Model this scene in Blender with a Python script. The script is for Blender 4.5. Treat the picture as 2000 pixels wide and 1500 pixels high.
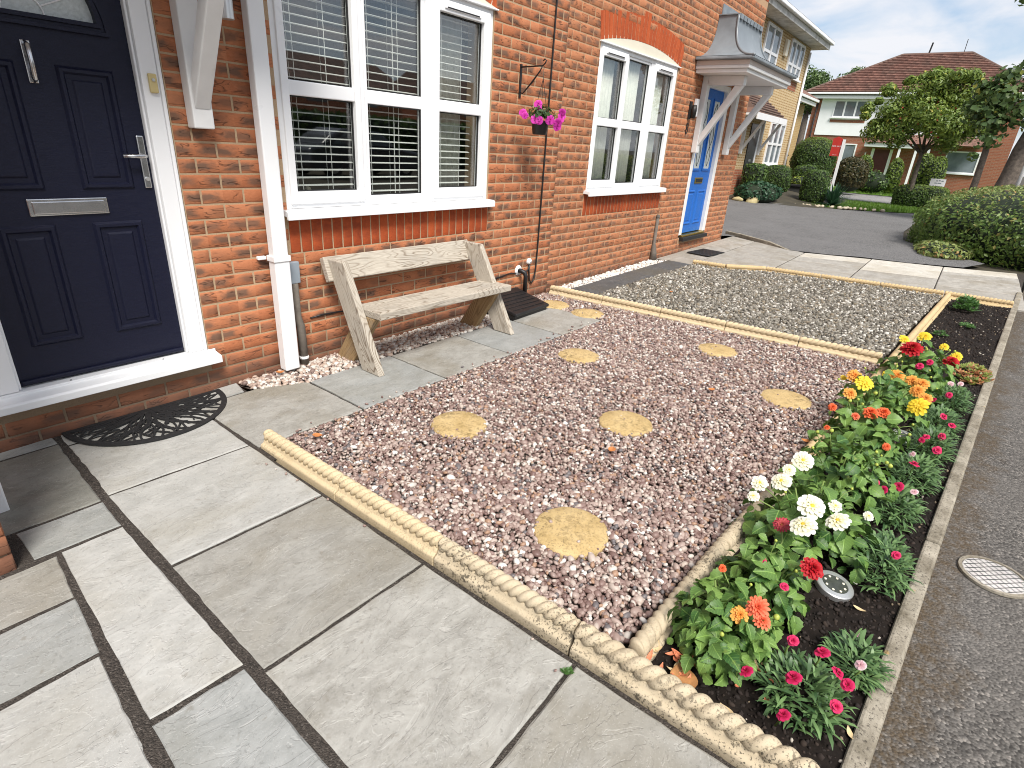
import bpy, bmesh, math, random
import numpy as np
from mathutils import Vector, Matrix

for o in list(bpy.data.objects):
    bpy.data.objects.remove(o)
SC = bpy.context.scene
COL = SC.collection
R = math.radians
rng = np.random.default_rng(7)
random.seed(7)

# ------------------------------------------------------------------ camera
cd = bpy.data.cameras.new('camera')
cam = bpy.data.objects.new('camera', cd)
COL.objects.link(cam)
cam.location = (0, 0, 1.40)
cam.rotation_euler = (R(66.652), R(-3.380), R(-51.597))
cd.sensor_width = 36.0
cd.lens = 36.0 * 1092.96 / 2000.0
cd.clip_start = 0.02
cd.clip_end = 2000
SC.camera = cam

# ------------------------------------------------------------------ sky, sun, exposure
SUN = Vector((-0.45, -0.62, 1.0)).normalized()      # direction towards the sun
sun_el = math.asin(SUN.z)
sun_az = math.atan2(SUN.x, SUN.y)
w = bpy.data.worlds.new('World')
SC.world = w
w.use_nodes = True
wt = w.node_tree
wt.nodes.clear()
wo = wt.nodes.new('ShaderNodeOutputWorld')
bg = wt.nodes.new('ShaderNodeBackground')
bg.inputs['Strength'].default_value = 0.05
sky = wt.nodes.new('ShaderNodeTexSky')
sky.sky_type = 'NISHITA'
sky.sun_disc = False
sky.sun_elevation = sun_el
sky.sun_rotation = sun_az
sky.air_density = 1.0
sky.dust_density = 1.5
tc = wt.nodes.new('ShaderNodeTexCoord')
sep = wt.nodes.new('ShaderNodeSeparateXYZ')
wt.links.new(tc.outputs['Generated'], sep.inputs[0])
ad = wt.nodes.new('ShaderNodeMath'); ad.operation = 'MAXIMUM'; ad.inputs[1].default_value = 0.0
wt.links.new(sep.outputs['Z'], ad.inputs[0])
ad2 = wt.nodes.new('ShaderNodeMath'); ad2.operation = 'ADD'; ad2.inputs[1].default_value = 0.22
wt.links.new(ad.outputs[0], ad2.inputs[0])
dv = wt.nodes.new('ShaderNodeVectorMath'); dv.operation = 'DIVIDE'
cmb = wt.nodes.new('ShaderNodeCombineXYZ')
for k in range(3):
    wt.links.new(ad2.outputs[0], cmb.inputs[k])
wt.links.new(tc.outputs['Generated'], dv.inputs[0])
wt.links.new(cmb.outputs[0], dv.inputs[1])
cn = wt.nodes.new('ShaderNodeTexNoise')
cn.inputs['Scale'].default_value = 2.9
cn.inputs['Detail'].default_value = 6
cn.inputs['Roughness'].default_value = 0.52
cn.inputs['Distortion'].default_value = 0.35
wt.links.new(dv.outputs[0], cn.inputs['Vector'])
cr = wt.nodes.new('ShaderNodeValToRGB')
cr.color_ramp.elements[0].position = 0.34
cr.color_ramp.elements[0].color = (0.0, 0.0, 0.0, 1)
cr.color_ramp.elements[1].position = 0.61
cr.color_ramp.elements[1].color = (0.95, 0.95, 0.95, 1)
wt.links.new(cn.outputs['Fac'], cr.inputs[0])
cmix = wt.nodes.new('ShaderNodeMix'); cmix.data_type = 'RGBA'
wt.links.new(cr.outputs[0], cmix.inputs[0])
hmix = wt.nodes.new('ShaderNodeMix'); hmix.data_type = 'RGBA'      # thin high veil over the blue
hmix.inputs[0].default_value = 0.55
wt.links.new(sky.outputs[0], hmix.inputs[6])
hmix.inputs[7].default_value = (3.0, 3.6, 4.4, 1)
wt.links.new(hmix.outputs[2], cmix.inputs[6])
cmix.inputs[7].default_value = (5.0, 5.05, 5.3, 1)
wt.links.new(cmix.outputs[2], bg.inputs['Color'])
wt.links.new(bg.outputs[0], wo.inputs['Surface'])

sd = bpy.data.lights.new('sun', 'SUN')
sd.energy = 1.5
sd.angle = R(22)
sd.color = (1.0, 0.955, 0.89)
sun = bpy.data.objects.new('sun', sd)
COL.objects.link(sun)
sun.location = (6, -8, 12)
sun.rotation_euler = (-SUN).to_track_quat('-Z', 'Y').to_euler()

vs = SC.view_settings
vs.view_transform = 'Standard'
vs.look = 'None'
vs.gamma = 1
vs.use_curve_mapping = False
vs.exposure = 1.88
SC.cycles.filter_width = 1.0

# ------------------------------------------------------------------ helpers
def gz(x):
    return min(max(0.016 * (x - 1.76), -0.03), 0.13)

def tag(o, label=None, cat=None, group=None, kind=None):
    if label: o['label'] = label
    if cat: o['category'] = cat
    if group: o['group'] = group
    if kind: o['kind'] = kind
    return o

def wloc(o):
    v = Vector((0, 0, 0))
    while o is not None:
        v = v + o.location
        o = o.parent
    return v

def empty(name, loc, parent=None):
    o = bpy.data.objects.new(name, None)
    o.empty_display_size = 0.05
    COL.objects.link(o)
    if parent is not None:
        o.parent = parent
        loc = Vector(loc) - wloc(parent)
    o.location = loc
    return o

def link(name, me, parent=None, loc=(0, 0, 0), rot=None, scale=None):
    o = bpy.data.objects.new(name, me)
    COL.objects.link(o)
    if parent is not None: o.parent = parent
    o.location = loc
    if rot is not None: o.rotation_euler = rot
    if scale is not None: o.scale = scale
    return o

def np_mesh(name, verts, faces, mat=None, smooth=False, fattr=None, vattr=None):
    """verts Nx3, faces MxK (one K) or list of lists"""
    me = bpy.data.meshes.new(name)
    verts = np.asarray(verts, dtype=np.float32)
    if isinstance(faces, np.ndarray):
        m, k = faces.shape
        me.vertices.add(len(verts)); me.vertices.foreach_set('co', verts.ravel())
        me.loops.add(m * k); me.loops.foreach_set('vertex_index', faces.astype(np.int32).ravel())
        me.polygons.add(m)
        me.polygons.foreach_set('loop_start', np.arange(0, m * k, k, dtype=np.int32))
        me.update(calc_edges=True)
    else:
        me.from_pydata([tuple(map(float, v)) for v in verts], [], [list(f) for f in faces])
        me.update()
    if smooth:
        me.polygons.foreach_set('use_smooth', np.ones(len(me.polygons), dtype=bool))
    if fattr is not None:
        for nm, arr in fattr.items():
            a = me.attributes.new(nm, 'FLOAT', 'FACE')
            a.data.foreach_set('value', np.asarray(arr, dtype=np.float32))
    if mat is not None: me.materials.append(mat)
    return me

class MB:
    def __init__(s): s.v = []; s.f = []
    def add(s, vs, fs):
        b = len(s.v); s.v += [tuple(v) for v in vs]; s.f += [tuple(b + i for i in f) for f in fs]; return s
    def box(s, x0, x1, y0, y1, z0, z1):
        vs = [(x0,y0,z0),(x1,y0,z0),(x1,y1,z0),(x0,y1,z0),(x0,y0,z1),(x1,y0,z1),(x1,y1,z1),(x0,y1,z1)]
        return s.add(vs, [(0,3,2,1),(4,5,6,7),(0,1,5,4),(1,2,6,5),(2,3,7,6),(3,0,4,7)])
    def hexa(s, b, t):            # 4 bottom points, 4 top points (ccw from above)
        return s.add(list(b) + list(t), [(3,2,1,0),(4,5,6,7),(0,1,5,4),(1,2,6,5),(2,3,7,6),(3,0,4,7)])
    def prism(s, poly, d):        # polygon of 3-D points extruded by vector d
        n = len(poly); d = Vector(d)
        a = [Vector(p) for p in poly]; b = [p + d for p in a]
        fs = [tuple(range(n - 1, -1, -1)), tuple(range(n, 2 * n))]
        fs += [(i, (i + 1) % n, n + (i + 1) % n, n + i) for i in range(n)]
        return s.add(a + b, fs)
    def tube(s, pts, r, n=8, cap=True):
        pts = [Vector(p) for p in pts]; rs = r if isinstance(r, (list, tuple)) else [r] * len(pts)
        base = len(s.v); up = Vector((0, 0, 1)); prev = None
        for i, p in enumerate(pts):
            t = (pts[min(i + 1, len(pts) - 1)] - pts[max(i - 1, 0)]).normalized()
            if prev is None:
                a = t.cross(up) if abs(t.z) < 0.95 else t.cross(Vector((1, 0, 0)))
            else:
                a = prev - t * prev.dot(t)
            a.normalize(); prev = a; b = t.cross(a)
            for k in range(n):
                an = 2 * math.pi * k / n
                s.v.append(tuple(p + (a * math.cos(an) + b * math.sin(an)) * rs[i]))
        for i in range(len(pts) - 1):
            for k in range(n):
                k2 = (k + 1) % n
                s.f.append((base + i*n + k, base + i*n + k2, base + (i+1)*n + k2, base + (i+1)*n + k))
        if cap:
            s.f.append(tuple(base + k for k in range(n - 1, -1, -1)))
            s.f.append(tuple(base + (len(pts) - 1) * n + k for k in range(n)))
        return s
    def lathe(s, prof, c, n=20, axis='z', cap=True):   # prof [(r, h)]
        base = len(s.v); c = Vector(c)
        for r, h in prof:
            for k in range(n):
                an = 2 * math.pi * k / n
                x, y = r * math.cos(an), r * math.sin(an)
                p = {'z': (x, y, h), 'y': (x, h, y), 'x': (h, x, y)}[axis]
                s.v.append(tuple(c + Vector(p)))
        for i in range(len(prof) - 1):
            for k in range(n):
                k2 = (k + 1) % n
                q = (base + i*n + k, base + i*n + k2, base + (i+1)*n + k2, base + (i+1)*n + k)
                s.f.append(q if axis != 'y' else q[::-1])
        if cap:
            s.f.append(tuple(base + k for k in range(n - 1, -1, -1)))
            s.f.append(tuple(base + (len(prof) - 1) * n + k for k in range(n)))
        return s
    def build(s, name, mat, parent=None, smooth=False, bevel=0, seg=2, auto=None):
        off = wloc(parent) if parent is not None else Vector((0, 0, 0))
        me = bpy.data.meshes.new(name)
        me.from_pydata([(v[0] - off.x, v[1] - off.y, v[2] - off.z) for v in s.v], [], s.f)
        me.update()
        if smooth: me.polygons.foreach_set('use_smooth', [True] * len(me.polygons))
        if mat is not None: me.materials.append(mat)
        o = link(name, me, parent)
        if bevel:
            m = o.modifiers.new('bevel', 'BEVEL'); m.width = bevel; m.segments = seg; m.limit_method = 'ANGLE'
            m.angle_limit = R(40)
        if auto:
            me.polygons.foreach_set('use_smooth', [True] * len(me.polygons))
            try: me.set_sharp_from_angle(angle=R(auto))
            except Exception: pass
        return o

def bx(name, mat, x0, x1, y0, y1, z0, z1, parent=None, bevel=0.004):
    return MB().box(x0, x1, y0, y1, z0, z1).build(name, mat, parent, bevel=bevel)

# ------------------------------------------------------------------ materials
class NT:
    def __init__(s, name):
        s.m = bpy.data.materials.new(name); s.m.use_nodes = True
        s.t = s.m.node_tree; s.t.nodes.clear()
        s.out = s.t.nodes.new('ShaderNodeOutputMaterial')
        s._pos = None
    def n(s, typ, ins=None, **props):
        nd = s.t.nodes.new('ShaderNode' + typ)
        for k, v in props.items(): setattr(nd, k, v)
        for k, v in (ins or {}).items(): s.put(nd.inputs[k], v)
        return nd
    def put(s, sock, v):
        if isinstance(v, bpy.types.NodeSocket): s.t.links.new(v, sock)
        else:
            if sock.type == 'RGBA' and len(v) == 3: v = tuple(v) + (1,)
            sock.default_value = v
    def pos(s):
        if s._pos is None: s._pos = s.n('NewGeometry').outputs['Position']
        return s._pos
    def obj(s): return s.n('TexCoord').outputs['Object']
    def rnd(s): return s.n('ObjectInfo').outputs['Random']
    def attr(s, name): return s.n('Attribute', attribute_name=name).outputs['Fac']
    def vm(s, op, a, b): return s.n('VectorMath', {0: a, 1: b}, operation=op).outputs[0]
    def ma(s, op, a, b=0.0, c=0.0, clamp=False):
        return s.n('Math', {0: a, 1: b, 2: c}, operation=op, use_clamp=clamp).outputs[0]
    def noise(s, vec, scale, detail=3, rough=0.5, dist=0.0, out='Fac'):
        return s.n('TexNoise', {'Vector': vec, 'Scale': scale, 'Detail': detail, 'Roughness': rough, 'Distortion': dist}).outputs[out]
    def vor(s, vec, scale, out='Distance', feature='F1', rnd=1.0):
        return s.n('TexVoronoi', {'Vector': vec, 'Scale': scale, 'Randomness': rnd}, feature=feature).outputs[out]
    def ramp(s, fac, stops, interp='LINEAR'):
        nd = s.n('ValToRGB', {0: fac}); r = nd.color_ramp; r.interpolation = interp
        while len(r.elements) < len(stops): r.elements.new(0.5)
        for e, (p, c) in zip(r.elements, stops):
            e.position = p
            if not hasattr(c, '__len__'): c = (c, c, c)
            e.color = tuple(c) + (1,) if len(c) == 3 else c
        return nd.outputs[0]
    def mix(s, fac, a, b, mode='MIX'):
        nd = s.n('Mix', data_type='RGBA', blend_type=mode)
        s.put(nd.inputs[0], fac); s.put(nd.inputs[6], a); s.put(nd.inputs[7], b); return nd.outputs[2]
    def bump(s, h, strength=0.4, dist=0.01, normal=None):
        ins = {'Height': h, 'Strength': strength, 'Distance': dist}
        if normal is not None: ins['Normal'] = normal
        return s.n('Bump', ins).outputs[0]
    def bsdf(s, color, rough=0.6, normal=None, **kw):
        ins = {'Base Color': color, 'Roughness': rough}
        if normal is not None: ins['Normal'] = normal
        ins.update(kw)
        b = s.n('BsdfPrincipled', ins)
        s.t.links.new(b.outputs[0], s.out.inputs['Surface']); return b
    def surf(s, sh): s.t.links.new(sh, s.out.inputs['Surface'])

def simple(name, col, rough=0.5, var=0.12, scale=6.0, bump=0.0, bscale=60.0, metallic=0.0, spec=0.5, dirt=None):
    t = NT(name); p = t.pos()
    nz = t.noise(p, scale, 4, 0.6)
    c = t.mix(t.ramp(nz, [(0.3, 0.0), (0.75, 1.0)]), tuple(max(0, k * (1 - var)) for k in col), tuple(min(1, k * (1 + var)) for k in col))
    if dirt:
        d = t.noise(p, dirt[1], 6, 0.65)
        c = t.mix(t.ramp(d, [(dirt[2], 0.0), (dirt[2] + 0.18, dirt[3])]), c, dirt[0])
    nb = t.bump(t.noise(p, bscale, 4, 0.6), bump, 0.004) if bump else None
    r = t.ma('ADD', t.ma('MULTIPLY', nz, 0.2), rough - 0.1)
    t.bsdf(c, r, nb, Metallic=metallic, **{'Specular IOR Level': spec})
    return t.m

def m_brick(name, zoff, x0, base_lo, base_hi, smear, cell_x=0.225, cell_z=0.075, stagger=True, crease=0.8, far=False, dz_scale=1.0):
    """fired brick: each brick its own tone, a dark drag smear and curved creases"""
    t = NT(name); p = t.pos()
    sx = t.n('SeparateXYZ', {0: p})
    X, Y, Z = sx.outputs
    row = t.ma('FLOOR', t.ma('DIVIDE', t.ma('SUBTRACT', Z, zoff), cell_z))
    if stagger:
        par = t.ma('MULTIPLY', t.ma('MODULO', t.ma('ADD', row, 200.0), 2.0), cell_x * 0.5)
        xx = t.ma('ADD', t.ma('SUBTRACT', X, x0), par)
    else:
        xx = t.ma('SUBTRACT', X, x0)
    colm = t.ma('FLOOR', t.ma('DIVIDE', xx, cell_x))
    cell = t.n('CombineXYZ', {0: colm, 1: row, 2: 3.0}).outputs[0]
    wn = t.n('TexWhiteNoise', {'Vector': cell}, noise_dimensions='3D')
    wr = t.n('SeparateColor', {0: wn.outputs['Color']})
    r1, r2, r3 = wr.outputs
    off = t.vm('MULTIPLY', wn.outputs['Color'], (40.0, 40.0, 40.0))
    q = t.vm('ADD', t.vm('MULTIPLY', p, (1.0, 1.0, 2.2)), off)
    fine = t.noise(t.vm('MULTIPLY', q, (1.0, 1.0, 1.0)), 55.0, 5, 0.65)
    tone = t.mix(r1, base_lo, base_hi)
    tone = t.mix(t.ma('MULTIPLY', t.ramp(fine, [(0.3, 0.0), (0.72, 1.0)]), 0.45), tone, tuple(min(1, c * 1.35) for c in base_hi))
    # drag smear in the middle of many bricks, leaving clean orange arrises
    fu = t.ma('ABSOLUTE', t.ma('SUBTRACT', t.ma('FRACT', t.ma('DIVIDE', xx, cell_x)), 0.5))
    fv = t.ma('ABSOLUTE', t.ma('SUBTRACT', t.ma('FRACT', t.ma('DIVIDE', t.ma('SUBTRACT', Z, zoff), cell_z)), 0.5))
    sm = t.noise(q, 13.0, 4, 0.6, 0.5)
    wob = t.ma('MULTIPLY', t.ma('SUBTRACT', sm, 0.5), 0.9)
    eu = t.ramp(t.ma('ADD', fu, t.ma('MULTIPLY', wob, 0.55)), [(0.24, 1.0), (0.44, 0.0)])
    ev = t.ramp(t.ma('ADD', fv, t.ma('MULTIPLY', wob, 0.5)), [(0.14, 1.0), (0.36, 0.0)])
    smk = t.ma('MULTIPLY', t.ma('MULTIPLY', eu, ev), t.ramp(r2, [(0.12, 0.0), (0.6, 0.92)]))
    tone = t.mix(smk, tone, smear)
    # creases: thin dark contours of a lengthwise-stretched noise
    cq = t.vm('ADD', t.vm('MULTIPLY', p, (0.42, 1.0, 1.9)), off)
    cz = t.noise(cq, 16.0, 1.2, 0.45, 1.0)
    line = t.ma('SUBTRACT', 1.0, t.ma('MULTIPLY', t.ma('ABSOLUTE', t.ma('SUBTRACT', cz, 0.5)), 25.0), clamp=True)
    gate = t.ramp(t.noise(q, 11.0, 2, 0.5), [(0.45, 0.0), (0.55, 1.0)])
    ins = t.ramp(fv, [(0.36, 1.0), (0.44, 0.0)])
    crk = t.ma('MULTIPLY', t.ma('MULTIPLY', t.ma('MULTIPLY', line, gate), ins), crease)
    tone = t.mix(t.ma('MULTIPLY', crk, 0.9), tone, (0.035, 0.02, 0.015))
    white = t.ramp(t.noise(q, 120.0, 2, 0.6), [(0.74, 0.0), (0.80, 0.55)])
    tone = t.mix(white, tone, (0.62, 0.5, 0.4))
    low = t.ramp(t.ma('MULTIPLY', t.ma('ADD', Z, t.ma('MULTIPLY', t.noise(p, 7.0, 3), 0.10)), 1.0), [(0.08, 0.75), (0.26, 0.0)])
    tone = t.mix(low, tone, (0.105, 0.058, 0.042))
    h = t.ma('SUBTRACT', t.ma('ADD', t.ma('MULTIPLY', fine, 0.5), t.ma('MULTIPLY', sm, 0.12)), t.ma('MULTIPLY', crk, 1.0))
    t.bsdf(tone, 0.82, t.bump(h, 0.55, 0.005), **{'Specular IOR Level': 0.25})
    return t.m

def m_mortar(name, col):
    t = NT(name); p = t.pos()
    f = t.noise(p, 140.0, 4, 0.7); g = t.noise(p, 5.0, 3)
    c = t.mix(f, tuple(k * 0.62 for k in col), tuple(k * 1.25 for k in col))
    c = t.mix(t.ramp(g, [(0.35, 0.0), (0.7, 0.35)]), c, tuple(k * 0.7 for k in col))
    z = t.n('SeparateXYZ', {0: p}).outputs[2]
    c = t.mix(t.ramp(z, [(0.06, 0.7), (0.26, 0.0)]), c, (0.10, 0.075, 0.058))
    t.bsdf(c, 0.9, t.bump(f, 0.5, 0.004), **{'Specular IOR Level': 0.2})
    return t.m

def m_flag(name, lo, hi, brown, bumpk=0.5, stain=0.5):
    """riven sandstone: layered ridges, mottling, brown stains; varies with each slab"""
    t = NT(name); p = t.pos()
    rn = t.rnd()
    o = t.n('CombineXYZ', {0: t.ma('MULTIPLY', rn, 37.0), 1: t.ma('MULTIPLY', rn, 91.0), 2: rn}).outputs[0]
    q = t.vm('ADD', p, o)
    big = t.noise(q, 2.2, 4, 0.6, 0.4)
    mid = t.noise(t.vm('MULTIPLY', q, (1.0, 1.7, 1.0)), 8.0, 7, 0.72, 0.5)
    fine = t.noise(q, 70.0, 5, 0.72)
    c = t.mix(t.ramp(mid, [(0.33, 0.0), (0.66, 1.0)]), lo, hi)
    c = t.mix(t.ma('MULTIPLY', t.ramp(big, [(0.47, 0.0), (0.66, 1.0)]), stain), c, brown)
    mould = t.ma('MULTIPLY', t.ramp(t.noise(t.vm('MULTIPLY', q, (1.0, 1.5, 1.0)), 5.5, 7, 0.75, 0.4), [(0.50, 0.0), (0.66, 0.6)]), t.ramp(t.noise(q, 60.0, 3, 0.7), [(0.35, 0.25), (0.6, 1.0)]))
    c = t.mix(t.ma('MULTIPLY', mould, stain), c, tuple(k * 0.55 for k in brown))
    c = t.mix(t.ma('MULTIPLY', rn, 0.3), c, tuple(k * 0.8 for k in lo))
    c = t.mix(t.ramp(fine, [(0.34, 0.4), (0.44, 0.0)]), c, tuple(k * 0.5 for k in lo))
    c = t.mix(t.ramp(t.noise(q, 210.0, 2, 0.6), [(0.60, 0.0), (0.70, 0.35)]), c, tuple(min(1, k * 1.25) for k in hi))
    c = t.mix(t.ramp(t.noise(q, 26.0, 3, 0.6), [(0.64, 0.0), (0.74, 0.4)]), c, (0.15, 0.13, 0.10))
    # riven terraces: quantised noise makes small ledges
    ter = t.noise(t.vm('MULTIPLY', q, (1.0, 2.0, 1.0)), 4.2, 5, 0.6, 0.8)
    st = t.ma('MULTIPLY', ter, 9.0)
    fr = t.ma('FRACT', st)
    edge = t.ramp(fr, [(0.0, 0.0), (0.12, 1.0)])
    step = t.ma('ADD', t.ma('FLOOR', st), t.ma('MULTIPLY', edge, 1.0))
    c = t.mix(t.ramp(fr, [(0.0, 0.30), (0.05, 0.0)]), c, (0.62, 0.60, 0.56))
    h = t.ma('ADD', t.ma('MULTIPLY', step, 0.5), t.ma('ADD', t.ma('MULTIPLY', fine, 0.35), t.ma('MULTIPLY', mid, 0.5)))
    t.bsdf(c, t.ma('ADD', 0.5, t.ma('MULTIPLY', mid, 0.3)), t.bump(h, bumpk, 0.005), **{'Specular IOR Level': 0.35})
    return t.m

def m_attr(name, stops, rough=0.6, attr='lv', bumpk=0.2, bscale=90.0, spec=0.4, interp='CONSTANT', jitter=0.25):
    """colour by a per-piece random attribute (pebbles, chips, crumbs)"""
    t = NT(name); p = t.pos()
    a = t.attr(attr)
    c = t.ramp(a, stops, interp)
    f = t.noise(p, bscale, 4, 0.7)
    c = t.mix(t.ma('MULTIPLY', f, jitter), c, (0.09, 0.06, 0.05))
    t.bsdf(c, rough, t.bump(f, bumpk, 0.003), **{'Specular IOR Level': spec})
    return t.m

def m_leaf(name, dark, light, yellow=None, ymix=0.05, rough=0.45, trans=0.25, byattr=True, vein=False):
    t = NT(name); p = t.pos()
    a = t.attr('lv') if byattr else t.rnd()
    c = t.mix(t.ramp(a, [(0.0, 0.0), (1.0, 1.0)]), dark, light)
    c = t.mix(t.ma('MULTIPLY', t.noise(p, 30.0, 3), 0.5), c, tuple(k * 0.72 for k in dark))
    if yellow:
        c = t.mix(t.ramp(a, [(1 - ymix - 0.01, 0.0), (1 - ymix, 1.0)]), c, yellow)
    nb = None
    if vein:
        ob = t.obj(); sx = t.n('SeparateXYZ', {0: ob}).outputs
        ay = t.ma('ABSOLUTE', sx[1])
        v = t.ma('SINE', t.ma('MULTIPLY', t.ma('SUBTRACT', sx[0], t.ma('MULTIPLY', ay, 0.8)), 42.0))
        mid = t.ramp(ay, [(0.0, 1.0), (0.035, 0.0)])
        vv = t.ma('MAXIMUM', t.ramp(v, [(0.86, 0.0), (1.0, 0.45)]), mid)
        c = t.mix(t.ma('MULTIPLY', vv, 0.45), c, tuple(min(1, k * 1.9) for k in light))
        spots = t.ramp(t.noise(p, 95.0, 2, 0.6), [(0.68, 0.0), (0.73, 0.8)])
        c = t.mix(spots, c, (0.03, 0.035, 0.02))
        blotch = t.ramp(t.noise(p, 14.0, 3, 0.6), [(0.66, 0.0), (0.75, 0.75)])
        c = t.mix(blotch, c, (0.30, 0.34, 0.08))
        nb = t.bump(t.ma('SUBTRACT', t.noise(p, 45.0, 3), t.ma('MULTIPLY', vv, 0.6)), 0.45, 0.004)
    b = t.bsdf(c, rough, nb, **{'Specular IOR Level': 0.4})
    tr = t.n('BsdfTranslucent', {'Color': t.mix(0.5, c, light)})
    mx = t.n('MixShader', {0: trans, 1: b.outputs[0], 2: tr.outputs[0]})
    t.surf(mx.outputs[0]); return t.m

def m_wood(name, lo, hi, grain):
    t = NT(name); ob = t.obj(); rn = t.rnd()
    q = t.vm('ADD', t.vm('MULTIPLY', ob, (1.0, 1.0, 1.0)), t.n('CombineXYZ', {0: t.ma('MULTIPLY', rn, 7.0), 1: rn, 2: rn}).outputs[0])
    # rings seen on a flat-sawn face: distance from a wandering axis
    wob = t.noise(t.vm('MULTIPLY', q, (0.55, 3.0, 3.0)), 1.9, 2, 0.45, 0.35)
    ring = t.ma('MULTIPLY', t.ma('ADD', wob, t.ma('MULTIPLY', t.n('SeparateXYZ', {0: q}).outputs[2], 0.9)), 34.0)
    s = t.ma('FRACT', ring)
    lines = t.ramp(s, [(0.0, 1.0), (0.22, 0.0), (0.74, 0.0), (1.0, 1.0)])
    fib = t.noise(t.vm('MULTIPLY', q, (3.0, 60.0, 60.0)), 4.0, 4, 0.6)
    c = t.mix(t.ramp(fib, [(0.3, 0.0), (0.7, 1.0)]), lo, hi)
    c = t.mix(t.ma('MULTIPLY', lines, t.ramp(t.noise(q, 2.5, 2), [(0.36, 0.12), (0.58, 0.95)])), c, grain)
    c = t.mix(t.ramp(t.noise(q, 5.0, 4, 0.6), [(0.5, 0.0), (0.75, 0.45)]), c, (0.30, 0.285, 0.255))
    kn = t.vor(t.vm('MULTIPLY', q, (1.0, 2.0, 2.0)), 3.2)
    c = t.mix(t.ramp(kn, [(0.05, 0.8), (0.11, 0.0)]), c, (0.13, 0.09, 0.06))
    h = t.ma('SUBTRACT', fib, t.ma('MULTIPLY', lines, 0.6))
    t.bsdf(c, 0.75, t.bump(h, 0.35, 0.003), **{'Specular IOR Level': 0.3})
    return t.m

def m_glass(name, tint=(0.95, 0.965, 0.955), refl=0.10):
    t = NT(name)
    fc = t.n('LayerWeight', {'Blend': 0.5}).outputs['Facing']
    k = t.ma('ADD', t.ma('MULTIPLY', t.ma('POWER', fc, 5.0), 0.94), 0.10, clamp=True)
    gl = t.n('BsdfGlossy', {'Color': (1, 1, 1, 1), 'Roughness': 0.015})
    tp = t.n('BsdfTransparent', {'Color': tint + (1,)})
    t.surf(t.n('MixShader', {0: k, 1: tp.outputs[0], 2: gl.outputs[0]}).outputs[0])
    return t.m

def m_asphalt(name, col, moss=0.0, grain=1.0, cell=95.0):
    t = NT(name); p = t.pos()
    v = t.vor(p, cell, 'Color'); d = t.vor(p, cell)
    sv = t.n('SeparateColor', {0: v}).outputs[0]
    big = t.noise(p, 1.3, 5, 0.6)
    c = t.mix(sv, tuple(k * 0.40 for k in col), tuple(k * 1.75 for k in col))
    c = t.mix(t.ramp(sv, [(0.90, 0.0), (0.97, 0.75 * grain)]), c, (0.30, 0.27, 0.24))
    c = t.mix(t.ramp(big, [(0.35, 0.0), (0.72, 0.55)]), c, tuple(k * 1.55 for k in col))
    c = t.mix(t.ramp(t.noise(p, 9.0, 4, 0.7), [(0.55, 0.0), (0.75, 0.4)]), c, tuple(k * 0.5 for k in col))
    if moss:
        y = t.n('SeparateXYZ', {0: p}).outputs[1]
        x = t.n('SeparateXYZ', {0: p}).outputs[0]
        edge = t.ma('ADD', y, t.ma('MULTIPLY', x, 0.075))
        k = t.ramp(t.ma('ADD', edge, t.ma('MULTIPLY', t.noise(p, 6.0, 5, 0.7), 0.5)), [(-0.16, 0.0), (0.10, moss)])
        c = t.mix(t.ma('MULTIPLY', k, t.ramp(t.noise(p, 40.0, 4, 0.7), [(0.35, 0.1), (0.6, 1.0)])), c, (0.075, 0.052, 0.028))
    h = t.ma('ADD', t.ma('MULTIPLY', d, -1.2), t.ma('MULTIPLY', t.noise(p, 18.0, 3), 0.4))
    t.bsdf(c, 0.9, t.bump(h, 0.7, 0.006), **{'Specular IOR Level': 0.35})
    return t.m

def m_concrete(name, lo, hi, speck=0.35, lichen=None, bumpk=0.4, blot=None):
    t = NT(name); p = t.pos()
    a = t.noise(p, 8.0, 5, 0.65); f = t.noise(p, 110.0, 4, 0.75)
    c = t.mix(t.ramp(a, [(0.3, 0.0), (0.7, 1.0)]), lo, hi)
    c = t.mix(t.ramp(f, [(0.33, speck), (0.47, 0.0)]), c, (0.05, 0.042, 0.034))
    c = t.mix(t.ramp(f, [(0.62, 0.0), (0.72, 0.35)]), c, (0.7, 0.66, 0.58))
    if blot:
        g2 = t.noise(p, 34.0, 4, 0.75); pz = t.ramp(t.noise(p, 4.5, 3, 0.6), [(0.42, 0.15), (0.62, 1.0)])
        c = t.mix(t.ma('MULTIPLY', t.ramp(g2, [(0.50, 0.0), (0.60, 0.7)]), pz), c, blot)
    if lichen:
        l = t.noise(p, 11.0, 4, 0.6)
        c = t.mix(t.ramp(l, [(0.66, 0.0), (0.74, 0.8)]), c, lichen)
    t.bsdf(c, 0.85, t.bump(t.ma('ADD', f, a), bumpk, 0.004), **{'Specular IOR Level': 0.25})
    return t.m

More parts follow.
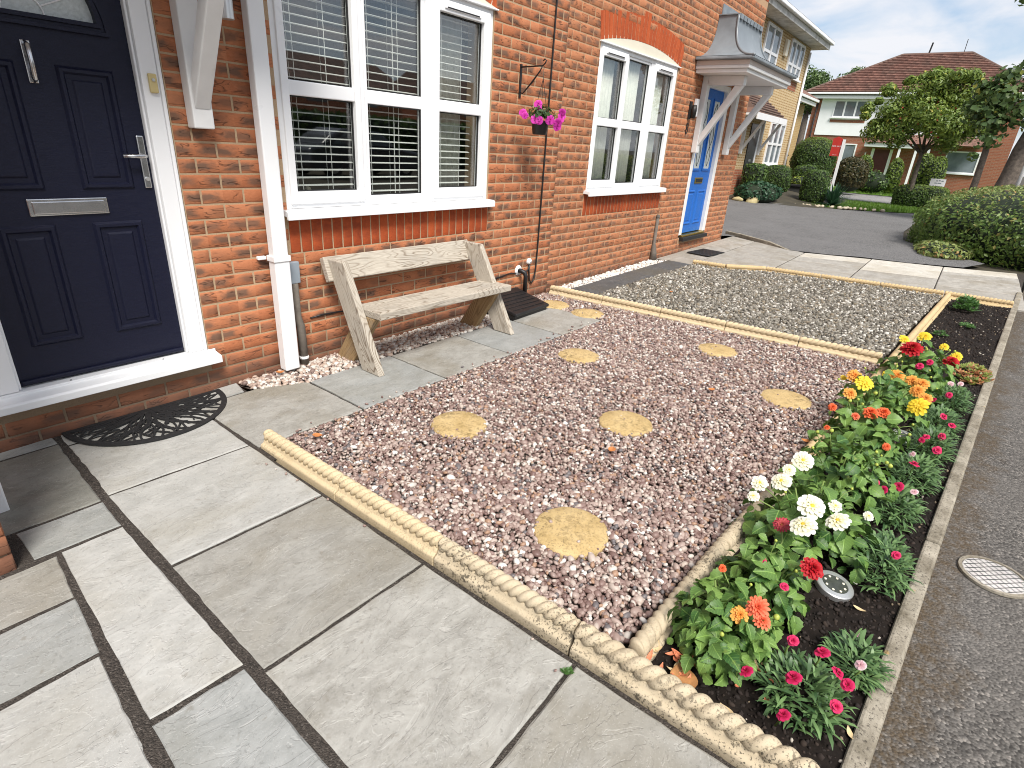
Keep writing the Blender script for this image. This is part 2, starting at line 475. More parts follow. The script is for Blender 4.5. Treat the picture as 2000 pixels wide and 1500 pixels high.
def m_rope(name, lo, hi, age):
    """cast cream stone with black algae specks, heavier with age"""
    t = NT(name); p = t.pos()
    x, y, z = t.n('SeparateXYZ', {0: p}).outputs
    near = t.ramp(y, [(0.05, age), (0.42, 0.12)]) if age < 0 else age
    a = t.noise(p, 14.0, 4, 0.6)
    c = t.mix(a, lo, hi)
    sp = t.noise(p, 130.0, 3, 0.7); sp2 = t.noise(p, 30.0, 4, 0.7)
    dens = t.ramp(t.noise(p, 3.2, 3, 0.6), [(0.36, 0.10), (0.56, 1.0)])
    k = t.ma('MULTIPLY', t.ma('MAXIMUM', t.ramp(sp, [(0.555, 0.0), (0.60, 0.9)]), t.ramp(sp2, [(0.57, 0.0), (0.63, 0.85)])), dens)
    k = t.ma('MULTIPLY', k, near)
    c = t.mix(k, c, (0.045, 0.038, 0.028))
    c = t.mix(t.ramp(t.noise(p, 6.0, 4), [(0.5, 0.0), (0.75, 0.4)]), c, tuple(q * 0.72 for q in lo))
    t.bsdf(c, 0.8, t.bump(t.ma('ADD', sp, t.ma('MULTIPLY', a, 0.6)), 0.3, 0.003), **{'Specular IOR Level': 0.25})
    return t.m

M = {}
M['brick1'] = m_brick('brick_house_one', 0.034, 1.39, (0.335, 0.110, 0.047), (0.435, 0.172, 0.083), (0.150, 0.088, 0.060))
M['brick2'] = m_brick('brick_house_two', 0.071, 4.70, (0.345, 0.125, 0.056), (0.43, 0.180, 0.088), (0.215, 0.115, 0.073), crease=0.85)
M['soldier'] = m_brick('brick_soldier', 0.0, 1.862, (0.32, 0.058, 0.018), (0.44, 0.092, 0.028), (0.25, 0.05, 0.02), cell_x=0.075, cell_z=3.0, stagger=False, crease=0.0)
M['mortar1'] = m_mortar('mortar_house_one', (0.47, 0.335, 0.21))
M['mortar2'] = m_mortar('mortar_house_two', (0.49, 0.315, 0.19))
M['flag'] = m_flag('sandstone_flag', (0.25, 0.242, 0.218), (0.375, 0.366, 0.335), (0.20, 0.175, 0.125), stain=0.6)
M['flag_grey'] = m_flag('sandstone_flag_grey', (0.245, 0.252, 0.242), (0.345, 0.35, 0.338), (0.205, 0.195, 0.155), stain=0.4)
M['flag_pale'] = m_flag('sandstone_flag_pale', (0.325, 0.322, 0.302), (0.43, 0.425, 0.40), (0.275, 0.25, 0.19), stain=0.4)
M['flag_dark'] = m_flag('sandstone_flag_dark', (0.15, 0.15, 0.13), (0.27, 0.265, 0.235), (0.16, 0.13, 0.09), stain=0.45)
M['slate'] = m_flag('slate_flag', (0.060, 0.063, 0.065), (0.115, 0.118, 0.12), (0.10, 0.085, 0.05), bumpk=0.25)
M['path_flag'] = m_flag('path_flag', (0.27, 0.25, 0.22), (0.42, 0.395, 0.35), (0.20, 0.165, 0.11), bumpk=0.35)
M['path_pale'] = m_flag('path_flag_pale', (0.46, 0.43, 0.37), (0.60, 0.565, 0.50), (0.36, 0.30, 0.20), bumpk=0.3)
M['joint'] = m_asphalt('joint_grit', (0.042, 0.035, 0.029), grain=0.3, cell=230.0)
M['soil'] = simple('soil', (0.012, 0.0085, 0.0065), 0.9, 0.5, 30.0, 0.9, 70.0, spec=0.2)
M['crumb'] = m_attr('soil_crumb', [(0.0, (0.007, 0.0055, 0.0045)), (0.45, (0.013, 0.009, 0.007)), (0.8, (0.024, 0.016, 0.011)), (0.955, (0.22, 0.17, 0.11)), (0.982, (0.45, 0.41, 0.35))], 0.9)
M['pebble'] = m_attr('pebble_pink', [(0.0, (0.235, 0.155, 0.135)), (0.20, (0.31, 0.225, 0.195)), (0.38, (0.165, 0.10, 0.086)), (0.50, (0.39, 0.30, 0.26)), (0.65, (0.48, 0.40, 0.345)), (0.78, (0.58, 0.53, 0.475)), (0.85, (0.14, 0.127, 0.13)), (0.90, (0.36, 0.22, 0.145)), (0.95, (0.70, 0.67, 0.62))], 0.5, spec=0.45)
M['pebble_pale'] = m_attr('pebble_pale', [(0.0, (0.54, 0.48, 0.42)), (0.25, (0.38, 0.285, 0.235)), (0.42, (0.63, 0.59, 0.53)), (0.68, (0.46, 0.35, 0.28)), (0.82, (0.20, 0.14, 0.12)), (0.93, (0.72, 0.69, 0.64))], 0.5)
M['chip'] = m_attr('chip_grey', [(0.0, (0.135, 0.125, 0.10)), (0.26, (0.235, 0.22, 0.185)), (0.48, (0.085, 0.078, 0.063)), (0.62, (0.31, 0.29, 0.245)), (0.79, (0.24, 0.20, 0.14)), (0.90, (0.58, 0.56, 0.51))], 0.75)
M['gravel_base'] = simple('gravel_base', (0.075, 0.055, 0.045), 0.9, 0.4, 40.0, 0.6, 90.0)
M['rope'] = m_rope('cast_stone_clean', (0.50, 0.395, 0.24), (0.60, 0.49, 0.325), 0.35)
M['rope_old'] = m_rope('cast_stone_weathered', (0.42, 0.34, 0.225), (0.52, 0.445, 0.325), 1.0)
M['rope_far'] = m_rope('cast_stone_buff', (0.48, 0.35, 0.18), (0.58, 0.445, 0.26), 0.35)
M['step_stone'] = m_concrete('step_stone', (0.42, 0.295, 0.125), (0.57, 0.425, 0.215), 0.6, None, 0.8, (0.12, 0.085, 0.035))
M['kerb'] = m_concrete('kerb_concrete', (0.15, 0.128, 0.092), (0.40, 0.36, 0.29), 0.95, (0.46, 0.27, 0.05), 0.7)
M['tarmac'] = m_asphalt('tarmac', (0.092, 0.085, 0.077), moss=0.9, grain=0.8, cell=125.0)
M['drive'] = m_asphalt('drive_tarmac', (0.115, 0.112, 0.111), grain=0.4)
M['road'] = m_asphalt('road', (0.20, 0.195, 0.19), grain=0.5)
M['grass'] = simple('grass', (0.085, 0.17, 0.022), 0.8, 0.5, 9.0, 0.8, 60.0, spec=0.2)
M['earth'] = simple('earth', (0.05, 0.042, 0.026), 0.9, 0.4, 3.0, 0.5, 30.0)
M['upvc'] = simple('white_upvc', (0.82, 0.825, 0.83), 0.30, 0.015, 3.0)
M['paint'] = simple('white_paint', (0.74, 0.735, 0.72), 0.45, 0.05, 8.0, 0.15, 40.0, dirt=((0.42, 0.39, 0.33), 7.0, 0.62, 0.35))
M['cream'] = simple('cream_panel', (0.72, 0.67, 0.54), 0.5, 0.04, 5.0)
M['mdf'] = simple('beige_panel', (0.62, 0.53, 0.47), 0.6, 0.04, 5.0)
M['gasket'] = simple('black_gasket', (0.012, 0.012, 0.013), 0.6, 0.1)
M['glass'] = m_glass('window_glass')
M['frost'] = simple('obscure_glass', (0.50, 0.54, 0.53), 0.12, 0.16, 60.0, 0.6, 90.0, spec=0.8)
M['chrome'] = simple('brushed_chrome', (0.62, 0.62, 0.63), 0.24, 0.05, 20.0, metallic=1.0)
M['steel'] = simple('stainless', (0.66, 0.66, 0.65), 0.33, 0.05, 20.0, metallic=0.75)
M['brass'] = simple('brass', (0.62, 0.43, 0.10), 0.32, 0.1, 20.0, metallic=1.0)
M['bell'] = simple('gold_plastic', (0.58, 0.47, 0.22), 0.4, 0.05)
M['lead'] = simple('lead_grey', (0.19, 0.215, 0.235), 0.42, 0.18, 4.0, 0.1, 20.0, spec=0.6, dirt=((0.36, 0.39, 0.41), 2.4, 0.52, 0.7))
M['black'] = simple('black_plastic', (0.010, 0.010, 0.011), 0.45, 0.2, 20.0, 0.1, 50.0)
M['rubber'] = simple('black_rubber', (0.012, 0.012, 0.013), 0.7, 0.3, 60.0, 0.4, 150.0, dirt=((0.10, 0.095, 0.085), 30.0, 0.62, 0.4))
M['iron'] = simple('black_iron', (0.010, 0.009, 0.009), 0.5, 0.2)
M['greybox'] = simple('grey_plastic', (0.26, 0.30, 0.34), 0.5, 0.05)
M['lagging'] = simple('weathered_conduit', (0.14, 0.12, 0.10), 0.85, 0.3, 18.0, 0.5, 80.0)
M['wood'] = m_wood('weathered_timber', (0.37, 0.325, 0.265), (0.52, 0.475, 0.40), (0.15, 0.108, 0.07))
M['wood_leg'] = m_wood('treated_timber', (0.27, 0.175, 0.085), (0.40, 0.28, 0.145), (0.12, 0.07, 0.035))
M['blind'] = simple('blind_slat', (0.74, 0.745, 0.72), 0.5, 0.02)
M['curtain'] = simple('curtain', (0.68, 0.68, 0.62), 0.9, 0.1, 14.0)
M['room'] = simple('room_dark', (0.030, 0.027, 0.025), 0.9, 0.2)
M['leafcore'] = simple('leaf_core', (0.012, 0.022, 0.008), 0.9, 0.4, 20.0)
M['dahlia_leaf'] = m_leaf('dahlia_leaf', (0.038, 0.110, 0.025), (0.23, 0.37, 0.085), byattr=False, vein=True, trans=0.22)
M['dianthus_leaf'] = m_leaf('dianthus_leaf', (0.038, 0.090, 0.030), (0.20, 0.33, 0.12), trans=0.15)
M['stem'] = simple('stem', (0.15, 0.22, 0.05), 0.6, 0.2)
M['bud'] = simple('bud', (0.36, 0.42, 0.07), 0.5, 0.2, 40.0)
M['bark'] = simple('bark', (0.13, 0.105, 0.085), 0.9, 0.5, 14.0, 0.9, 30.0)
def petal(name, inner, outer, rough=0.55):
    t = NT(name); a = t.attr('lv')
    c = t.mix(a, inner, outer)
    c = t.mix(t.ma('MULTIPLY', t.noise(t.pos(), 120.0, 2), 0.35), c, tuple(k * 0.78 for k in outer))
    b = t.bsdf(c, rough, None, **{'Specular IOR Level': 0.25})
    tr = t.n('BsdfTranslucent', {'Color': c})
    t.surf(t.n('MixShader', {0: 0.22, 1: b.outputs[0], 2: tr.outputs[0]}).outputs[0]); return t.m
M['p_white'] = petal('petal_white', (0.80, 0.74, 0.30), (0.84, 0.84, 0.80))
M['p_red'] = petal('petal_red', (0.40, 0.01, 0.015), (0.46, 0.012, 0.02))
M['p_crimson'] = petal('petal_crimson', (0.55, 0.16, 0.12), (0.48, 0.02, 0.07))
M['p_yellow'] = petal('petal_yellow', (0.78, 0.50, 0.03), (0.84, 0.66, 0.05))
M['p_amber'] = petal('petal_amber', (0.66, 0.16, 0.02), (0.82, 0.43, 0.09))
M['p_orange'] = petal('petal_orange', (0.74, 0.10, 0.03), (0.80, 0.17, 0.06))
M['p_coral'] = petal('petal_coral', (0.78, 0.10, 0.045), (0.86, 0.22, 0.11))
M['p_pink'] = petal('petal_pink', (0.48, 0.01, 0.06), (0.70, 0.035, 0.15))
M['p_blush'] = petal('petal_blush', (0.70, 0.30, 0.36), (0.82, 0.70, 0.70))
M['p_magenta'] = petal('petal_magenta', (0.50, 0.02, 0.30), (0.74, 0.07, 0.50))
M['p_centre'] = simple('flower_centre', (0.62, 0.42, 0.03), 0.7, 0.3, 200.0)
# ================================================================== GROUND AND SETTING
CAMP = np.array([0, 0, 1.40]); CR = np.array(cam.rotation_euler.to_matrix()); FPX = 1092.96
def proj(P):
    q = (np.asarray(P, dtype=float) - CAMP) @ CR
    return 1000 + FPX * q[..., 0] / -q[..., 2], 750 - FPX * q[..., 1] / -q[..., 2], -q[..., 2]

def sheet(name, poly, mat, dz=0.0, kind='structure', zf=None, grid=None):
    """flat-lying polygon following the ground; polygon in x,y"""
    zf = zf or (lambda x, y: gz(x))
    if grid:
        x0, x1, y0, y1, nx, ny = grid
        xs = np.linspace(x0, x1, nx); ys = np.linspace(y0, y1, ny)
        vs = [(x, y, zf(x, y) + dz) for y in ys for x in xs]
        fs = np.array([(j*nx+i, j*nx+i+1, (j+1)*nx+i+1, (j+1)*nx+i) for j in range(ny-1) for i in range(nx-1)])
        me = np_mesh(name, vs, fs, mat)
    else:
        me = np_mesh(name, [(x, y, zf(x, y) + dz) for x, y in poly], [list(range(len(poly)))], mat)
    o = link(name, me)
    tag(o, kind=kind)
    return o

def kerb_in(x): return -0.148 - (x - 1.29) * 0.0735
def kerb_out(x): return kerb_in(x) - 0.055
def bed_in(x): return 0.42 - (x - 1.22) * 0.0765          # line between gravel and flower bed
def pave_in(x): return 2.338 - (x - 1.26) * 0.0385         # gravel edge of the bench slabs

def zfar(x, y):
    z = gz(x)
    if x > 16 and y > 2.5:
        k = min(1, (x - 16) / 5) * min(1, (y - 2.5) / 3)
        z += 0.42 * k * max(0, 1 - max(0, x - 24) / 4)
    return z

# one sheet of earth out to the horizon
xs = np.array([-600, -200, -60, -20, -8, -3, 0, 0.6, 1.76, 4, 7, 9.9, 10.2, 12, 14, 16, 17, 18, 19, 20, 21, 22, 23, 24, 25, 26, 27, 28, 32, 40, 60, 120, 300, 900], float)
ys = np.array([-600, -200, -60, -20, -10, -4, -1, 0, 1, 2, 2.5, 3, 3.5, 4, 4.5, 5, 5.5, 6, 7, 9, 14, 30, 80, 250, 700], float)
vs = [(x, y, zfar(x, y) - 0.07) for y in ys for x in xs]
nx = len(xs)
fs = np.array([(j*nx+i, j*nx+i+1, (j+1)*nx+i+1, (j+1)*nx+i) for j in range(len(ys)-1) for i in range(nx-1)])
o = link('ground', np_mesh('ground', vs, fs, M['earth'], smooth=True)); tag(o, kind='structure')

# tarmac footway beside the bed, wide road beyond it
fx = [-3, 0, 1.3, 1.76, 3, 5, 7, 8.7, 9.9, 10.7]
me = np_mesh('footway', [(x, kerb_out(x) - 0.002, gz(x) - 0.022) for x in fx] + [(x, -3.4, gz(x) - 0.05) for x in fx],
             [[len(fx) + i, len(fx) + i + 1, i + 1, i] for i in range(len(fx) - 1)], M['tarmac'])
tag(link('footway', me), kind='structure')
sheet('street', [(-60, -9.0), (60, -9.0), (60, -3.39), (10.7, -3.39), (-60, -3.39)], M['drive'], -0.062)

# neighbour's tarmac drive
DRV = [(10.32, 3.05), (9.86, 2.42), (9.58, 2.0), (9.70, 1.52), (9.93, 1.1), (10.05, 0.52), (10.4, -0.15), (11.2, -0.4), (12.2, 0.3), (13.2, 0.85), (15, 1.0), (18, 1.0), (22.0, 0.9),
       (21.0, 1.8), (19.9, 3.05), (19.3, 4.05), (18.0, 5.1), (17.4, 5.7), (17.2, 8), (17, 14), (9.9, 14), (9.9, 3.4)]
sheet('drive', DRV, M['drive'], 0.004, zf=lambda x, y: gz(x) + (0.11 if y > 5 and x > 17 else 0.0))

# side street in front of the far house: verge grass, pale carriageway, far footway
sheet('road', [(24.6, -30), (30.5, -30), (30.5, 30), (24.6, 30)], M['road'], -0.02, zf=lambda x, y: 0.13 + (0.10 if y > 3 else 0.0))
sheet('far_lawn', [(31.8, -30), (41.9, -30), (41.9, 30), (31.8, 30)], M['grass'], 0.0, zf=lambda x, y: 0.17)
sheet('far_footway', [(30.52, -30), (31.78, -30), (31.78, 30), (30.52, 30)], M['drive'], 0.0, zf=lambda x, y: 0.15)

# bedding that shows as the dark joints between slabs
sheet('slab_bedding', [(-1.2, -0.2), (1.125, -0.2), (1.125, 2.2), (1.72, 2.2), (4.25, 2.15), (4.25, 2.86), (1.42, 2.9), (1.42, 3.124), (-1.2, 3.124)], M['joint'], 0,
      zf=lambda x, y: gz(x) - 0.010)

def slab_mesh(name, poly, mat, thick=0.04, z0=0.0, jit=0.0025, seed=0, zf=gz):
    r = random.Random(seed)
    pts = []
    n = len(poly)
    cx = sum(p[0] for p in poly) / n; cy = sum(p[1] for p in poly) / n
    for i in range(n):
        a = Vector(poly[i]); b = Vector(poly[(i + 1) % n]); L = (b - a).length
        m = max(1, int(L / 0.045))
        for k in range(m):
            p = a.lerp(b, k / m)
            nn = Vector(((b - a).y, -(b - a).x)).normalized()
            d = r.uniform(-jit, jit) if k else 0
            pts.append(p + nn * d)
    k = len(pts)
    def ins(p, d):
        v = Vector((cx, cy)) - p
        return p + v.normalized() * d
    top = [ins(p, 0.007) for p in pts]
    V = [(p.x - cx, p.y - cy, zf(p.x) - zf(cx)) for p in top]
    V += [(p.x - cx, p.y - cy, zf(p.x) - zf(cx) - r.uniform(0.003, 0.007)) for p in pts]
    V += [(p.x - cx, p.y - cy, zf(p.x) - zf(cx) - thick) for p in pts]
    F = [list(range(k))]
    for i in range(k):
        j = (i + 1) % k
        F.append([k + i, k + j, j, i]); F.append([2*k + i, 2*k + j, k + j, k + i])
    return np_mesh(name, V, F, mat), (cx, cy, zf(cx) + z0)

paving = empty('paving', (0.8, 1.5, 0)); tag(paving, kind='structure')
def slab(poly, mat='flag', dz=0.0, parent=None, name='paving_slab', jit=0.0016):
    parent = parent or paving
    me, c = slab_mesh(name, poly, M[mat], z0=dz + random.uniform(-0.0015, 0.0015), seed=len(parent.children) + 11, jit=jit)
    off = wloc(parent)
    return link(name, me, parent, (c[0] - off.x, c[1] - off.y, c[2] - off.z))

# column under the door, right of the wide joint
slab([(0.552, 2.99), (1.120, 2.985), (1.400, 2.985), (1.43, 3.118), (0.560, 3.118)], 'flag_pale')
slab([(0.532, 2.432), (1.112, 2.402), (1.126, 2.972), (0.552, 2.976)], 'flag_pale')
slab([(0.522, 1.828), (1.108, 1.806), (1.112, 2.388), (0.530, 2.418)], 'flag_pale')
slab([(0.508, 1.204), (1.104, 1.188), (1.108, 1.792), (0.520, 1.814)], 'flag')
slab([(0.492, 0.532), (1.106, 0.540), (1.104, 1.174), (0.506, 1.190)], 'flag')
slab([(0.470, -0.15), (1.108, -0.15), (1.106, 0.526), (0.490, 0.518)], 'flag')
# slabs left of the wide joint
slab([(-0.30, 3.045), (0.530, 3.040), (0.532, 3.118), (-0.30, 3.118)], 'flag_grey')
slab([(-0.30, 2.425), (0.500, 2.410), (0.528, 3.026), (-0.30, 3.032)], 'flag_dark')
slab([(0.225, 2.192), (0.494, 2.186), (0.500, 2.396), (0.222, 2.404)], 'flag_grey')
slab([(0.300, 2.174), (0.492, 2.172), (0.480, 1.262), (0.241, 1.282)], 'flag_pale')
slab([(-0.35, 1.915), (0.262, 1.902), (0.286, 2.162), (-0.35, 2.160)], 'flag')
slab([(-0.35, 1.618), (0.238, 1.608), (0.262, 1.892), (-0.35, 1.902)], 'flag_grey')
slab([(-0.40, 1.030), (0.186, 1.000), (0.231, 1.596), (-0.40, 1.604)], 'flag_pale')
slab([(0.238, 1.262), (0.474, 1.248), (0.462, 0.620), (0.203, 0.640)], 'flag_grey')
slab([(0.200, 0.628), (0.460, 0.610), (0.45, -0.15), (0.165, -0.15)], 'flag')
slab([(-0.40, -0.15), (0.15, -0.15), (0.176, 0.982), (-0.40, 1.012)], 'flag')
# bench row
jx = [1.128, 1.728, 2.352, 2.985, 3.60, 4.18]
for i in range(5):
    a, b = jx[i] + 0.007, jx[i + 1] - 0.007
    ya = 2.955 if i == 0 else 2.865 - 0.02 * i
    yb = 2.965 if i == 0 else 2.865 - 0.02 * (i + 0.7)
    if i == 0: poly = [(a, 2.418 - 0.07), (b, pave_in(b)), (b + 0.004, 2.84), (1.47, 2.962), (a + 0.0, 2.968)]
    else: poly = [(a, pave_in(a)), (b, pave_in(b)), (b + 0.005, yb), (a + 0.005, ya)]
    slab(poly, 'flag_grey' if i % 2 else 'flag', dz=0.0)

# dark slabs in front of next door's window and the path to its door
slate = empty('slate_path', (5.9, 2.8, gz(5.9))); tag(slate, kind='structure')
sx = [4.86, 5.42, 5.99, 6.55, 7.10]
for i in range(4):
    a, b = sx[i] + 0.003, sx[i + 1] - 0.003
    slab([(a, 2.665 - 0.02 * i), (b, 2.645 - 0.02 * i), (b + 0.02, 2.95 - 0.01 * i), (a, 2.965 - 0.01 * i)], 'slate', dz=0.022, parent=slate, jit=0.001)

path = empty('garden_path', (8.6, 1.2, gz(8.6))); tag(path, kind='structure')
sheet('path_bedding', [(7.02, 2.62), (7.85, -0.68), (10.7, -0.86), (10.36, -0.16), (10.0, 0.5), (9.86, 1.1), (9.6, 1.55), (9.5, 2.0), (9.8, 2.42), (10.28, 3.06), (10.28, 3.124), (6.98, 3.124)], M['joint'], 0,
      zf=lambda x, y: gz(x) - 0.008)
def far_edge(y):
    pts = [(3.06, 10.28), (2.42, 9.8), (2.0, 9.52), (1.52, 9.62), (1.1, 9.86), (0.52, 9.98), (-0.15, 10.3), (-0.82, 10.62)]
    return float(np.interp(-y, [-p[0] for p in pts], [p[1] for p in pts]))
def near_edge(y): return float(np.interp(-y, [-2.60, -2.16, -1.74, -0.45, 0.62], [7.16, 7.22, 7.52, 7.80, 7.85])) + 0.03
rows = [(3.118, 2.66), (2.648, 1.80), (1.788, 0.95), (0.938, 0.08), (0.068, -0.76)]
for k, (ya, yb) in enumerate(rows):
    ka, kb = (k % 2) * 0.25, 0
    na, nb = near_edge(min(ya, 2.6)), near_edge(yb)
    fa, fb = far_edge(ya), far_edge(yb)
    cuts = [0, 0.26, 0.52, 0.78, 1.0] if k % 2 else [0, 0.32, 0.6, 0.8, 1.0]
    for i in range(4):
        u0, u1 = cuts[i], cuts[i + 1]
        p = [(na + (fa - na) * u0 + 0.005, ya), (nb + (fb - nb) * u0 + 0.005, yb), (nb + (fb - nb) * u1 - 0.005, yb), (na + (fa - na) * u1 - 0.005, ya)]
        slab(p, 'path_pale' if (i == 3 and k > 1) or (i == 2 and k == 3) else 'path_flag', parent=path, jit=0.001)
# raised edge between path and drive
mb = MB()
ks = [(10.45, 3.3), (10.32, 3.05), (9.86, 2.42), (9.59, 2.01)]
for a, b in zip(ks[:-1], ks[1:]):
    d = Vector((b[0] - a[0], b[1] - a[1], 0)).normalized(); nrm = Vector((d.y, -d.x, 0)) * 0.025
    A = Vector((a[0], a[1], gz(a[0]) - 0.02)); B = Vector((b[0], b[1], gz(b[0]) - 0.02))
    ha = 0.075 if a[1] > 2.1 else 0.02; hb = 0.07 if b[1] > 2.3 else 0.02
    mb.hexa([A - nrm, B - nrm, B + nrm, A + nrm], [A - nrm + Vector((0, 0, ha)), B - nrm + Vector((0, 0, hb)), B + nrm + Vector((0, 0, hb)), A + nrm + Vector((0, 0, ha))])
o = mb.build('drive_edging', M['kerb'], bevel=0.006); tag(o, kind='structure')

# ================================================================== THE TWO HOUSES: brickwork
WY = 3.12
_br = np.random.default_rng(3)
def brick_variant(L=0.215, H=0.065, seed=0, nx=3, nz=1):
    """flat face, small uneven arris, sides running back into the mortar"""
    r = np.random.default_rng(seed)
    V = []; F = []
    for j in range(nz + 1):
        for i in range(nx + 1):
            V.append((-L/2 + 0.0045 + (L - 0.009) * i / nx + r.uniform(-0.001, 0.001), r.uniform(-0.0004, 0.0003), -H/2 + 0.0040 + (H - 0.008) * j / nz + r.uniform(-0.0009, 0.0009)))
    for j in range(nz):
        for i in range(nx):
            a = j * (nx + 1) + i
            F.append((a, a + 1, a + nx + 2, a + nx + 1))
    ring = [i for i in range(nx + 1)] + [j * (nx + 1) + nx for j in range(1, nz + 1)] + [nz * (nx + 1) + i for i in range(nx - 1, -1, -1)] + [j * (nx + 1) for j in range(nz - 1, 0, -1)]
    m = len(ring)
    for (grow, yy) in ((0.0042, 0.0026), (0.0042, 0.02)):
        b = len(V)
        for i in ring:
            x, _, z = V[i]
            V.append((x + math.copysign(grow, x) * (1 if abs(x) > L/2 - 0.01 else 0) + r.uniform(-0.0006, 0.0006), yy + r.uniform(0, 0.0006), z + math.copysign(grow, z)))
        prev = ring if yy < 0.01 else list(range(b - m, b))
        for k in range(m):
            k2 = (k + 1) % m
            F.append((prev[k2], prev[k], b + k, b + k2))
    return np.array(V), np.array(F)
BV = [brick_variant(seed=s) for s in range(10)]

def layout(x0, x1, n0, n1, zoff, xoff, blocked):
    out = []
    for n in range(n0, n1):
        za = zoff + 0.075 * n + 0.005; zb = za + 0.065
        start = xoff + (0.0 if n % 2 else 0.1125)
        k = math.floor((x0 - start) / 0.225) - 1
        while True:
            a = start + k * 0.225 + 0.005; b = a + 0.215; k += 1
            if a > x1: break
            segs = [(max(a, x0), min(b, x1))]
            for (bx0, bx1, bz0, bz1) in blocked:
                if zb <= bz0 + 0.004 or za >= bz1 - 0.004: continue
                ns = []
                for s0, s1 in segs:
                    if s1 <= bx0 or s0 >= bx1: ns.append((s0, s1)); continue
                    if s0 < bx0: ns.append((s0, bx0))
                    if s1 > bx1: ns.append((bx1, s1))
                segs = ns
            for s0, s1 in segs:
                if s1 - s0 > 0.022: out.append((s0, s1, za, zb))
    return out

def arch_rows(cx, half, zs, rise, n, top):
    """voussoirs of a flat segmental arch: 4 corner points each (x,z)"""
    Rr = (half**2 + rise**2) / (2 * rise); zc = zs + rise - Rr; a0 = math.asin(half / Rr)
    out = []
    for i in range(n):
        t0 = -a0 + 2 * a0 * i / n; t1 = -a0 + 2 * a0 * (i + 1) / n
        g = 0.005 / Rr
        up = 0.045 if i in (n // 2, n // 2 - 1) else 0.0
        r0 = Rr + up + (0.0 if not up else 0.0); r1 = Rr + top + up
        if up: r0 = Rr
        out.append([(cx + r0 * math.sin(t0 + g), zc + r0 * math.cos(t0 + g)), (cx + r0 * math.sin(t1 - g), zc + r0 * math.cos(t1 - g)),
                    (cx + r1 * math.sin(t1 - g), zc + r1 * math.cos(t1 - g)), (cx + r1 * math.sin(t0 + g), zc + r1 * math.cos(t0 + g))])
    return out

def holes_wall(mb, x0, x1, z0, z1, holes, y0, y1):
    xs = sorted({x0, x1, *[h[0] for h in holes], *[h[1] for h in holes]})
    zs = sorted({z0, z1, *[h[2] for h in holes], *[h[3] for h in holes]})
    for a, b in zip(xs[:-1], xs[1:]):
        run = None
        for c, d in zip(zs[:-1], zs[1:]):
            inh = any(a >= h[0] - 1e-6 and b <= h[1] + 1e-6 and c >= h[2] - 1e-6 and d <= h[3] + 1e-6 for h in holes)
            if not inh and run is None: run = [c, d]
            elif not inh: run[1] = d
            if inh and run: mb.box(a, b, y0, y1, *run); run = None
        if run: mb.box(a, b, y0, y1, *run)

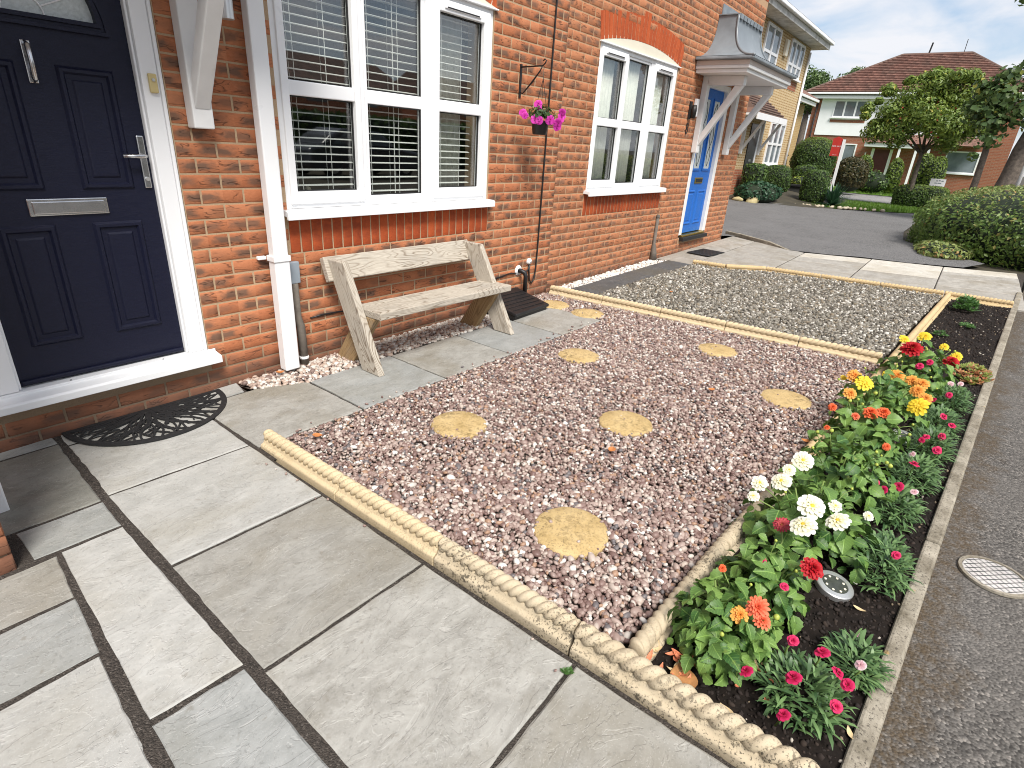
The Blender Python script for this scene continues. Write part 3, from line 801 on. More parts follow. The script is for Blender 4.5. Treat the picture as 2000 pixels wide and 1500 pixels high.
def brick_house(root, x0, x1, n0, n1, zoff, xoff, bm, mm, holes, blocked, soldiers, arches, keep=296, rec=0.0030):
    wall_mb = MB()
    ztop = zoff + 0.075 * n1
    holes_wall(wall_mb, x0, x1, -0.25, ztop, holes, WY + rec, WY + 0.26)
    wall = wall_mb.build('wall', mm, root)
    pieces = []       # (V world, F, mat)
    for (a, b, c, d) in layout(x0, x1, n0, n1, zoff, xoff, blocked):
        pieces.append(('h', (a + b) / 2, (c + d) / 2, (b - a) / 0.215, 0.0, int(_br.integers(10)), float(_br.uniform(-0.0008, 0.0004))))
    for (a, b, c, d) in soldiers:
        k = int(round((b - a) / 0.075))
        for i in range(k):
            xx = a + (i + 0.5) * (b - a) / k
            pieces.append(('s', xx, (c + d) / 2, (d - c - 0.006) / 0.215, ((b - a) / k - 0.010) / 0.065, int(_br.integers(10)), float(_br.uniform(-0.001, 0.001)) - 0.001))
    cand = []
    for i, p in enumerate(pieces):
        u, v, dep = proj((p[1], WY, p[2]))
        ok = -20 < u < 2020 and -10 < v < 1510 and dep > 0
        cand.append((-(1.0 / dep**2) * (abs(p[3])) if ok else 1.0, i))
    for pts in arches:
        pass
    cand.sort()
    single = {i for s, i in cand[:keep - sum(len(a) for a in arches)] if s < 0}
    cache = {}
    AV, AF, base = [], [], 0
    SV, SF, sbase = [], [], 0
    off = wloc(wall)
    for i, p in enumerate(pieces):
        V, F = BV[p[5]]
        if p[0] == 'h':
            if i in single:
                key = ('h', p[5])
                if key not in cache: cache[key] = np_mesh('brick', V, F, bm)
                link('brick', cache[key], wall, (p[1] - off.x, WY + p[6] - off.y, p[2] - off.z), None, (p[3], 1, 1))
            else:
                W_ = V * np.array([p[3], 1, 1]) + np.array([p[1], WY + p[6], p[2]])
                AV.append(W_); AF.append(F + base); base += len(V)
        else:
            # stand the brick on end
            if i in single:
                key = ('s', p[5])
                if key not in cache:
                    W_ = np.stack([-V[:, 2], V[:, 1], V[:, 0]], 1)
                    cache[key] = np_mesh('brick', W_, F, M['soldier'])
                link('brick', cache[key], wall, (p[1] - off.x, WY + p[6] - off.y, p[2] - off.z), None, (p[4], 1, p[3]))
            else:
                W_ = np.stack([-V[:, 2] * p[4], V[:, 1], V[:, 0] * p[3]], 1) + np.array([p[1], WY + p[6], p[2]])
                SV.append(W_); SF.append(F + sbase); sbase += len(V)
    for vous in arches:
        for q in vous:
            mb = MB(); yy = WY - 0.0005 + random.uniform(-0.0007, 0.0007)
            mb.prism([(x, yy, z) for x, z in q], (0, 0.03, 0))
            mb.build('brick', M['soldier'], wall)
    if AV:
        o = link('brickwork', np_mesh('brickwork', np.concatenate(AV) - np.array(off), np.concatenate(AF), bm), wall); tag(o, kind='stuff')
    if SV:
        o = link('soldier_brickwork', np_mesh('soldier_brickwork', np.concatenate(SV) - np.array(off), np.concatenate(SF), M['soldier']), wall); tag(o, kind='stuff')
    # upper storey and roof, above the picture
    MB().box(x0, x1, WY + 0.001, WY + 0.26, ztop + 0.001, 5.0).build('upper_wall', bm, root)
    MB().prism([(x0, WY - 0.35, 4.98), (x0, WY + 4.2, 7.1), (x0, WY + 8.7, 4.98), (x0, WY + 8.7, 4.85), (x0, WY - 0.35, 4.85)], (x1 - x0, 0, 0)).build('roof', M['tile'], root)
    return wall

M['tile'] = simple('roof_tile', (0.10, 0.055, 0.042), 0.85, 0.3, 6.0, 0.5, 20.0)

house1 = empty('terraced_house', (1.7, WY, 0.0))
tag(house1, 'nearest red brick house with navy front door and blind-hung window', 'house')
A1 = arch_rows(2.763, 0.925, 2.285, 0.10, 25, 0.222)
A1d = arch_rows(0.8375, 0.50, 2.29, 0.05, 14, 0.222)
brick_house(house1, -0.95, 4.618, -3, 46, 0.034, 1.39, M['brick1'], M['mortar1'],
            [(0.375, 1.30, 0.175, 2.285), (1.865, 3.655, 0.94, 2.28)],
            [(0.37, 1.305, 0.110, 2.34), (1.860, 3.667, 0.709, 0.934), (1.863, 3.658, 0.93, 2.285), (1.86, 3.667, 2.28, 2.50)],
            [(1.862, 3.665, 0.709, 0.934)], [A1, A1d])
house2 = empty('terraced_house', (7.1, WY, 0.09))
tag(house2, 'further red brick house with blue front door under a lead canopy', 'house')
A2 = arch_rows(6.085, 0.925, 2.318, 0.10, 25, 0.222)
brick_house(house2, 4.626, 9.66, -2, 49, 0.071, 4.70, M['brick2'], M['mortar2'],
            [(7.82, 8.82, 0.30, 2.285), (5.182, 6.975, 0.975, 2.315)],
            [(7.815, 8.825, 0.27, 2.30), (5.158, 7.002, 0.746, 0.971), (5.181, 6.976, 0.96, 2.32), (5.155, 7.0, 2.31, 2.54), (8.55, 9.66, 3.42, 3.65)],
            [(5.16, 7.0, 0.746, 0.971), (8.55, 9.66, 3.446, 3.671)], [A2], rec=0.0030)
# side wall of the further house
MB().box(9.40, 9.652, WY + 0.262, WY + 8.3, -0.2, 4.85).build('side_wall', M['brick2'], house2)

# ------------------------------------------------------------------ windows
def make_window(root, ox, oz, items):
    """three-light white cottage window; measured on the near house"""
    w_ = empty('window', (2.76 + ox, WY + 0.02, 0.97 + oz), root)
    f = MB(); Y0, Y1 = WY + 0.012, WY + 0.075
    def b(x0, x1, z0, z1, y0=Y0, y1=Y1): f.box(x0 + ox, x1 + ox, y0, y1, z0 + oz, z1 + oz)
    b(1.866, 1.905, 0.965, 2.278); b(3.605, 3.654, 0.965, 2.278)
    b(1.9055, 3.6045, 2.2355, 2.278); b(1.9055, 3.6045, 0.965, 0.999)
    b(2.421, 2.465, 0.9995, 2.235); b(2.982, 3.054, 0.9995, 2.235)
    f.build('frame', M['upvc'], w_, bevel=0.004)
    s = MB(); f = s; S0, S1 = WY - 0.002, WY + 0.060
    def sash(x0, x1, z0, z1, px0, px1, zl, zh, y0=S0, y1=S1):
        b(x0, px0, z0, z1, y0, y1); b(px1, x1, z0, z1, y0, y1)
        b(px0 + 0.0005, px1 - 0.0005, z0, zl[0], y0, y1); b(px0 + 0.0005, px1 - 0.0005, zh[1], z1, y0, y1)
        b(px0 + 0.0005, px1 - 0.0005, zl[1], zh[0], y0 + 0.006, y1)
    sash(1.899, 2.426, 0.990, 2.243, 1.945, 2.385, (1.060, 1.570), (1.645, 2.172))
    f.build('sash', M['upvc'], w_, bevel=0.005)
    f = MB(); sash(3.048, 3.612, 0.990, 2.243, 3.100, 3.548, (1.060, 1.570), (1.645, 2.172)); f.build('sash', M['upvc'], w_, bevel=0.005)
    f = MB(); sash(2.4655, 2.9815, 0.9995, 2.235, 2.495, 2.950, (1.024, 1.570), (1.648, 2.212), WY + 0.022, WY + 0.066); f.build('fixed_light', M['upvc'], w_, bevel=0.004)
    for (x0, x1, z0, z1) in [(1.945, 2.385, 1.060, 1.570), (1.945, 2.385, 1.645, 2.172), (3.100, 3.548, 1.060, 1.570), (3.100, 3.548, 1.645, 2.172), (2.495, 2.950, 1.024, 1.570), (2.495, 2.950, 1.648, 2.212)]:
        f = MB(); b(x0 - 0.004, x1 + 0.004, z0 - 0.004, z1 + 0.004, WY + 0.044, WY + 0.050)
        p = f.build('pane', M['glass'], w_)
        g = MB(); f = g
        for q in [(x0, x0 + 0.006, z0, z1), (x1 - 0.006, x1, z0, z1), (x0 + 0.0065, x1 - 0.0065, z0, z0 + 0.006), (x0 + 0.0065, x1 - 0.0065, z1 - 0.006, z1)]:
            b(*q, WY + 0.030, WY + 0.043)
        f.build('gasket', M['gasket'], p)
    for xa in (1.98, 3.14):
        f = MB(); b(xa, xa + 0.36, 2.192, 2.232, WY - 0.010, WY - 0.0025); v = f.build('vent', M['upvc'], w_, bevel=0.003)
        f = MB(); b(xa + 0.02, xa + 0.34, 2.196, 2.203, WY - 0.0125, WY - 0.0105); f.build('slot', M['gasket'], v)
    # sloping sill
    sill = MB().prism([(1.822 + ox, WY - 0.078, 0.912 + oz), (1.822 + ox, WY - 0.078, 0.955 + oz), (1.822 + ox, WY - 0.060, 0.963 + oz), (1.822 + ox, WY + 0.06, 0.975 - 0.0115 + oz), (1.822 + ox, WY + 0.06, 0.935 + oz), (1.822 + ox, WY - 0.055, 0.930 + oz), (1.822 + ox, WY - 0.060, 0.912 + oz)], (1.840, 0, 0))
    sill.build('sill', M['upvc'], w_, bevel=0.003)
    # cream board filling the arch above the frame
    pts = [(1.850, 2.282)] + [(2.763 + 0.915 * math.cos(math.pi - k / 12 * math.pi) , 2.284 + 0.1 * math.sin(k / 12 * math.pi) ** 0.8) for k in range(13)] + [(3.676, 2.282)]
    MB().prism([(x + ox, WY + 0.0016, z + oz) for x, z in pts][::-1], (0, 0.03, 0)).build('arch_board', M['cream'], w_)
    bx('drip_rail', M['upvc'], 1.845 + ox, 3.680 + ox, WY - 0.018, WY + 0.010, 2.270 + oz, 2.2815 + oz, w_, 0.003)
    # dark room behind
    rm = MB()
    x0, x1, z0, z1 = 1.2 + ox, 4.35 + ox, 0.2, 2.62
    rm.box(x0, x1, 6.0, 6.05, z0, z1); rm.box(x0 - 0.05, x0, WY + 0.27, 6.0, z0, z1); rm.box(x1, x1 + 0.05, WY + 0.27, 6.0, z0, z1)
    rm.box(x0, x1, WY + 0.27, 6.0, z0 - 0.05, z0); rm.box(x0, x1, WY + 0.27, 6.0, z1, z1 + 0.05)
    rm.build('room', M['room'], root)
    return w_

win1 = make_window(house1, 0, 0, None)
win2 = make_window(house2, 3.318, 0.033, None)
bx('inner_sill', M['upvc'], 1.85, 3.67, WY + 0.077, WY + 0.30, 0.955, 0.985, house1)

def blind(x0, x1, z0, z1, tilt, label, cords):
    t = empty('venetian_blind', ((x0 + x1) / 2, WY + 0.115, z0))
    tag(t, label, 'blind', 'white venetian blinds in the nearest window')
    hr = bx('head_rail', M['blind'], x0, x1, WY + 0.090, WY + 0.140, z1 - 0.03, z1, t, 0.003)
    bx('bottom_rail', M['blind'], x0, x1, WY + 0.095, WY + 0.135, z0, z0 + 0.018, t, 0.003)
    n = int((z1 - z0 - 0.07) / 0.0445)
    prof = [(-0.024, -0.003), (-0.012, 0.0005), (0.0, 0.002), (0.012, 0.0005), (0.024, -0.003)]
    V = []; 
    for xx in (x0, x1):
        for y, z in prof: V.append((xx - (x0 + x1) / 2, y, z))
    for xx in (x0, x1):
        for y, z in prof: V.append((xx - (x0 + x1) / 2, y, z - 0.0020))
    F = [(i, i + 5, i + 6, i + 1) for i in range(4)] + [(10 + i, 11 + i, 16 + i, 15 + i) for i in range(4)] + [(0, 10, 15, 5), (4, 9, 19, 14)]
    me = np_mesh('slat', V, F, M['blind'])
    for k in range(n):
        link('slat', me, t, (0, random.uniform(-0.001, 0.001), 0.045 + 0.0445 * k), (R(tilt + random.uniform(-1.5, 1.5)), 0, R(random.uniform(-0.1, 0.1))))
    for cx_ in cords:
        for yy in (-0.026, 0.026):
            MB().tube([(cx_, WY + 0.115 + yy, z0 + 0.01), (cx_, WY + 0.115 + yy, z1 - 0.02)], 0.0018, 5).build('cord', M['blind'], t)
blind(1.915, 2.420, 1.000, 2.235, 3, 'white slatted blind behind the left light of the nearest window', (2.25, 2.04))
blind(2.462, 2.985, 1.000, 2.235, 2, 'white slatted blind behind the middle light of the nearest window', (2.76, 2.80, 2.56))
blind(3.060, 3.520, 1.000, 2.235, 5, 'white slatted blind behind the right light of the nearest window', (3.40, 3.20))

def curtain(x0, x1, z0, z1, y, amp, n, label, group, mat='curtain'):
    V = []; m = n * 10
    for j, z in enumerate((z0, z1)):
        for i in range(m + 1):
            u = i / m
            V.append((x0 + (x1 - x0) * u - (x0 + x1) / 2, amp * math.sin(u * n * 2 * math.pi + 0.6 * math.sin(u * 9)) * (0.8 + 0.3 * math.sin(u * 5)), z - z0))
    F = np.array([(i, i + 1, m + 2 + i, m + 1 + i) for i in range(m)])
    o = link('curtain', np_mesh('curtain', V, F, M[mat], smooth=True), None, ((x0 + x1) / 2, y, z0))
    md = o.modifiers.new('thick', 'SOLIDIFY'); md.thickness = 0.003
    tag(o, label, 'curtain', group)
curtain(3.075, 3.50, 0.985, 2.24, WY + 0.185, 0.016, 6, 'pleated pale curtain behind the right light of the blind-hung window', None)
for (a, b, nm) in [(5.21, 5.69, 'left'), (5.79, 6.24, 'middle'), (6.39, 6.84, 'right')]:
    curtain(a, b - 0.035, 1.0, 2.27, WY + 0.10, 0.013, 7, 'pale vertical-fold curtain behind the %s light of the further house window' % nm, 'curtains in the further window')

# ornaments on the inside sill
t = empty('plastic_bottle', (2.01, WY + 0.20, 0.985)); tag(t, 'small blue and white plastic bottle on the sill behind the blinds', 'bottle')
MB().lathe([(0.033, 0.0), (0.034, 0.01), (0.034, 0.04)], (2.01, WY + 0.20, 0.985), 14).build('base', M['upvc'], t, smooth=True)
MB().lathe([(0.036, 0.041), (0.043, 0.05), (0.043, 0.12), (0.036, 0.14), (0.036, 0.15)], (2.01, WY + 0.20, 0.985), 14).build('body', simple('blue_plastic', (0.20, 0.36, 0.52), 0.3, 0.1), t, smooth=True)
t = MB().lathe([(0.026, 0.0), (0.028, 0.02), (0.018, 0.045), (0.022, 0.06), (0.014, 0.08), (0.004, 0.085)], (2.14, WY + 0.20, 0.985), 12).build('figurine', M['cream'], smooth=True)
tag(t, 'tiny cream figurine on the sill behind the left blind', 'figurine')

# ------------------------------------------------------------------ doors
def panel(root, x0, x1, z0, z1, y, mat, name='panel'):
    prof = [(0.0, 0.0), (0.010, -0.011), (0.022, -0.011), (0.034, 0.006), (0.042, 0.006), (0.056, -0.005), (0.060, -0.006)]
    V = []; F = []
    for d, h in prof:
        V += [(x0 + d, y + h, z0 + d), (x1 - d, y + h, z0 + d), (x1 - d, y + h, z1 - d), (x0 + d, y + h, z1 - d)]
    for i in range(len(prof) - 1):
        for k in range(4):
            k2 = (k + 1) % 4
            F.append((4*i + k, 4*i + k2, 4*i + 4 + k2, 4*i + 4 + k))
    e = 4 * (len(prof) - 1); F.append((e, e + 1, e + 2, e + 3))
    return MB().add(V, F).build(name, mat, root)

def door_leaf_mat(name, col):
    t = NT(name); p = t.pos()
    g = t.noise(t.vm('MULTIPLY', p, (5.0, 1.0, 46.0)), 3.2, 4, 0.65, 0.7)
    ln = t.ramp(g, [(0.46, 1.0), (0.52, 0.0), (0.58, 0.7)])
    f = t.noise(p, 260.0, 2, 0.6)
    c = t.mix(t.ma('MULTIPLY', t.ramp(f, [(0.45, 0.0), (0.75, 1.0)]), 0.35), col, tuple(k * 2.6 + 0.006 for k in col))
    t.bsdf(c, 0.48, t.bump(t.ma('ADD', ln, t.ma('MULTIPLY', f, 0.4)), 0.25, 0.002), **{'Specular IOR Level': 0.32}); return t.m
M['navy'] = door_leaf_mat('navy_door', (0.0040, 0.0052, 0.019))
M['blue'] = door_leaf_mat('blue_door', (0.016, 0.115, 0.42))

d1 = empty('door', (0.8375, WY + 0.05, 0.24), house1)
LY = WY + 0.050
def fan_leaf():
    """leaf with a half-round light cut through it"""
    cx_, zc, r = 0.8375, 1.76, 0.242
    x0, x1, z0, z1 = 0.480, 1.195, 0.240, 2.215
    N = 24
    arc = [(cx_ + r * math.cos(math.pi * k / N), zc + r * math.sin(math.pi * k / N)) for k in range(N + 1)]
    mb = MB()
    def quad(a, b, c, d):
        mb.add([(a[0], LY, a[1]), (b[0], LY, b[1]), (c[0], LY, c[1]), (d[0], LY, d[1])], [(0, 1, 2, 3)])
    quad((x0, z0), (x1, z0), (x1, zc), (x0, zc))
    quad((arc[0][0], zc), (x1, zc), (x1, z1), (arc[0][0], z1)); quad((x0, zc), (arc[-1][0], zc), (arc[-1][0], z1), (x0, z1))
    for a, b in zip(arc[:-1], arc[1:]):
        quad((b[0], b[1]), (a[0], a[1]), (a[0], z1), (b[0], z1))
    mb.box(x0, x1, LY + 0.040, LY + 0.046, z0, zc - 0.002)
    mb.build('leaf', M['navy'], d1)
    # moulded surround
    for k, (dr, w0, h) in enumerate([(0.0, 0.016, 0.020), (0.017, 0.012, 0.010), (0.030, 0.014, 0.016)]):
        q = MB()
        ra, rb = r + dr, r + dr + w0
        oa = [(cx_ + ra * math.cos(math.pi * i / N), zc - dr + ra * math.sin(math.pi * i / N) + 0) for i in range(N + 1)]
        ob = [(cx_ + rb * math.cos(math.pi * i / N), zc - dr + rb * math.sin(math.pi * i / N)) for i in range(N + 1)]
        for i in range(N):
            q.prism([(oa[i][0], LY - h, oa[i][1]), (ob[i][0], LY - h, ob[i][1]), (ob[i + 1][0], LY - h, ob[i + 1][1]), (oa[i + 1][0], LY - h, oa[i + 1][1])], (0, h + 0.012, 0))
        q.box(cx_ - rb, cx_ + rb, LY - h, LY + 0.012, zc - dr - w0, zc - dr)
        q.build('moulding', M['navy'], d1)
    g = MB(); g.prism([(x, LY + 0.014, z) for x, z in arc][::-1], (0, 0.006, 0)); gl = g.build('fan_light', M['frost'], d1)
    for an in (28, 62, 90, 118, 152):
        a = R(an)
        MB().tube([(cx_ + 0.07 * math.cos(a), LY + 0.011, zc + 0.07 * math.sin(a)), (cx_ + (0.16) * math.cos(a) , LY + 0.011, zc + 0.15 * math.sin(a)), (cx_ + 0.238 * math.cos(a + 0.12), LY + 0.011, zc + 0.238 * math.sin(a + 0.12))], 0.003, 6).build('leading', M['upvc'], gl)
    MB().tube([(cx_ + 0.07 * math.cos(math.pi * i / 12), LY + 0.011, zc + 0.07 * math.sin(math.pi * i / 12)) for i in range(13)], 0.003, 6).build('leading', M['upvc'], gl)
fan_leaf()
for (x0, x1, z0, z1) in [(0.563, 0.762, 1.09, 1.585), (0.898, 1.110, 1.09, 1.585), (0.561, 0.764, 0.413, 0.945), (0.903, 1.112, 0.413, 0.945)]:
    panel(d1, x0, x1, z0, z1, LY, M['navy'])
bx('weather_bar', M['navy'], 0.484, 1.191, LY - 0.016, LY - 0.0005, 0.246, 0.268, d1, 0.007)
lp = bx('letter_plate', M['chrome'], 0.682, 0.981, LY - 0.010, LY - 0.0005, 0.984, 1.056, d1, 0.004)
bx('flap', M['chrome'], 0.697, 0.966, LY - 0.017, LY - 0.0105, 0.993, 1.044, lp, 0.005)
kn = MB().tube([(0.815, LY - 0.006, 1.652), (0.815, LY - 0.028, 1.645), (0.815, LY - 0.034, 1.585), (0.815, LY - 0.028, 1.525), (0.815, LY - 0.006, 1.518)], [0.010, 0.011, 0.009, 0.011, 0.010], 10).build('knocker', M['chrome'], d1, smooth=True)
MB().box(0.799, 0.831, LY - 0.006, LY - 0.0005, 1.508, 1.662).build('back_plate', M['chrome'], kn, bevel=0.005)
hd = bx('handle', M['chrome'], 1.152, 1.184, LY - 0.011, LY - 0.0005, 1.092, 1.327, d1, 0.009)
MB().tube([(1.168, LY - 0.010, 1.238), (1.168, LY - 0.040, 1.238), (1.155, LY - 0.050, 1.238), (1.070, LY - 0.050, 1.237)], [0.009, 0.009, 0.010, 0.008], 10).build('lever', M['chrome'], hd, smooth=True)
MB().lathe([(0.009, -0.020), (0.009, -0.010)], (1.168, LY, 1.135), 12, 'y').build('cylinder', M['steel'], hd)
# white frame
fr = MB()
for (a, b, y0) in [(0.378, 0.394, WY - 0.004), (0.3945, 0.468, WY + 0.004), (0.4685, 0.480, WY + 0.020), (1.195, 1.2065, WY + 0.020), (1.207, 1.2805, WY + 0.004), (1.281, 1.297, WY - 0.004)]:
    fr.box(a, b, y0, WY + 0.12, 0.236, 2.282)
fr.box(0.4805, 1.1945, WY + 0.018, WY + 0.12, 2.2165, 2.282)
fr.build('door_frame', M['upvc'], d1, bevel=0.005)
th = MB().prism([(0.335, WY - 0.075, 0.172), (0.335, WY - 0.075, 0.205), (0.335, WY - 0.066, 0.213), (0.335, WY - 0.004, 0.222), (0.335, WY - 0.004, 0.235), (0.335, WY + 0.12, 0.2355), (0.335, WY + 0.12, 0.172)], (1.003, 0, 0)).build('threshold', M['upvc'], d1, bevel=0.003)
for xx in (0.66, 1.07): MB().lathe([(0.004, 0), (0.004, 0.002)], (xx, WY + 0.008, 0.2356), 8).build('screw', M['gasket'], th)
bell = bx('bell_push', M['bell'], 1.232, 1.268, WY - 0.012, WY + 0.0035, 1.512, 1.592, d1, 0.005)
MB().lathe([(0.0065, -0.019), (0.0075, -0.016), (0.0075, -0.0142)], (1.250, WY + 0.001, 1.566), 12, 'y').build('button', M['steel'], bell)

d2 = empty('door', (8.32, WY + 0.05, 0.33), house2)
bx('leaf', M['blue'], 7.92, 8.72, LY, LY + 0.045, 0.345, 2.215, d2)
for (x0, x1) in [(8.00, 8.27), (8.37, 8.64)]:
    g = bx('glazing', M['frost'], x0 + 0.03, x1 - 0.03, LY - 0.006, LY - 0.001, 1.22, 2.08, d2, 0)
    q = MB()
    for (a, b, c, d) in [(x0, x0 + 0.03, 1.19, 2.11), (x1 - 0.03, x1, 1.19, 2.11), (x0 + 0.0305, x1 - 0.0305, 1.19, 1.22), (x0 + 0.0305, x1 - 0.0305, 2.08, 2.11)]:
        q.box(a, b, LY - 0.014, LY - 0.0005, c, d)
    q.build('moulding', M['blue'], d2, bevel=0.004)
    q = MB(); cx_ = (x0 + x1) / 2
    for s_ in (-1, 1):
        q.tube([(cx_ + s_ * 0.06 * math.sin(k / 12 * math.pi * 3), LY - 0.009, 1.25 + 0.8 * k / 12) for k in range(13)], 0.003, 5)
    q.build('leading', M['iron'], g)
    panel(d2, x0, x1, 0.46, 0.93, LY, M['blue'])
lp = bx('letter_plate', M['brass'], 8.18, 8.46, LY - 0.012, LY - 0.0005, 1.02, 1.10, d2, 0.004)
bx('flap', M['gasket'], 8.205, 8.435, LY - 0.016, LY - 0.0125, 1.037, 1.083, lp, 0.002)
fr = MB()
fr.box(7.82, 7.9195, WY + 0.0, WY + 0.12, 0.335, 2.284); fr.box(8.7205, 8.82, WY + 0.0, WY + 0.12, 0.335, 2.284); fr.box(7.92, 8.72, WY + 0.0, WY + 0.12, 2.2155, 2.284)
fr.build('door_frame', M['paint'], d2, bevel=0.005)
bx('threshold', M['brass'], 7.90, 8.74, WY - 0.02, WY + 0.10, 0.305, 0.334, d2, 0.004)
bx('step', M['gasket'], 7.86, 8.80, WY - 0.06, WY + 0.11, 0.255, 0.3045, d2, 0.004)

# ------------------------------------------------------------------ canopies
def canopy(root, cx_, dz):
    c = empty('door_canopy', (cx_, WY, 2.31 + dz), root)
    Z = lambda z: z + dz
    bx('cornice', M['paint'], cx_ - 0.905, cx_ + 0.905, 2.50, WY - 0.002, Z(2.31), Z(2.352), c, 0.006)
    bx('cornice', M['paint'], cx_ - 0.930, cx_ + 0.930, 2.475, WY - 0.002, Z(2.3525), Z(2.388), c, 0.006)
    bx('cornice', M['mdf'], cx_ - 0.925, cx_ + 0.925, 2.48, WY - 0.002, Z(2.3885), Z(2.440), c, 0.004)
    bx('lead_edge', M['lead'], cx_ - 0.985, cx_ + 0.985, 2.425, WY - 0.002, Z(2.4405), Z(2.478), c, 0.010)
    # bell-shaped lead roof: concave sweep from the edge to a narrow flat top
    V = []; F = []; N = 14
    rings = []
    for i in range(N + 1):
        u = i / N
        s_ = 1 - (1 - u) ** 2.3          # horizontal travel
        zz = 0.478 - 0.478 + 0.505 * (u ** 1.55)
        hw = 0.985 - (0.985 - 0.46) * s_
        yf = 2.425 + (2.875 - 2.425) * s_
        z = Z(2.478) + zz
        rings.append([(cx_ - hw, WY - 0.003, z), (cx_ - hw, yf, z), (cx_ + hw, yf, z), (cx_ + hw, WY - 0.003, z)])
    for r_ in rings: V += r_
    for i in range(N):
        for k in range(3):
            F.append((4*i + k, 4*i + k + 1, 4*i + 5 + k, 4*i + 4 + k))
    F.append((4*N, 4*N + 1, 4*N + 2, 4*N + 3))
    rf = MB().add(V, F).build('lead_roof', M['lead'], c, auto=35)
    for sgn, kk in ((-1, 1), (1, 2)):
        MB().tube([(r_[kk][0], r_[kk][1], r_[kk][2] + 0.002) for r_ in rings], 0.016, 8).build('hip_roll', M['lead'], rf, smooth=True)
    fl = MB(); ztop = Z(2.983)
    fl.box(cx_ - 0.475, cx_ + 0.475, 2.860, WY - 0.004, ztop + 0.001, ztop + 0.012)
    fl.prism([(cx_ - 0.40, WY - 0.012, ztop + 0.013), (cx_ + 0.40, WY - 0.012, ztop + 0.013), (cx_ + 0.40, WY - 0.012, ztop + 0.14), (cx_ - 0.40, WY - 0.012, ztop + 0.14)], (0, 0.010, 0))
    for i in range(7):
        xx = cx_ - 0.40 + 0.133 * i
        fl.box(xx - 0.05, xx + 0.05, 2.852, 2.8595, ztop - 0.04, ztop + 0.012)
    fl.build('flashing', M['lead'], rf)
    for sgn in (-1, 1):
        xb = cx_ + sgn * 0.588
        b = MB()
        zl = 1.372 + (0.045 if dz > -0.01 else 0.0)
        b.box(xb - 0.049, xb + 0.049, WY - 0.075, WY - 0.001, zl, Z(2.3095))
        br = b.build('bracket', M['paint'], c, bevel=0.006)
        MB().box(xb - 0.049, xb + 0.049, 2.60, WY - 0.0755, Z(2.205), Z(2.3095)).build('bracket_arm', M['paint'], br, bevel=0.006)
        zb0 = zl + 0.085; yt = 2.66
        MB().prism([(xb - 0.038, WY - 0.076, zb0), (xb - 0.038, WY - 0.076, zb0 + 0.13), (xb - 0.038, yt + 0.045, Z(2.2045)), (xb - 0.038, yt - 0.055, Z(2.2045))][::-1], (0.076, 0, 0)).build('brace', M['paint'], br, bevel=0.006)
    return c
canopy(house1, 0.8375, -0.033)
canopy(house2, 8.37, 0.0)

# ------------------------------------------------------------------ fittings on the walls
t = empty('wall_lamp', (1.585, WY, 1.95)); tag(t, 'stainless steel cylinder wall lamp beside the navy door', 'lamp')
MB().lathe([(0.047, -0.022), (0.050, -0.018), (0.050, -0.001)], (1.548, WY, 1.955), 24, 'y').build('back_plate', M['steel'], t, auto=40)
MB().tube([(1.552, WY - 0.02, 1.955), (1.575, WY - 0.075, 1.955)], 0.014, 10).build('arm', M['steel'], t, smooth=True)
MB().lathe([(0.028, -0.10), (0.031, -0.098), (0.031, 0.12), (0.028, 0.122)], (1.590, WY - 0.100, 1.955), 24).build('barrel', M['steel'], t, auto=40)
t = empty('wall_lamp', (7.47, WY, 1.9)); tag(t, 'dark slim wall lamp left of the blue door', 'lamp')
bx('back_plate', M['iron'], 7.44, 7.50, WY - 0.02, WY - 0.001, 1.80, 2.0, t)
MB().lathe([(0.03, -0.09), (0.035, 0.0), (0.025, 0.06)], (7.47, WY - 0.06, 1.90), 12).build('lantern', M['iron'], t, smooth=True)
t = bx('wall_box', M['upvc'], 7.585, 7.665, WY - 0.035, WY - 0.001, 1.84, 2.04); tag(t, 'slim white box on the wall left of the blue door', 'box')
t = MB()
for cz in (1.665, 1.725): t.lathe([(0.022, -0.008), (0.034, -0.008), (0.034, -0.001), (0.022, -0.001), (0.022, -0.008)], (7.475, WY, cz), 16, 'y', cap=False)
t = t.build('house_number', M['iron']); tag(t, 'black figure eight house number beside the blue door', 'house number')

dp = empty('downpipe', (1.745, WY - 0.06, 0)); tag(dp, 'white square downpipe between navy door and bench', 'downpipe')
MB().box(1.696, 1.790, WY - 0.100, WY - 0.030, 0.020, 0.712).build('lower_pipe', M['upvc'], dp, bevel=0.007)
MB().box(1.699, 1.787, WY - 0.0965, WY - 0.0335, 0.7125, 4.9).build('upper_pipe', M['upvc'], dp, bevel=0.007)
cl = MB().box(1.690, 1.796, WY - 0.106, WY - 0.024, 0.690, 0.724).build('clip', M['upvc'], dp, bevel=0.004)
MB().box(1.640, 1.6895, WY - 0.026, WY - 0.002, 0.698, 0.718).build('lug', M['upvc'], cl, bevel=0.004)
MB().box(1.7965, 1.815, WY - 0.026, WY - 0.002, 0.698, 0.718).build('lug', M['upvc'], cl, bevel=0.004)
cb = empty('cable_conduit', (1.86, WY - 0.03, 0)); tag(cb, 'grey junction box over a weathered pipe right of the downpipe', 'conduit')
bx('junction_box', M['greybox'], 1.818, 1.888, WY - 0.035, WY - 0.001, 0.535, 0.665, cb, 0.004)
MB().tube([(1.852, WY - 0.025, 0.535), (1.853, WY - 0.025, 0.32), (1.862, WY - 0.032, 0.26), (1.864, WY - 0.034, -0.02)], [0.020, 0.021, 0.026, 0.027], 10).build('pipe', M['lagging'], cb, smooth=True)
MB().lathe([(0.030, 0.05), (0.031, 0.06), (0.028, 0.066)], (1.863, WY - 0.034, 0), 12).build('collar', M['upvc'], cb)
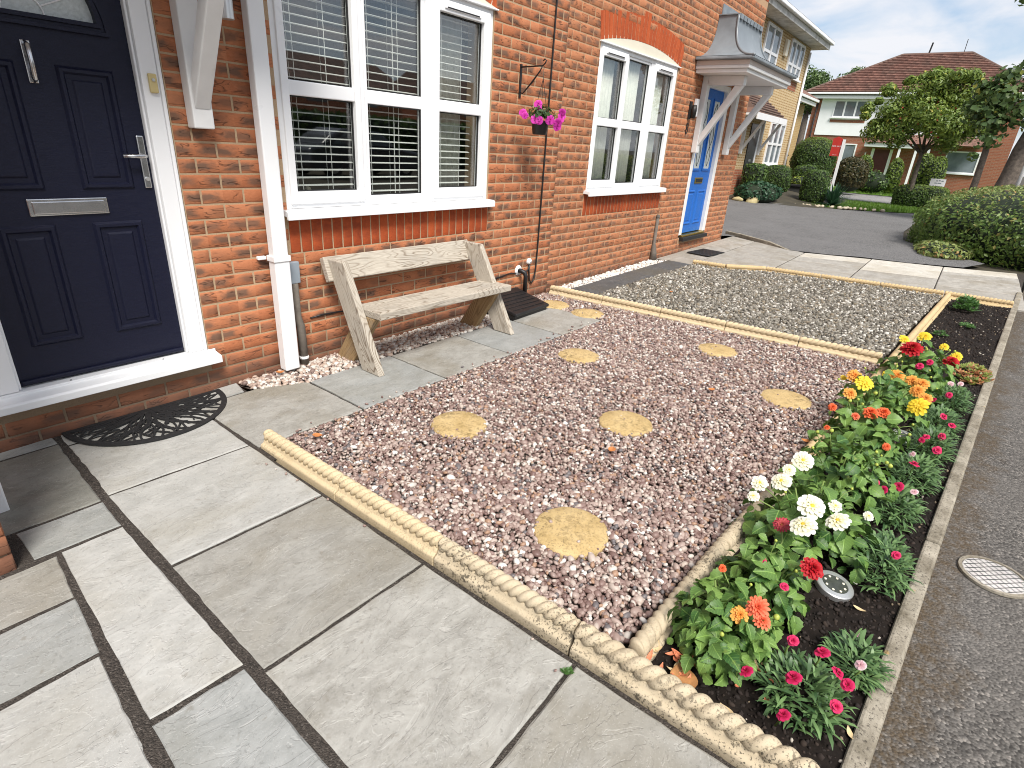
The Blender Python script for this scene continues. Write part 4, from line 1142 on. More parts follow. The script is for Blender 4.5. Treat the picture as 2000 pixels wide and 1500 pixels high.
cb2 = empty('cable_conduit', (6.985, WY - 0.03, gz(6.98))); tag(cb2, 'short weathered pipe at the wall foot left of the blue door', 'conduit')
MB().tube([(6.99, WY - 0.02, 0.655), (6.985, WY - 0.022, 0.30), (6.985, WY - 0.03, 0.24), (6.985, WY - 0.045, 0.09)], [0.020, 0.022, 0.034, 0.05], 10).build('pipe', M['lagging'], cb2, smooth=True)
MB().lathe([(0.026, 0.63), (0.027, 0.645), (0.018, 0.668)], (6.99, WY - 0.02, 0), 10).build('cap', M['lagging'], cb2)

# black cable up the wall, with the pipe and covers at its foot
t = MB().tube([(4.412, WY - 0.010, 3.62), (4.409, WY - 0.010, 2.48), (4.403, WY - 0.011, 1.4), (4.398, WY - 0.011, 0.50), (4.392, WY - 0.011, 0.30), (4.372, WY - 0.012, 0.205), (4.335, WY - 0.012, 0.172), (4.300, WY - 0.012, 0.205), (4.286, WY - 0.012, 0.28), (4.280, WY - 0.012, 0.36)], 0.0075, 8).build('wall_cable', M['black'], smooth=True)
tag(t, 'thin black cable running up the brick wall behind the basket', 'cable')
t = MB().lathe([(0.004, -0.03), (0.021, -0.026), (0.029, -0.012), (0.030, -0.001)], (4.282, WY, 0.385), 18, 'y').build('cable_cover', M['upvc'], smooth=True); tag(t, 'round white cable cover at the lower end of the black cable', 'cable cover')
t = empty('waste_pipe', (4.155, WY, 0)); tag(t, 'black bent pipe leaving the wall above the black box', 'pipe')
MB().tube([(4.130, WY + 0.02, 0.318), (4.135, WY - 0.03, 0.318), (4.150, WY - 0.062, 0.305), (4.157, WY - 0.072, 0.27), (4.158, WY - 0.072, 0.08)], 0.021, 12).build('pipe', M['black'], t, smooth=True)
MB().lathe([(0.022, -0.014), (0.045, -0.010), (0.048, -0.001)], (4.128, WY, 0.318), 18, 'y').build('rosette', M['upvc'], t, smooth=True)
pts = []
for k in range(25):
    x = 1.95 + (4.27 - 1.95) * k / 24
    pts.append((x, WY - 0.007, 0.292 + 0.006 * math.sin(k * 1.3) + (0.01 if k > 20 else 0)))
t = MB().tube(pts + [(4.28, WY - 0.010, 0.345)], 0.0055, 6).build('low_cable', M['black'], smooth=True); tag(t, 'thin black cable running low along the wall behind the bench', 'cable')

# pier at the left edge of the picture, with the white post behind it
pr = empty('brick_pier', (0.0, 2.3, gz(0))); tag(pr, 'brick pier at the left edge of the slabs', 'pier')
MB().box(-0.395, 0.170, 2.195, 2.415, -0.08, 2.6).build('core', M['mortar1'], pr)
for n in range(34):
    za = -0.035 + 0.075 * n
    if za > 2.52: break
    xs_ = [(-0.40, -0.185), (-0.175, 0.040), (0.05, 0.180)] if n % 2 else [(-0.40, -0.30), (-0.29, -0.075), (-0.065, 0.180)]
    for a, b in xs_:
        V, F = BV[n % 10]
        for yy, flip in ((2.185, 1),):
            me = np_mesh('brick', V * np.array([(b - a) / 0.215, 1, 1]), F, M['brick1'])
            link('brick', me, pr, ((a + b) / 2 - 0.0, yy - 2.3, za + 0.0325 - gz(0)))
    # faces seen from the right
    for a, b in ([(2.19, 2.295), (2.305, 2.42)] if n % 2 else [(2.19, 2.42)]):
        V, F = BV[(n + 3) % 10]
        V2 = np.stack([-V[:, 1], V[:, 0] * (b - a) / 0.215, V[:, 2]], 1)
        link('brick', np_mesh('brick', V2, F, M['brick1']), pr, (0.181, (a + b) / 2 - 2.3, za + 0.0325 - gz(0)))
t = MB().box(0.180, 0.252, 2.585, 2.655, gz(0.2) - 0.02, 2.6).build('white_post', M['upvc'], bevel=0.006); tag(t, 'foot of a white post at the left edge beyond the brick pier', 'post')
# ================================================================== GARDEN
def ico(level=0):
    bm = bmesh.new(); bmesh.ops.create_icosphere(bm, subdivisions=level + 1, radius=1.0)
    V = np.array([v.co[:] for v in bm.verts]); F = np.array([[v.index for v in f.verts] for f in bm.faces]); bm.free()
    return V, F
ICO = [ico(0), ico(1)]

def inpoly(P, poly):
    x, y = P[:, 0], P[:, 1]; inside = np.zeros(len(P), bool); n = len(poly)
    for i in range(n):
        x1, y1 = poly[i]; x2, y2 = poly[(i + 1) % n]
        c = ((y1 > y) != (y2 > y)) & (x < (x2 - x1) * (y - y1) / (y2 - y1 + 1e-12) + x1)
        inside ^= c
    return inside

def scatter(poly, spacing, jitter=0.55, r=rng):
    xs = [p[0] for p in poly]; ys = [p[1] for p in poly]
    gx = np.arange(min(xs), max(xs), spacing); gy = np.arange(min(ys), max(ys), spacing * 0.87)
    A, B = np.meshgrid(gx, gy)
    A = A + (np.arange(len(gy)) % 2)[:, None] * spacing / 2
    P = np.stack([A.ravel(), B.ravel()], 1) + r.uniform(-jitter, jitter, (A.size, 2)) * spacing
    return P[inpoly(P, poly)]

def rotmats(n, r=rng):
    q = r.normal(size=(n, 4)); q /= np.linalg.norm(q, axis=1)[:, None]
    w_, x, y, z = q.T
    return np.stack([np.stack([1-2*(y*y+z*z), 2*(x*y-z*w_), 2*(x*z+y*w_)], 1), np.stack([2*(x*y+z*w_), 1-2*(x*x+z*z), 2*(y*z-x*w_)], 1), np.stack([2*(x*z-y*w_), 2*(y*z+x*w_), 1-2*(x*x+y*y)], 1)], 1)

def lumps(name, P, Z, size, mat, level=0, smooth=True, flat=(0.55, 0.8), rough=0.12, tilt=0.35, squash=0.75, r=rng, par=None):
    """many small stones in one mesh, each with its own size, turn and tone"""
    V0, F0 = ICO[level]; n = len(P)
    if n == 0: return None
    sc = np.stack([size * r.uniform(0.75, 1.35, n), size * r.uniform(0.55, 0.95, n), size * r.uniform(flat[0], flat[1], n)], 1) * 0.5
    V = V0[None] * (1 + r.uniform(-rough, rough, (n, len(V0), 1)))
    V = V * sc[:, None, :]
    az = r.uniform(0, 2 * np.pi, n); tx = r.normal(0, tilt, n); ty = r.normal(0, tilt, n)
    ca, sa = np.cos(az), np.sin(az)
    x, y, z = V[..., 0], V[..., 1], V[..., 2]
    y, z = y * np.cos(tx)[:, None] - z * np.sin(tx)[:, None], y * np.sin(tx)[:, None] + z * np.cos(tx)[:, None]
    x, z = x * np.cos(ty)[:, None] + z * np.sin(ty)[:, None], -x * np.sin(ty)[:, None] + z * np.cos(ty)[:, None]
    x, y = x * ca[:, None] - y * sa[:, None], x * sa[:, None] + y * ca[:, None]
    V = np.stack([x + P[:, 0:1], y + P[:, 1:2], z + Z[:, None]], -1).reshape(-1, 3)
    F = (F0[None] + (np.arange(n) * len(V0))[:, None, None]).reshape(-1, 3)
    lv = np.repeat(r.uniform(0, 1, n), len(F0))
    o = link(name, np_mesh(name, V, F, mat, smooth=smooth, fattr={'lv': lv}))
    return o

GZ = np.vectorize(gz)
STONES = [(1.963, 1.812, 0.150), (2.611, 1.159, 0.150), (1.622, 0.880, 0.152), (3.309, 1.907, 0.150), (4.194, 1.208, 0.150), (3.618, 0.568, 0.150), (4.27, 2.785, 0.145), (4.262, 2.415, 0.150)]
def clear_stones(P, m=-0.004):
    k = np.ones(len(P), bool)
    for x, y, r_ in STONES: k &= (P[:, 0] - x) ** 2 + (P[:, 1] - y) ** 2 > (r_ + m) ** 2
    return P[k]

# ---- pink gravel bed
G1 = [(1.175, pave_in(1.2) - 0.004), (1.70, pave_in(1.70) - 0.006), (4.185, pave_in(4.185) - 0.006), (4.20, 2.77), (4.10, 2.79), (4.12, 3.105), (4.56, 3.105), (4.60, 2.6), (4.735, 1.0), (4.79, 0.19), (1.215, 0.465), (1.175, 0.46)]
sheet('gravel_base', G1, M['gravel_base'], -0.022)
P = clear_stones(scatter(G1, 0.0158), -0.013)
nearmask = np.hypot(P[:, 0], P[:, 1]) < 2.3
sizes = 0.0222 * np.clip(rng.lognormal(0, 0.30, len(P)), 0.5, 1.9)
Zp_ = GZ(P[:, 0]) - 0.010 + rng.uniform(-0.005, 0.006, len(P)) + 0.004 * np.sin(P[:, 0] * 9) * np.sin(P[:, 1] * 7)
GL = 'pink, cream and plum pebbles filling the bed in front of the bench'
o = lumps('gravel', P[nearmask], Zp_[nearmask], sizes[nearmask], M['pebble'], 1, rough=0.07); tag(o, GL + ', nearer half', 'gravel', kind='stuff')
o = lumps('gravel', P[~nearmask], Zp_[~nearmask], sizes[~nearmask], M['pebble'], 0); tag(o, GL + ', further half', 'gravel', kind='stuff')
P = clear_stones(scatter(G1, 0.034, 0.9), -0.016)
o = lumps('gravel', P, GZ(P[:, 0]) + rng.uniform(-0.002, 0.006, len(P)), 0.019 * rng.uniform(0.7, 1.3, len(P)), M['pebble'], 0); tag(o, 'loose top pebbles over the pink gravel bed', 'gravel', kind='stuff')
# strays kicked onto slabs and stones
P = np.array([(x_, pave_in(x_) + abs(rng.normal(0, 0.025))) for x_ in rng.uniform(1.3, 4.1, 34)] + [(1.10 - abs(rng.normal(0, 0.03)), y_) for y_ in rng.uniform(0.5, 2.2, 9)] + [(s_[0] + rng.normal(0, 0.10), s_[1] + rng.normal(0, 0.10)) for s_ in STONES for _ in range(2)])
o = lumps('stray_pebbles', P, GZ(P[:, 0]) + 0.008, 0.015 * rng.uniform(0.6, 1.3, len(P)), M['pebble'], 1, rough=0.08); tag(o, 'a few stray pebbles lying on the slabs and stepping stones', 'pebbles', kind='stuff')
# ---- pale pebbles at the foot of the wall
G2 = [(1.475, 2.955), (1.735, 2.83), (2.40, 2.85), (3.60, 2.79), (3.58, 2.80), (3.56, 3.118), (1.44, 3.118)]
sheet('pebble_base', G2, M['gravel_base'], -0.024)
P = scatter(G2, 0.0195)
o = lumps('pebbles', P, GZ(P[:, 0]) - 0.006 + rng.uniform(-0.004, 0.008, len(P)), 0.027 * np.clip(rng.lognormal(0, 0.25, len(P)), 0.6, 1.7), M['pebble_pale'], 1, rough=0.08); tag(o, 'cream and rose pebbles along the wall foot under the bench', 'pebbles', kind='stuff')
G3 = [(4.70, 2.985), (4.80, 2.975), (7.08, 2.925), (6.95, 3.118), (4.66, 3.118)]
sheet('pebble_base', G3, M['gravel_base'], -0.012)
P = scatter(G3, 0.024)
o = lumps('pebbles', P, GZ(P[:, 0]) + 0.004 + rng.uniform(-0.004, 0.008, len(P)), 0.034 * np.clip(rng.lognormal(0, 0.25, len(P)), 0.6, 1.6), m_attr('pebble_white', [(0, (0.74, 0.71, 0.66)), (0.6, (0.6, 0.55, 0.48)), (0.8, (0.30, 0.24, 0.21)), (0.9, (0.85, 0.83, 0.8))], 0.5), 0); tag(o, 'white pebbles between the dark slabs and the further house', 'pebbles', kind='stuff')
# ---- grey chippings next door
G4 = [(4.80, 2.655), (7.09, 2.585), (7.17, 2.50), (7.18, 2.16), (7.48, 1.74), (7.74, 0.45), (7.80, -0.02), (4.90, 0.20), (4.85, 0.16), (4.80, 1.0)]
sheet('gravel_base', G4, simple('chip_base', (0.07, 0.064, 0.052), 0.9, 0.4, 30.0), 0.012)
P = scatter(G4, 0.0195)
o = lumps('chippings', P, GZ(P[:, 0]) + 0.020 + rng.uniform(-0.005, 0.008, len(P)), 0.0255 * np.clip(rng.lognormal(0, 0.32, len(P)), 0.5, 1.7), M['chip'], 0, smooth=False, flat=(0.5, 0.9), rough=0.28, tilt=0.6); tag(o, 'grey and white stone chippings in the further bed', 'chippings', kind='stuff')

# ---- round stepping stones
def step_stone(x, y, r_, seed):
    rr = random.Random(seed); N = 40
    V = [(0, 0, 0.004)]; F = []
    prof = [(0.5, 0.003), (0.93, 0.001), (0.985, -0.004), (1.0, -0.012), (1.0, -0.04)]
    wob = [1 + 0.006 * math.sin(k * 0.31 * 3 + seed) + rr.uniform(-0.006, 0.006) for k in range(N)]
    for u, z in prof:
        for k in range(N):
            a = 2 * math.pi * k / N
            V.append((r_ * u * wob[k] * math.cos(a), r_ * u * wob[k] * math.sin(a), z + rr.uniform(-0.001, 0.001)))
    for k in range(N): F.append((0, 1 + k, 1 + (k + 1) % N))
    for i in range(len(prof) - 1):
        for k in range(N):
            a = 1 + i * N + k; b = 1 + i * N + (k + 1) % N
            F.append((a, a + N, b + N, b))
    return np_mesh('stepping_stone', V, F, M['step_stone'], smooth=True)
SL = ['round buff stepping stone nearest the bench row, beside the rope edging end', 'round buff stepping stone in the middle of the pink gravel', 'largest-looking round buff stepping stone, nearest the path', 'round buff stepping stone in front of the right end of the bench', 'round buff stepping stone close to the dividing rope edging', 'round buff stepping stone beside the yellow dahlias', 'round pale stepping stone between the black box and dividing rope edging', 'round pale stepping stone at the far end of the bench slabs']
for i, (x, y, r_) in enumerate(STONES):
    o = link('stepping_stone', step_stone(x, y, r_, i), None, (x, y, gz(x) + 0.004), (R(random.uniform(-1, 1)), R(random.uniform(-1, 1)), random.uniform(0, 6)))
    tag(o, SL[i], 'stepping stone', 'round stepping stones')

# ---- rope-topped edging
def rope_mesh(L, Rr=0.026, strands=2, pitch=0.072, nu=40, dv=0.0038, cut=0.003, depth=0.30):
    nv = int(L / dv); V = []; F = []
    for j in range(nv + 1):
        s_ = -L/2 + cut + (L - 2 * cut) * j / nv
        e = min(j, nv - j); endk = 1.0 if e > 1 else (0.86 if e == 0 else 0.96)
        for k in range(nu):
            th = 2 * math.pi * k / nu
            ph = strands * (th - 2 * math.pi * s_ / pitch)
            xx_ = ((ph / (2 * math.pi)) % 1.0) * 2 - 1
            rad = Rr * (1 - depth + depth * max(0.0, math.cos(xx_ * math.pi / 2)) ** 0.72) * endk
            V.append((rad * math.cos(th), s_, rad * math.sin(th)))
    for j in range(nv):
        for k in range(nu):
            k2 = (k + 1) % nu
            F.append((j*nu + k, (j+1)*nu + k, (j+1)*nu + k2, j*nu + k2))
    F.append(tuple(range(nu))); F.append(tuple(nv*nu + k for k in range(nu - 1, -1, -1)))
    return V, F
_rope_cache = {}
def rope_unit(p, q, mat, label, group, ledge=1, Rr=0.0285, top=0.051, depth=0.44, cat='edging', pitch=0.072):
    """one cast unit from p to q (x,y): kerb with a ledge and a twisted top"""
    p = Vector((*p, gz(p[0]))); q = Vector((*q, gz(q[0]))); L = (q - p).length; mid = (p + q) / 2
    d = (q - p).normalized(); az = math.atan2(-d.x, d.y); pit = math.asin(d.z)
    key = (round(L, 3), mat, Rr, depth, pitch)
    if key not in _rope_cache:
        V, F = rope_mesh(L, Rr, depth=depth, pitch=pitch)
        me = np_mesh('rope_top', V, F, M[mat], smooth=True)
        b = MB(); c = 0.0025
        prof = [(-0.042, -0.07), (-0.042, 0.005), (-0.038, 0.011), (-0.027, 0.016), (-0.018, 0.034), (0.014, 0.038), (0.022, 0.02), (0.022, -0.07)]
        b.prism([(x, -L/2 + c, z) for x, z in prof][::-1], (0, L - 2 * c, 0))
        bm_ = np_mesh('base', b.v, b.f, M[mat])
        _rope_cache[key] = (me, bm_)
    me, bm_ = _rope_cache[key]
    e = empty('rope_edging', mid); e.rotation_euler = (pit, 0, az)
    tag(e, label, cat, group)
    o = link('base', bm_, e, (0, 0, 0), None, (ledge, 1, 1))
    if not bm_.get('bv'):
        pass
    m = o.modifiers.new('bevel', 'BEVEL'); m.width = 0.004; m.segments = 2; m.limit_method = 'ANGLE'
    link('rope_top', me, e, (0, 0, top))
    return e
def run(pts, n, mat, lab, group, **kw):
    A, B = Vector(pts[0]), Vector(pts[1])
    for i in range(n):
        a = A.lerp(B, i / n); b = A.lerp(B, (i + 1) / n)
        rope_unit(tuple(a), tuple(b), mat if not isinstance(mat, list) else mat[i], lab[i] if isinstance(lab, list) else lab, group, **kw)
ORD = ['first', 'second', 'third', 'fourth', 'fifth', 'sixth', 'seventh', 'eighth', 'ninth', 'tenth', 'eleventh', 'twelfth']
# beside the path, running away from the house
run([(1.182, 2.345), (1.182, 0.575)], 3, ['rope', 'rope', 'rope_old'], ['%s cream rope-topped edging unit from the bench slabs, beside the path' % ORD[i] for i in range(3)], 'rope edging between path and gravel', ledge=-1)
run([(1.178, 0.573), (1.178, -0.19)], 1, 'rope_old', 'speckled rope-topped edging unit nearest the camera, at the end of the flower bed', 'rope edging between path and gravel', Rr=0.0315, top=0.054, pitch=0.088, ledge=-1)
# between the two gravel beds
run([(4.60, 3.055), (4.83, 0.20)], 5, 'rope', ['%s rope-topped edging unit from the wall, between pink gravel and grey chippings' % ORD[i] for i in range(5)], 'rope edging between the two gravel beds', top=0.052, ledge=-1, pitch=0.085)
# along the path next door
run([(7.14, 2.60), (7.20, 2.20)], 1, 'rope_far', 'short rope-topped edging unit nearest the blue door', 'rope edging along the far path', ledge=-1)
run([(7.20, 2.195), (7.50, 1.80)], 1, 'rope_far', 'angled edging unit in the far rope edging near the blue door', 'rope edging along the far path', ledge=-1, depth=0.05)
run([(7.50, 1.795), (7.83, -0.03)], 3, 'rope_far', ['%s rope-topped edging unit after the bend, along the far path' % ORD[i] for i in range(3)], 'rope edging along the far path', ledge=-1)
run([(7.83, -0.035), (7.88, -0.64)], 1, 'rope_far', 'last rope-topped edging unit of the far path, behind the bare soil', 'rope edging along the far path', ledge=-1)
# between gravel and flower bed: mostly buried, low profile
nb = 8
bp = [(1.235, 0.405), (1.9, 0.372), (2.6, 0.318), (3.3, 0.262), (4.0, 0.205), (4.75, 0.150), (5.8, 0.075), (6.8, 0.0), (7.82, -0.075)]
for i in range(nb):
    rope_unit(bp[i], bp[i + 1], 'rope_old' if i < 2 else 'rope_far', '%s edging unit from the path, between the gravel and the flower bed' % ORD[i], 'edging along the flower bed', ledge=-1, Rr=0.031 if i < 2 else 0.027, top=0.036, depth=0.26 if i < 3 else 0.05)

# ---- kerb of concrete edging beside the footway
kerb = empty('kerb', (4, -0.4, gz(4))); tag(kerb, kind='structure')
kx = [-0.2, 0.70, 1.615, 2.53, 3.445, 4.36, 5.275, 6.19, 7.105, 8.02, 8.90]
off = wloc(kerb)
for a, b in zip(kx[:-1], kx[1:]):
    a2, b2 = a + 0.004, b - 0.004; dz = random.uniform(-0.003, 0.004)
    Av, Bv = (a2, kerb_in(a2)), (b2, kerb_in(b2)); Ao, Bo = (a2, kerb_out(a2)), (b2, kerb_out(b2))
    b_ = [(Ao[0], Ao[1], gz(a2) - 0.12), (Bo[0], Bo[1], gz(b2) - 0.12), (Bv[0], Bv[1], gz(b2) - 0.12), (Av[0], Av[1], gz(a2) - 0.12)]
    t_ = [(x, y, z + 0.138 + dz) for x, y, z in b_]
    MB().hexa(b_, t_).build('kerb_stone', M['kerb'], kerb, bevel=0.010)

# ---- soil of the flower bed
def bed_z(x, y): return gz(x) - 0.012 + 0.010 * math.sin(x * 6.1 + y * 3) * math.sin(y * 9 + x) + 0.012
BED = [(1.20, -0.16)] + [(x, kerb_in(x) + 0.002) for x in np.linspace(1.3, 7.85, 12)] + [(7.80, -0.10)] + [(x, y - 0.02) for x, y in bp[::-1][1:]]
nx, ny = 150, 22
V = []; 
for j in range(ny):
    for i in range(nx):
        x = 1.17 + (7.86 - 1.17) * (i / (nx - 1)) ** 1.25
        y0, y1 = kerb_in(x), float(np.interp(x, [p[0] for p in bp], [p[1] for p in bp])) - 0.015
        if x < 1.235: y1 = 0.43
        y = y0 + (y1 - y0) * j / (ny - 1)
        V.append((x, y, bed_z(x, y) + random.uniform(-0.005, 0.006)))
F = np.array([(j*nx+i, j*nx+i+1, (j+1)*nx+i+1, (j+1)*nx+i) for j in range(ny-1) for i in range(nx-1)])
tag(link('flower_bed_soil', np_mesh('flower_bed_soil', V, F, M['soil'])), kind='structure')
P = scatter(BED, 0.0165, 0.8)
o = lumps('soil_crumbs', P, np.array([bed_z(x, y) for x, y in P]) + 0.002, 0.010 * np.clip(rng.lognormal(0, 0.5, len(P)), 0.3, 2.4), M['crumb'], 0, smooth=False, rough=0.3, tilt=0.8); tag(o, 'dark soil crumbs and bark bits in the flower bed', 'soil', kind='stuff')

# ---- bench
bn = empty('garden_bench', (2.70, 2.78, gz(2.7))); tag(bn, 'weathered timber bench with slanted plank legs against the brick wall', 'bench')
def plank(name, c, size, rot, mat, parent=bn, bevel=0.006):
    me = bpy.data.meshes.new(name); b = MB().box(-size[0]/2, size[0]/2, -size[1]/2, size[1]/2, -size[2]/2, size[2]/2)
    me.from_pydata(b.v, [], b.f); me.materials.append(M[mat])
    off = wloc(parent)
    o = link(name, me, parent, Vector(c) - off, rot)
    m = o.modifiers.new('bevel', 'BEVEL'); m.width = bevel; m.segments = 2
    return o
def slanted(name, x0, x1, ya, za, yb, zb, wd, mat):
    """plank in the y-z plane cut level at foot and top; local x runs along the plank"""
    L = math.hypot(yb - ya, zb - za); ux, uz = (yb - ya) / L, (zb - za) / L
    h = wd / 2 / uz                 # half width measured along y
    pts = [(ya - h, za), (ya + h, za), (yb + h, zb), (yb - h, zb)]
    cy, cz = (ya + yb) / 2, (za + zb) / 2; cx_ = (x0 + x1) / 2
    # local axes: x along plank, y across, z through thickness
    V = []
    for xx in (x0, x1):
        for y, z in pts:
            dy, dz = y - cy, z - cz
            V.append((dy * ux + dz * uz, dy * uz - dz * ux, xx - cx_))
    F = [(0, 3, 2, 1), (4, 5, 6, 7), (0, 1, 5, 4), (1, 2, 6, 5), (2, 3, 7, 6), (3, 0, 4, 7)]
    me = np_mesh(name, V, F, M[mat])
    off = wloc(bn); o = link(name, me, bn, Vector((cx_, cy, cz)) - off)
    m3 = Matrix(((0, 0, 1), (ux, uz, 0), (uz, -ux, 0)))
    o.rotation_euler = m3.to_euler()
    m = o.modifiers.new('bevel', 'BEVEL'); m.width = 0.006; m.segments = 2
    return o
for (x0, x1, dy, xs0, xs1) in [(2.062, 2.108, 0.0, 2.109, 2.160), (3.292, 3.338, -0.07, 3.240, 3.291)]:
    slanted('front_leg', x0, x1, 2.672 + dy, gz(x0) + 0.002, 2.985 + dy * 0.35, 0.668, 0.155, 'wood')
    slanted('rear_leg', xs0, xs1, 3.010 + dy, gz(x0) - 0.015, 2.755 + dy * 0.5, 0.352, 0.145, 'wood_leg')
plank('seat', (2.730, 2.738, 0.374), (1.24, 0.285, 0.046), (R(-2), 0, R(-1.4)), 'wood')
plank('backrest', (2.685, 3.040, 0.600), (1.30, 0.046, 0.155), (R(-22), 0, R(-0.9)), 'wood')

# ---- black meter box cover
bb = empty('meter_box', (3.86, 2.9, gz(3.86))); tag(bb, 'black plastic sloping meter box cover on the ground by the bench', 'box')
zb = gz(3.86)
def slant_top(x0, x1, y0, y1, zf_, zb_, z0, name, bevel=0.008):
    return MB().hexa([(x0, y0, z0), (x1, y0, z0), (x1, y1, z0), (x0, y1, z0)], [(x0, y0, zf_), (x1, y0, zf_), (x1, y1, zb_), (x0, y1, zb_)]).build(name, M['black'], bb, bevel=bevel)
slant_top(3.610, 4.085, 2.735, 3.10, zb + 0.035, zb + 0.105, zb - 0.02, 'box')
MB().hexa([(3.595, 2.705, zb + 0.030), (4.105, 2.725, zb + 0.030), (4.105, 3.108, zb + 0.110), (3.595, 3.108, zb + 0.110)], [(3.595, 2.705, zb + 0.056), (4.105, 2.725, zb + 0.056), (4.100, 3.108, zb + 0.136), (3.600, 3.108, zb + 0.136)]).build('lid', M['black'], bb, bevel=0.009)
for k in range(6):
    u = 0.12 + 0.13 * k; y = 2.715 + 0.39 * u; z = zb + 0.056 + 0.08 * u
    MB().box(3.63, 4.07, y, y + 0.006, z + 0.001, z + 0.006).build('ridge', M['black'], bb, bevel=0.002)

# ---- half-moon rubber mat
mt = empty('door_mat', (0.938, 3.095, gz(0.94) + 0.002)); tag(mt, 'half-moon black rubber mat with cut-out branch pattern under the navy door', 'door mat')
zc = gz(0.94) + 0.003
def mpt(a, r_): return (0.938 + 0.375 * r_ * math.cos(a), 3.092 - 0.372 * r_ * math.sin(a))
rim = MB(); N = 48
outer = [mpt(math.pi * k / N, 1.0) for k in range(N + 1)]; inner = [mpt(math.pi * (k + 0.0) / N, 0.925) for k in range(N + 1)]
for k in range(N):
    rim.prism([(*outer[k], zc), (*inner[k], zc), (*inner[k + 1], zc), (*outer[k + 1], zc)][::-1], (0, 0, 0.008))
rim.box(0.938 - 0.375, 0.938 + 0.375, 3.080, 3.100, zc, zc + 0.0085)
rim.build('rim', M['rubber'], mt)
rb = random.Random(5); ribs = MB()
def rib(pts, w0, w1):
    n = len(pts)
    for i in range(n - 1):
        a = Vector(pts[i]); b = Vector(pts[i + 1]); d = (b - a)
        if d.length < 1e-5: continue
        d.normalize(); nn = Vector((-d.y, d.x))
        wa = w0 + (w1 - w0) * i / (n - 1); wb = w0 + (w1 - w0) * (i + 1) / (n - 1)
        a2 = a - d * 0.002; b2 = b + d * 0.002; z = zc + rb.uniform(0.0, 0.002)
        ribs.prism([(*(a2 - nn * wa), z), (*(b2 - nn * wb), z), (*(b2 + nn * wb), z), (*(a2 + nn * wa), z)], (0, 0, 0.006))
for k in range(26):
    a0 = math.pi * (k + 0.5) / 26; ph = rb.uniform(0, 6)
    pts = []
    for i in range(9):
        r_ = 0.05 + 0.89 * i / 8
        pts.append(mpt(a0 + 0.10 * math.sin(ph + i * 0.9) * (1.1 - 0.7 * r_), r_))
    rib(pts, 0.0055, 0.004)
for k in range(90):
    a0 = rb.uniform(0.06, math.pi - 0.06); r0 = rb.uniform(0.2, 0.8); s_ = rb.choice((-1, 1))
    pts = [mpt(a0 + s_ * 0.055 * i, min(0.93, r0 + 0.05 * i)) for i in range(5)]
    if all(0 < (3.092 - p[1]) for p in pts): rib(pts, 0.004, 0.003)
ribs.build('branch_pattern', M['rubber'], mt)
m2 = MB(); zz = gz(8.2) + 0.004
m2.hexa([(7.88, 2.665, zz), (8.42, 2.625, zz), (8.46, 2.96, zz), (7.92, 3.0, zz)], [(7.88, 2.665, zz + 0.012), (8.42, 2.625, zz + 0.012), (8.46, 2.96, zz + 0.012), (7.92, 3.0, zz + 0.012)])
m2 = m2.build('door_mat', M['rubber'], bevel=0.004); tag(m2, 'dark rectangular mat on the slabs in front of the blue door', 'door mat')
for k in range(9):
    y = 2.66 + 0.033 * k
    MB().box(7.94 + 0.006 * k, 8.40, y, y + 0.008, zz + 0.0122, zz + 0.016).build('rib', M['black'], m2)

# ---- stop tap cover in the footway
mc = empty('stopcock_cover', (2.50, -0.470, gz(2.5))); tag(mc, 'small round pale cover with diamond grooves set in the tarmac', 'cover')
zc = gz(2.5) - 0.022
MB().lathe([(0.112, 0.000), (0.112, 0.010), (0.101, 0.012), (0.100, 0.004)], (2.50, -0.470, zc), 36, cap=False).build('ring', M['kerb'], mc, auto=40)
MB().lathe([(0.099, 0.0), (0.099, 0.0065), (0.096, 0.0085)], (2.50, -0.470, zc), 36).build('lid', m_concrete('cover_iron', (0.42, 0.40, 0.38), (0.62, 0.60, 0.58), 0.4, (0.25, 0.13, 0.06)), mc)
gr = MB()
for k in range(-4, 5):
    for s_ in (-1, 1):
        c = k * 0.022; h = math.sqrt(max(0, 0.094**2 - c * c))
        d = Vector((0.7071, 0.7071 * s_, 0)); nn = Vector((-0.7071 * s_, 0.7071, 0))
        a = Vector((2.50, -0.470, zc + 0.0088)) + nn * c - d * h; b = Vector((2.50, -0.470, zc + 0.0088)) + nn * c + d * h
        gr.prism([a - nn * 0.0013, b - nn * 0.0013, b + nn * 0.0013, a + nn * 0.0013], (0, 0, 0.0007 if s_ > 0 else 0.0010))
gr.build('groove', M['gasket'], mc)

# ---- solar disc lights
def solar(x, y, tx, ty, label):
    s_ = empty('solar_light', (x, y, bed_z(x, y) + 0.020)); s_.rotation_euler = (R(tx), R(ty), 0)
    tag(s_, label, 'light', 'solar lights in the flower bed')
    def lt(prof, name, mat, parent=s_, auto=40, n=36, c=(0, 0, 0)):
        b = MB().lathe(prof, c, n); me = np_mesh(name, b.v, b.f, mat); o = link(name, me, parent)
        me.polygons.foreach_set('use_smooth', [True] * len(me.polygons))
        try: me.set_sharp_from_angle(angle=R(auto))
        except Exception: pass
        return o
    lt([(0.062, -0.020), (0.064, -0.006), (0.064, 0.001), (0.061, 0.004), (0.044, 0.0055), (0.043, 0.003)], 'rim', M['steel'])
    lt([(0.0428, 0.0), (0.0428, 0.0036)], 'solar_panel', simple('solar_cell', (0.05, 0.055, 0.045), 0.2, 0.3, 60.0))
    for k in range(8):
        a = 2 * math.pi * k / 8
        lt([(0.0045, 0.003), (0.0045, 0.0055), (0.002, 0.0065)], 'bulb', M['cream'], n=10, c=(0.033 * math.cos(a), 0.033 * math.sin(a), 0))
    lt([(0.010, -0.09), (0.022, -0.02)], 'spike', M['black'], n=8)
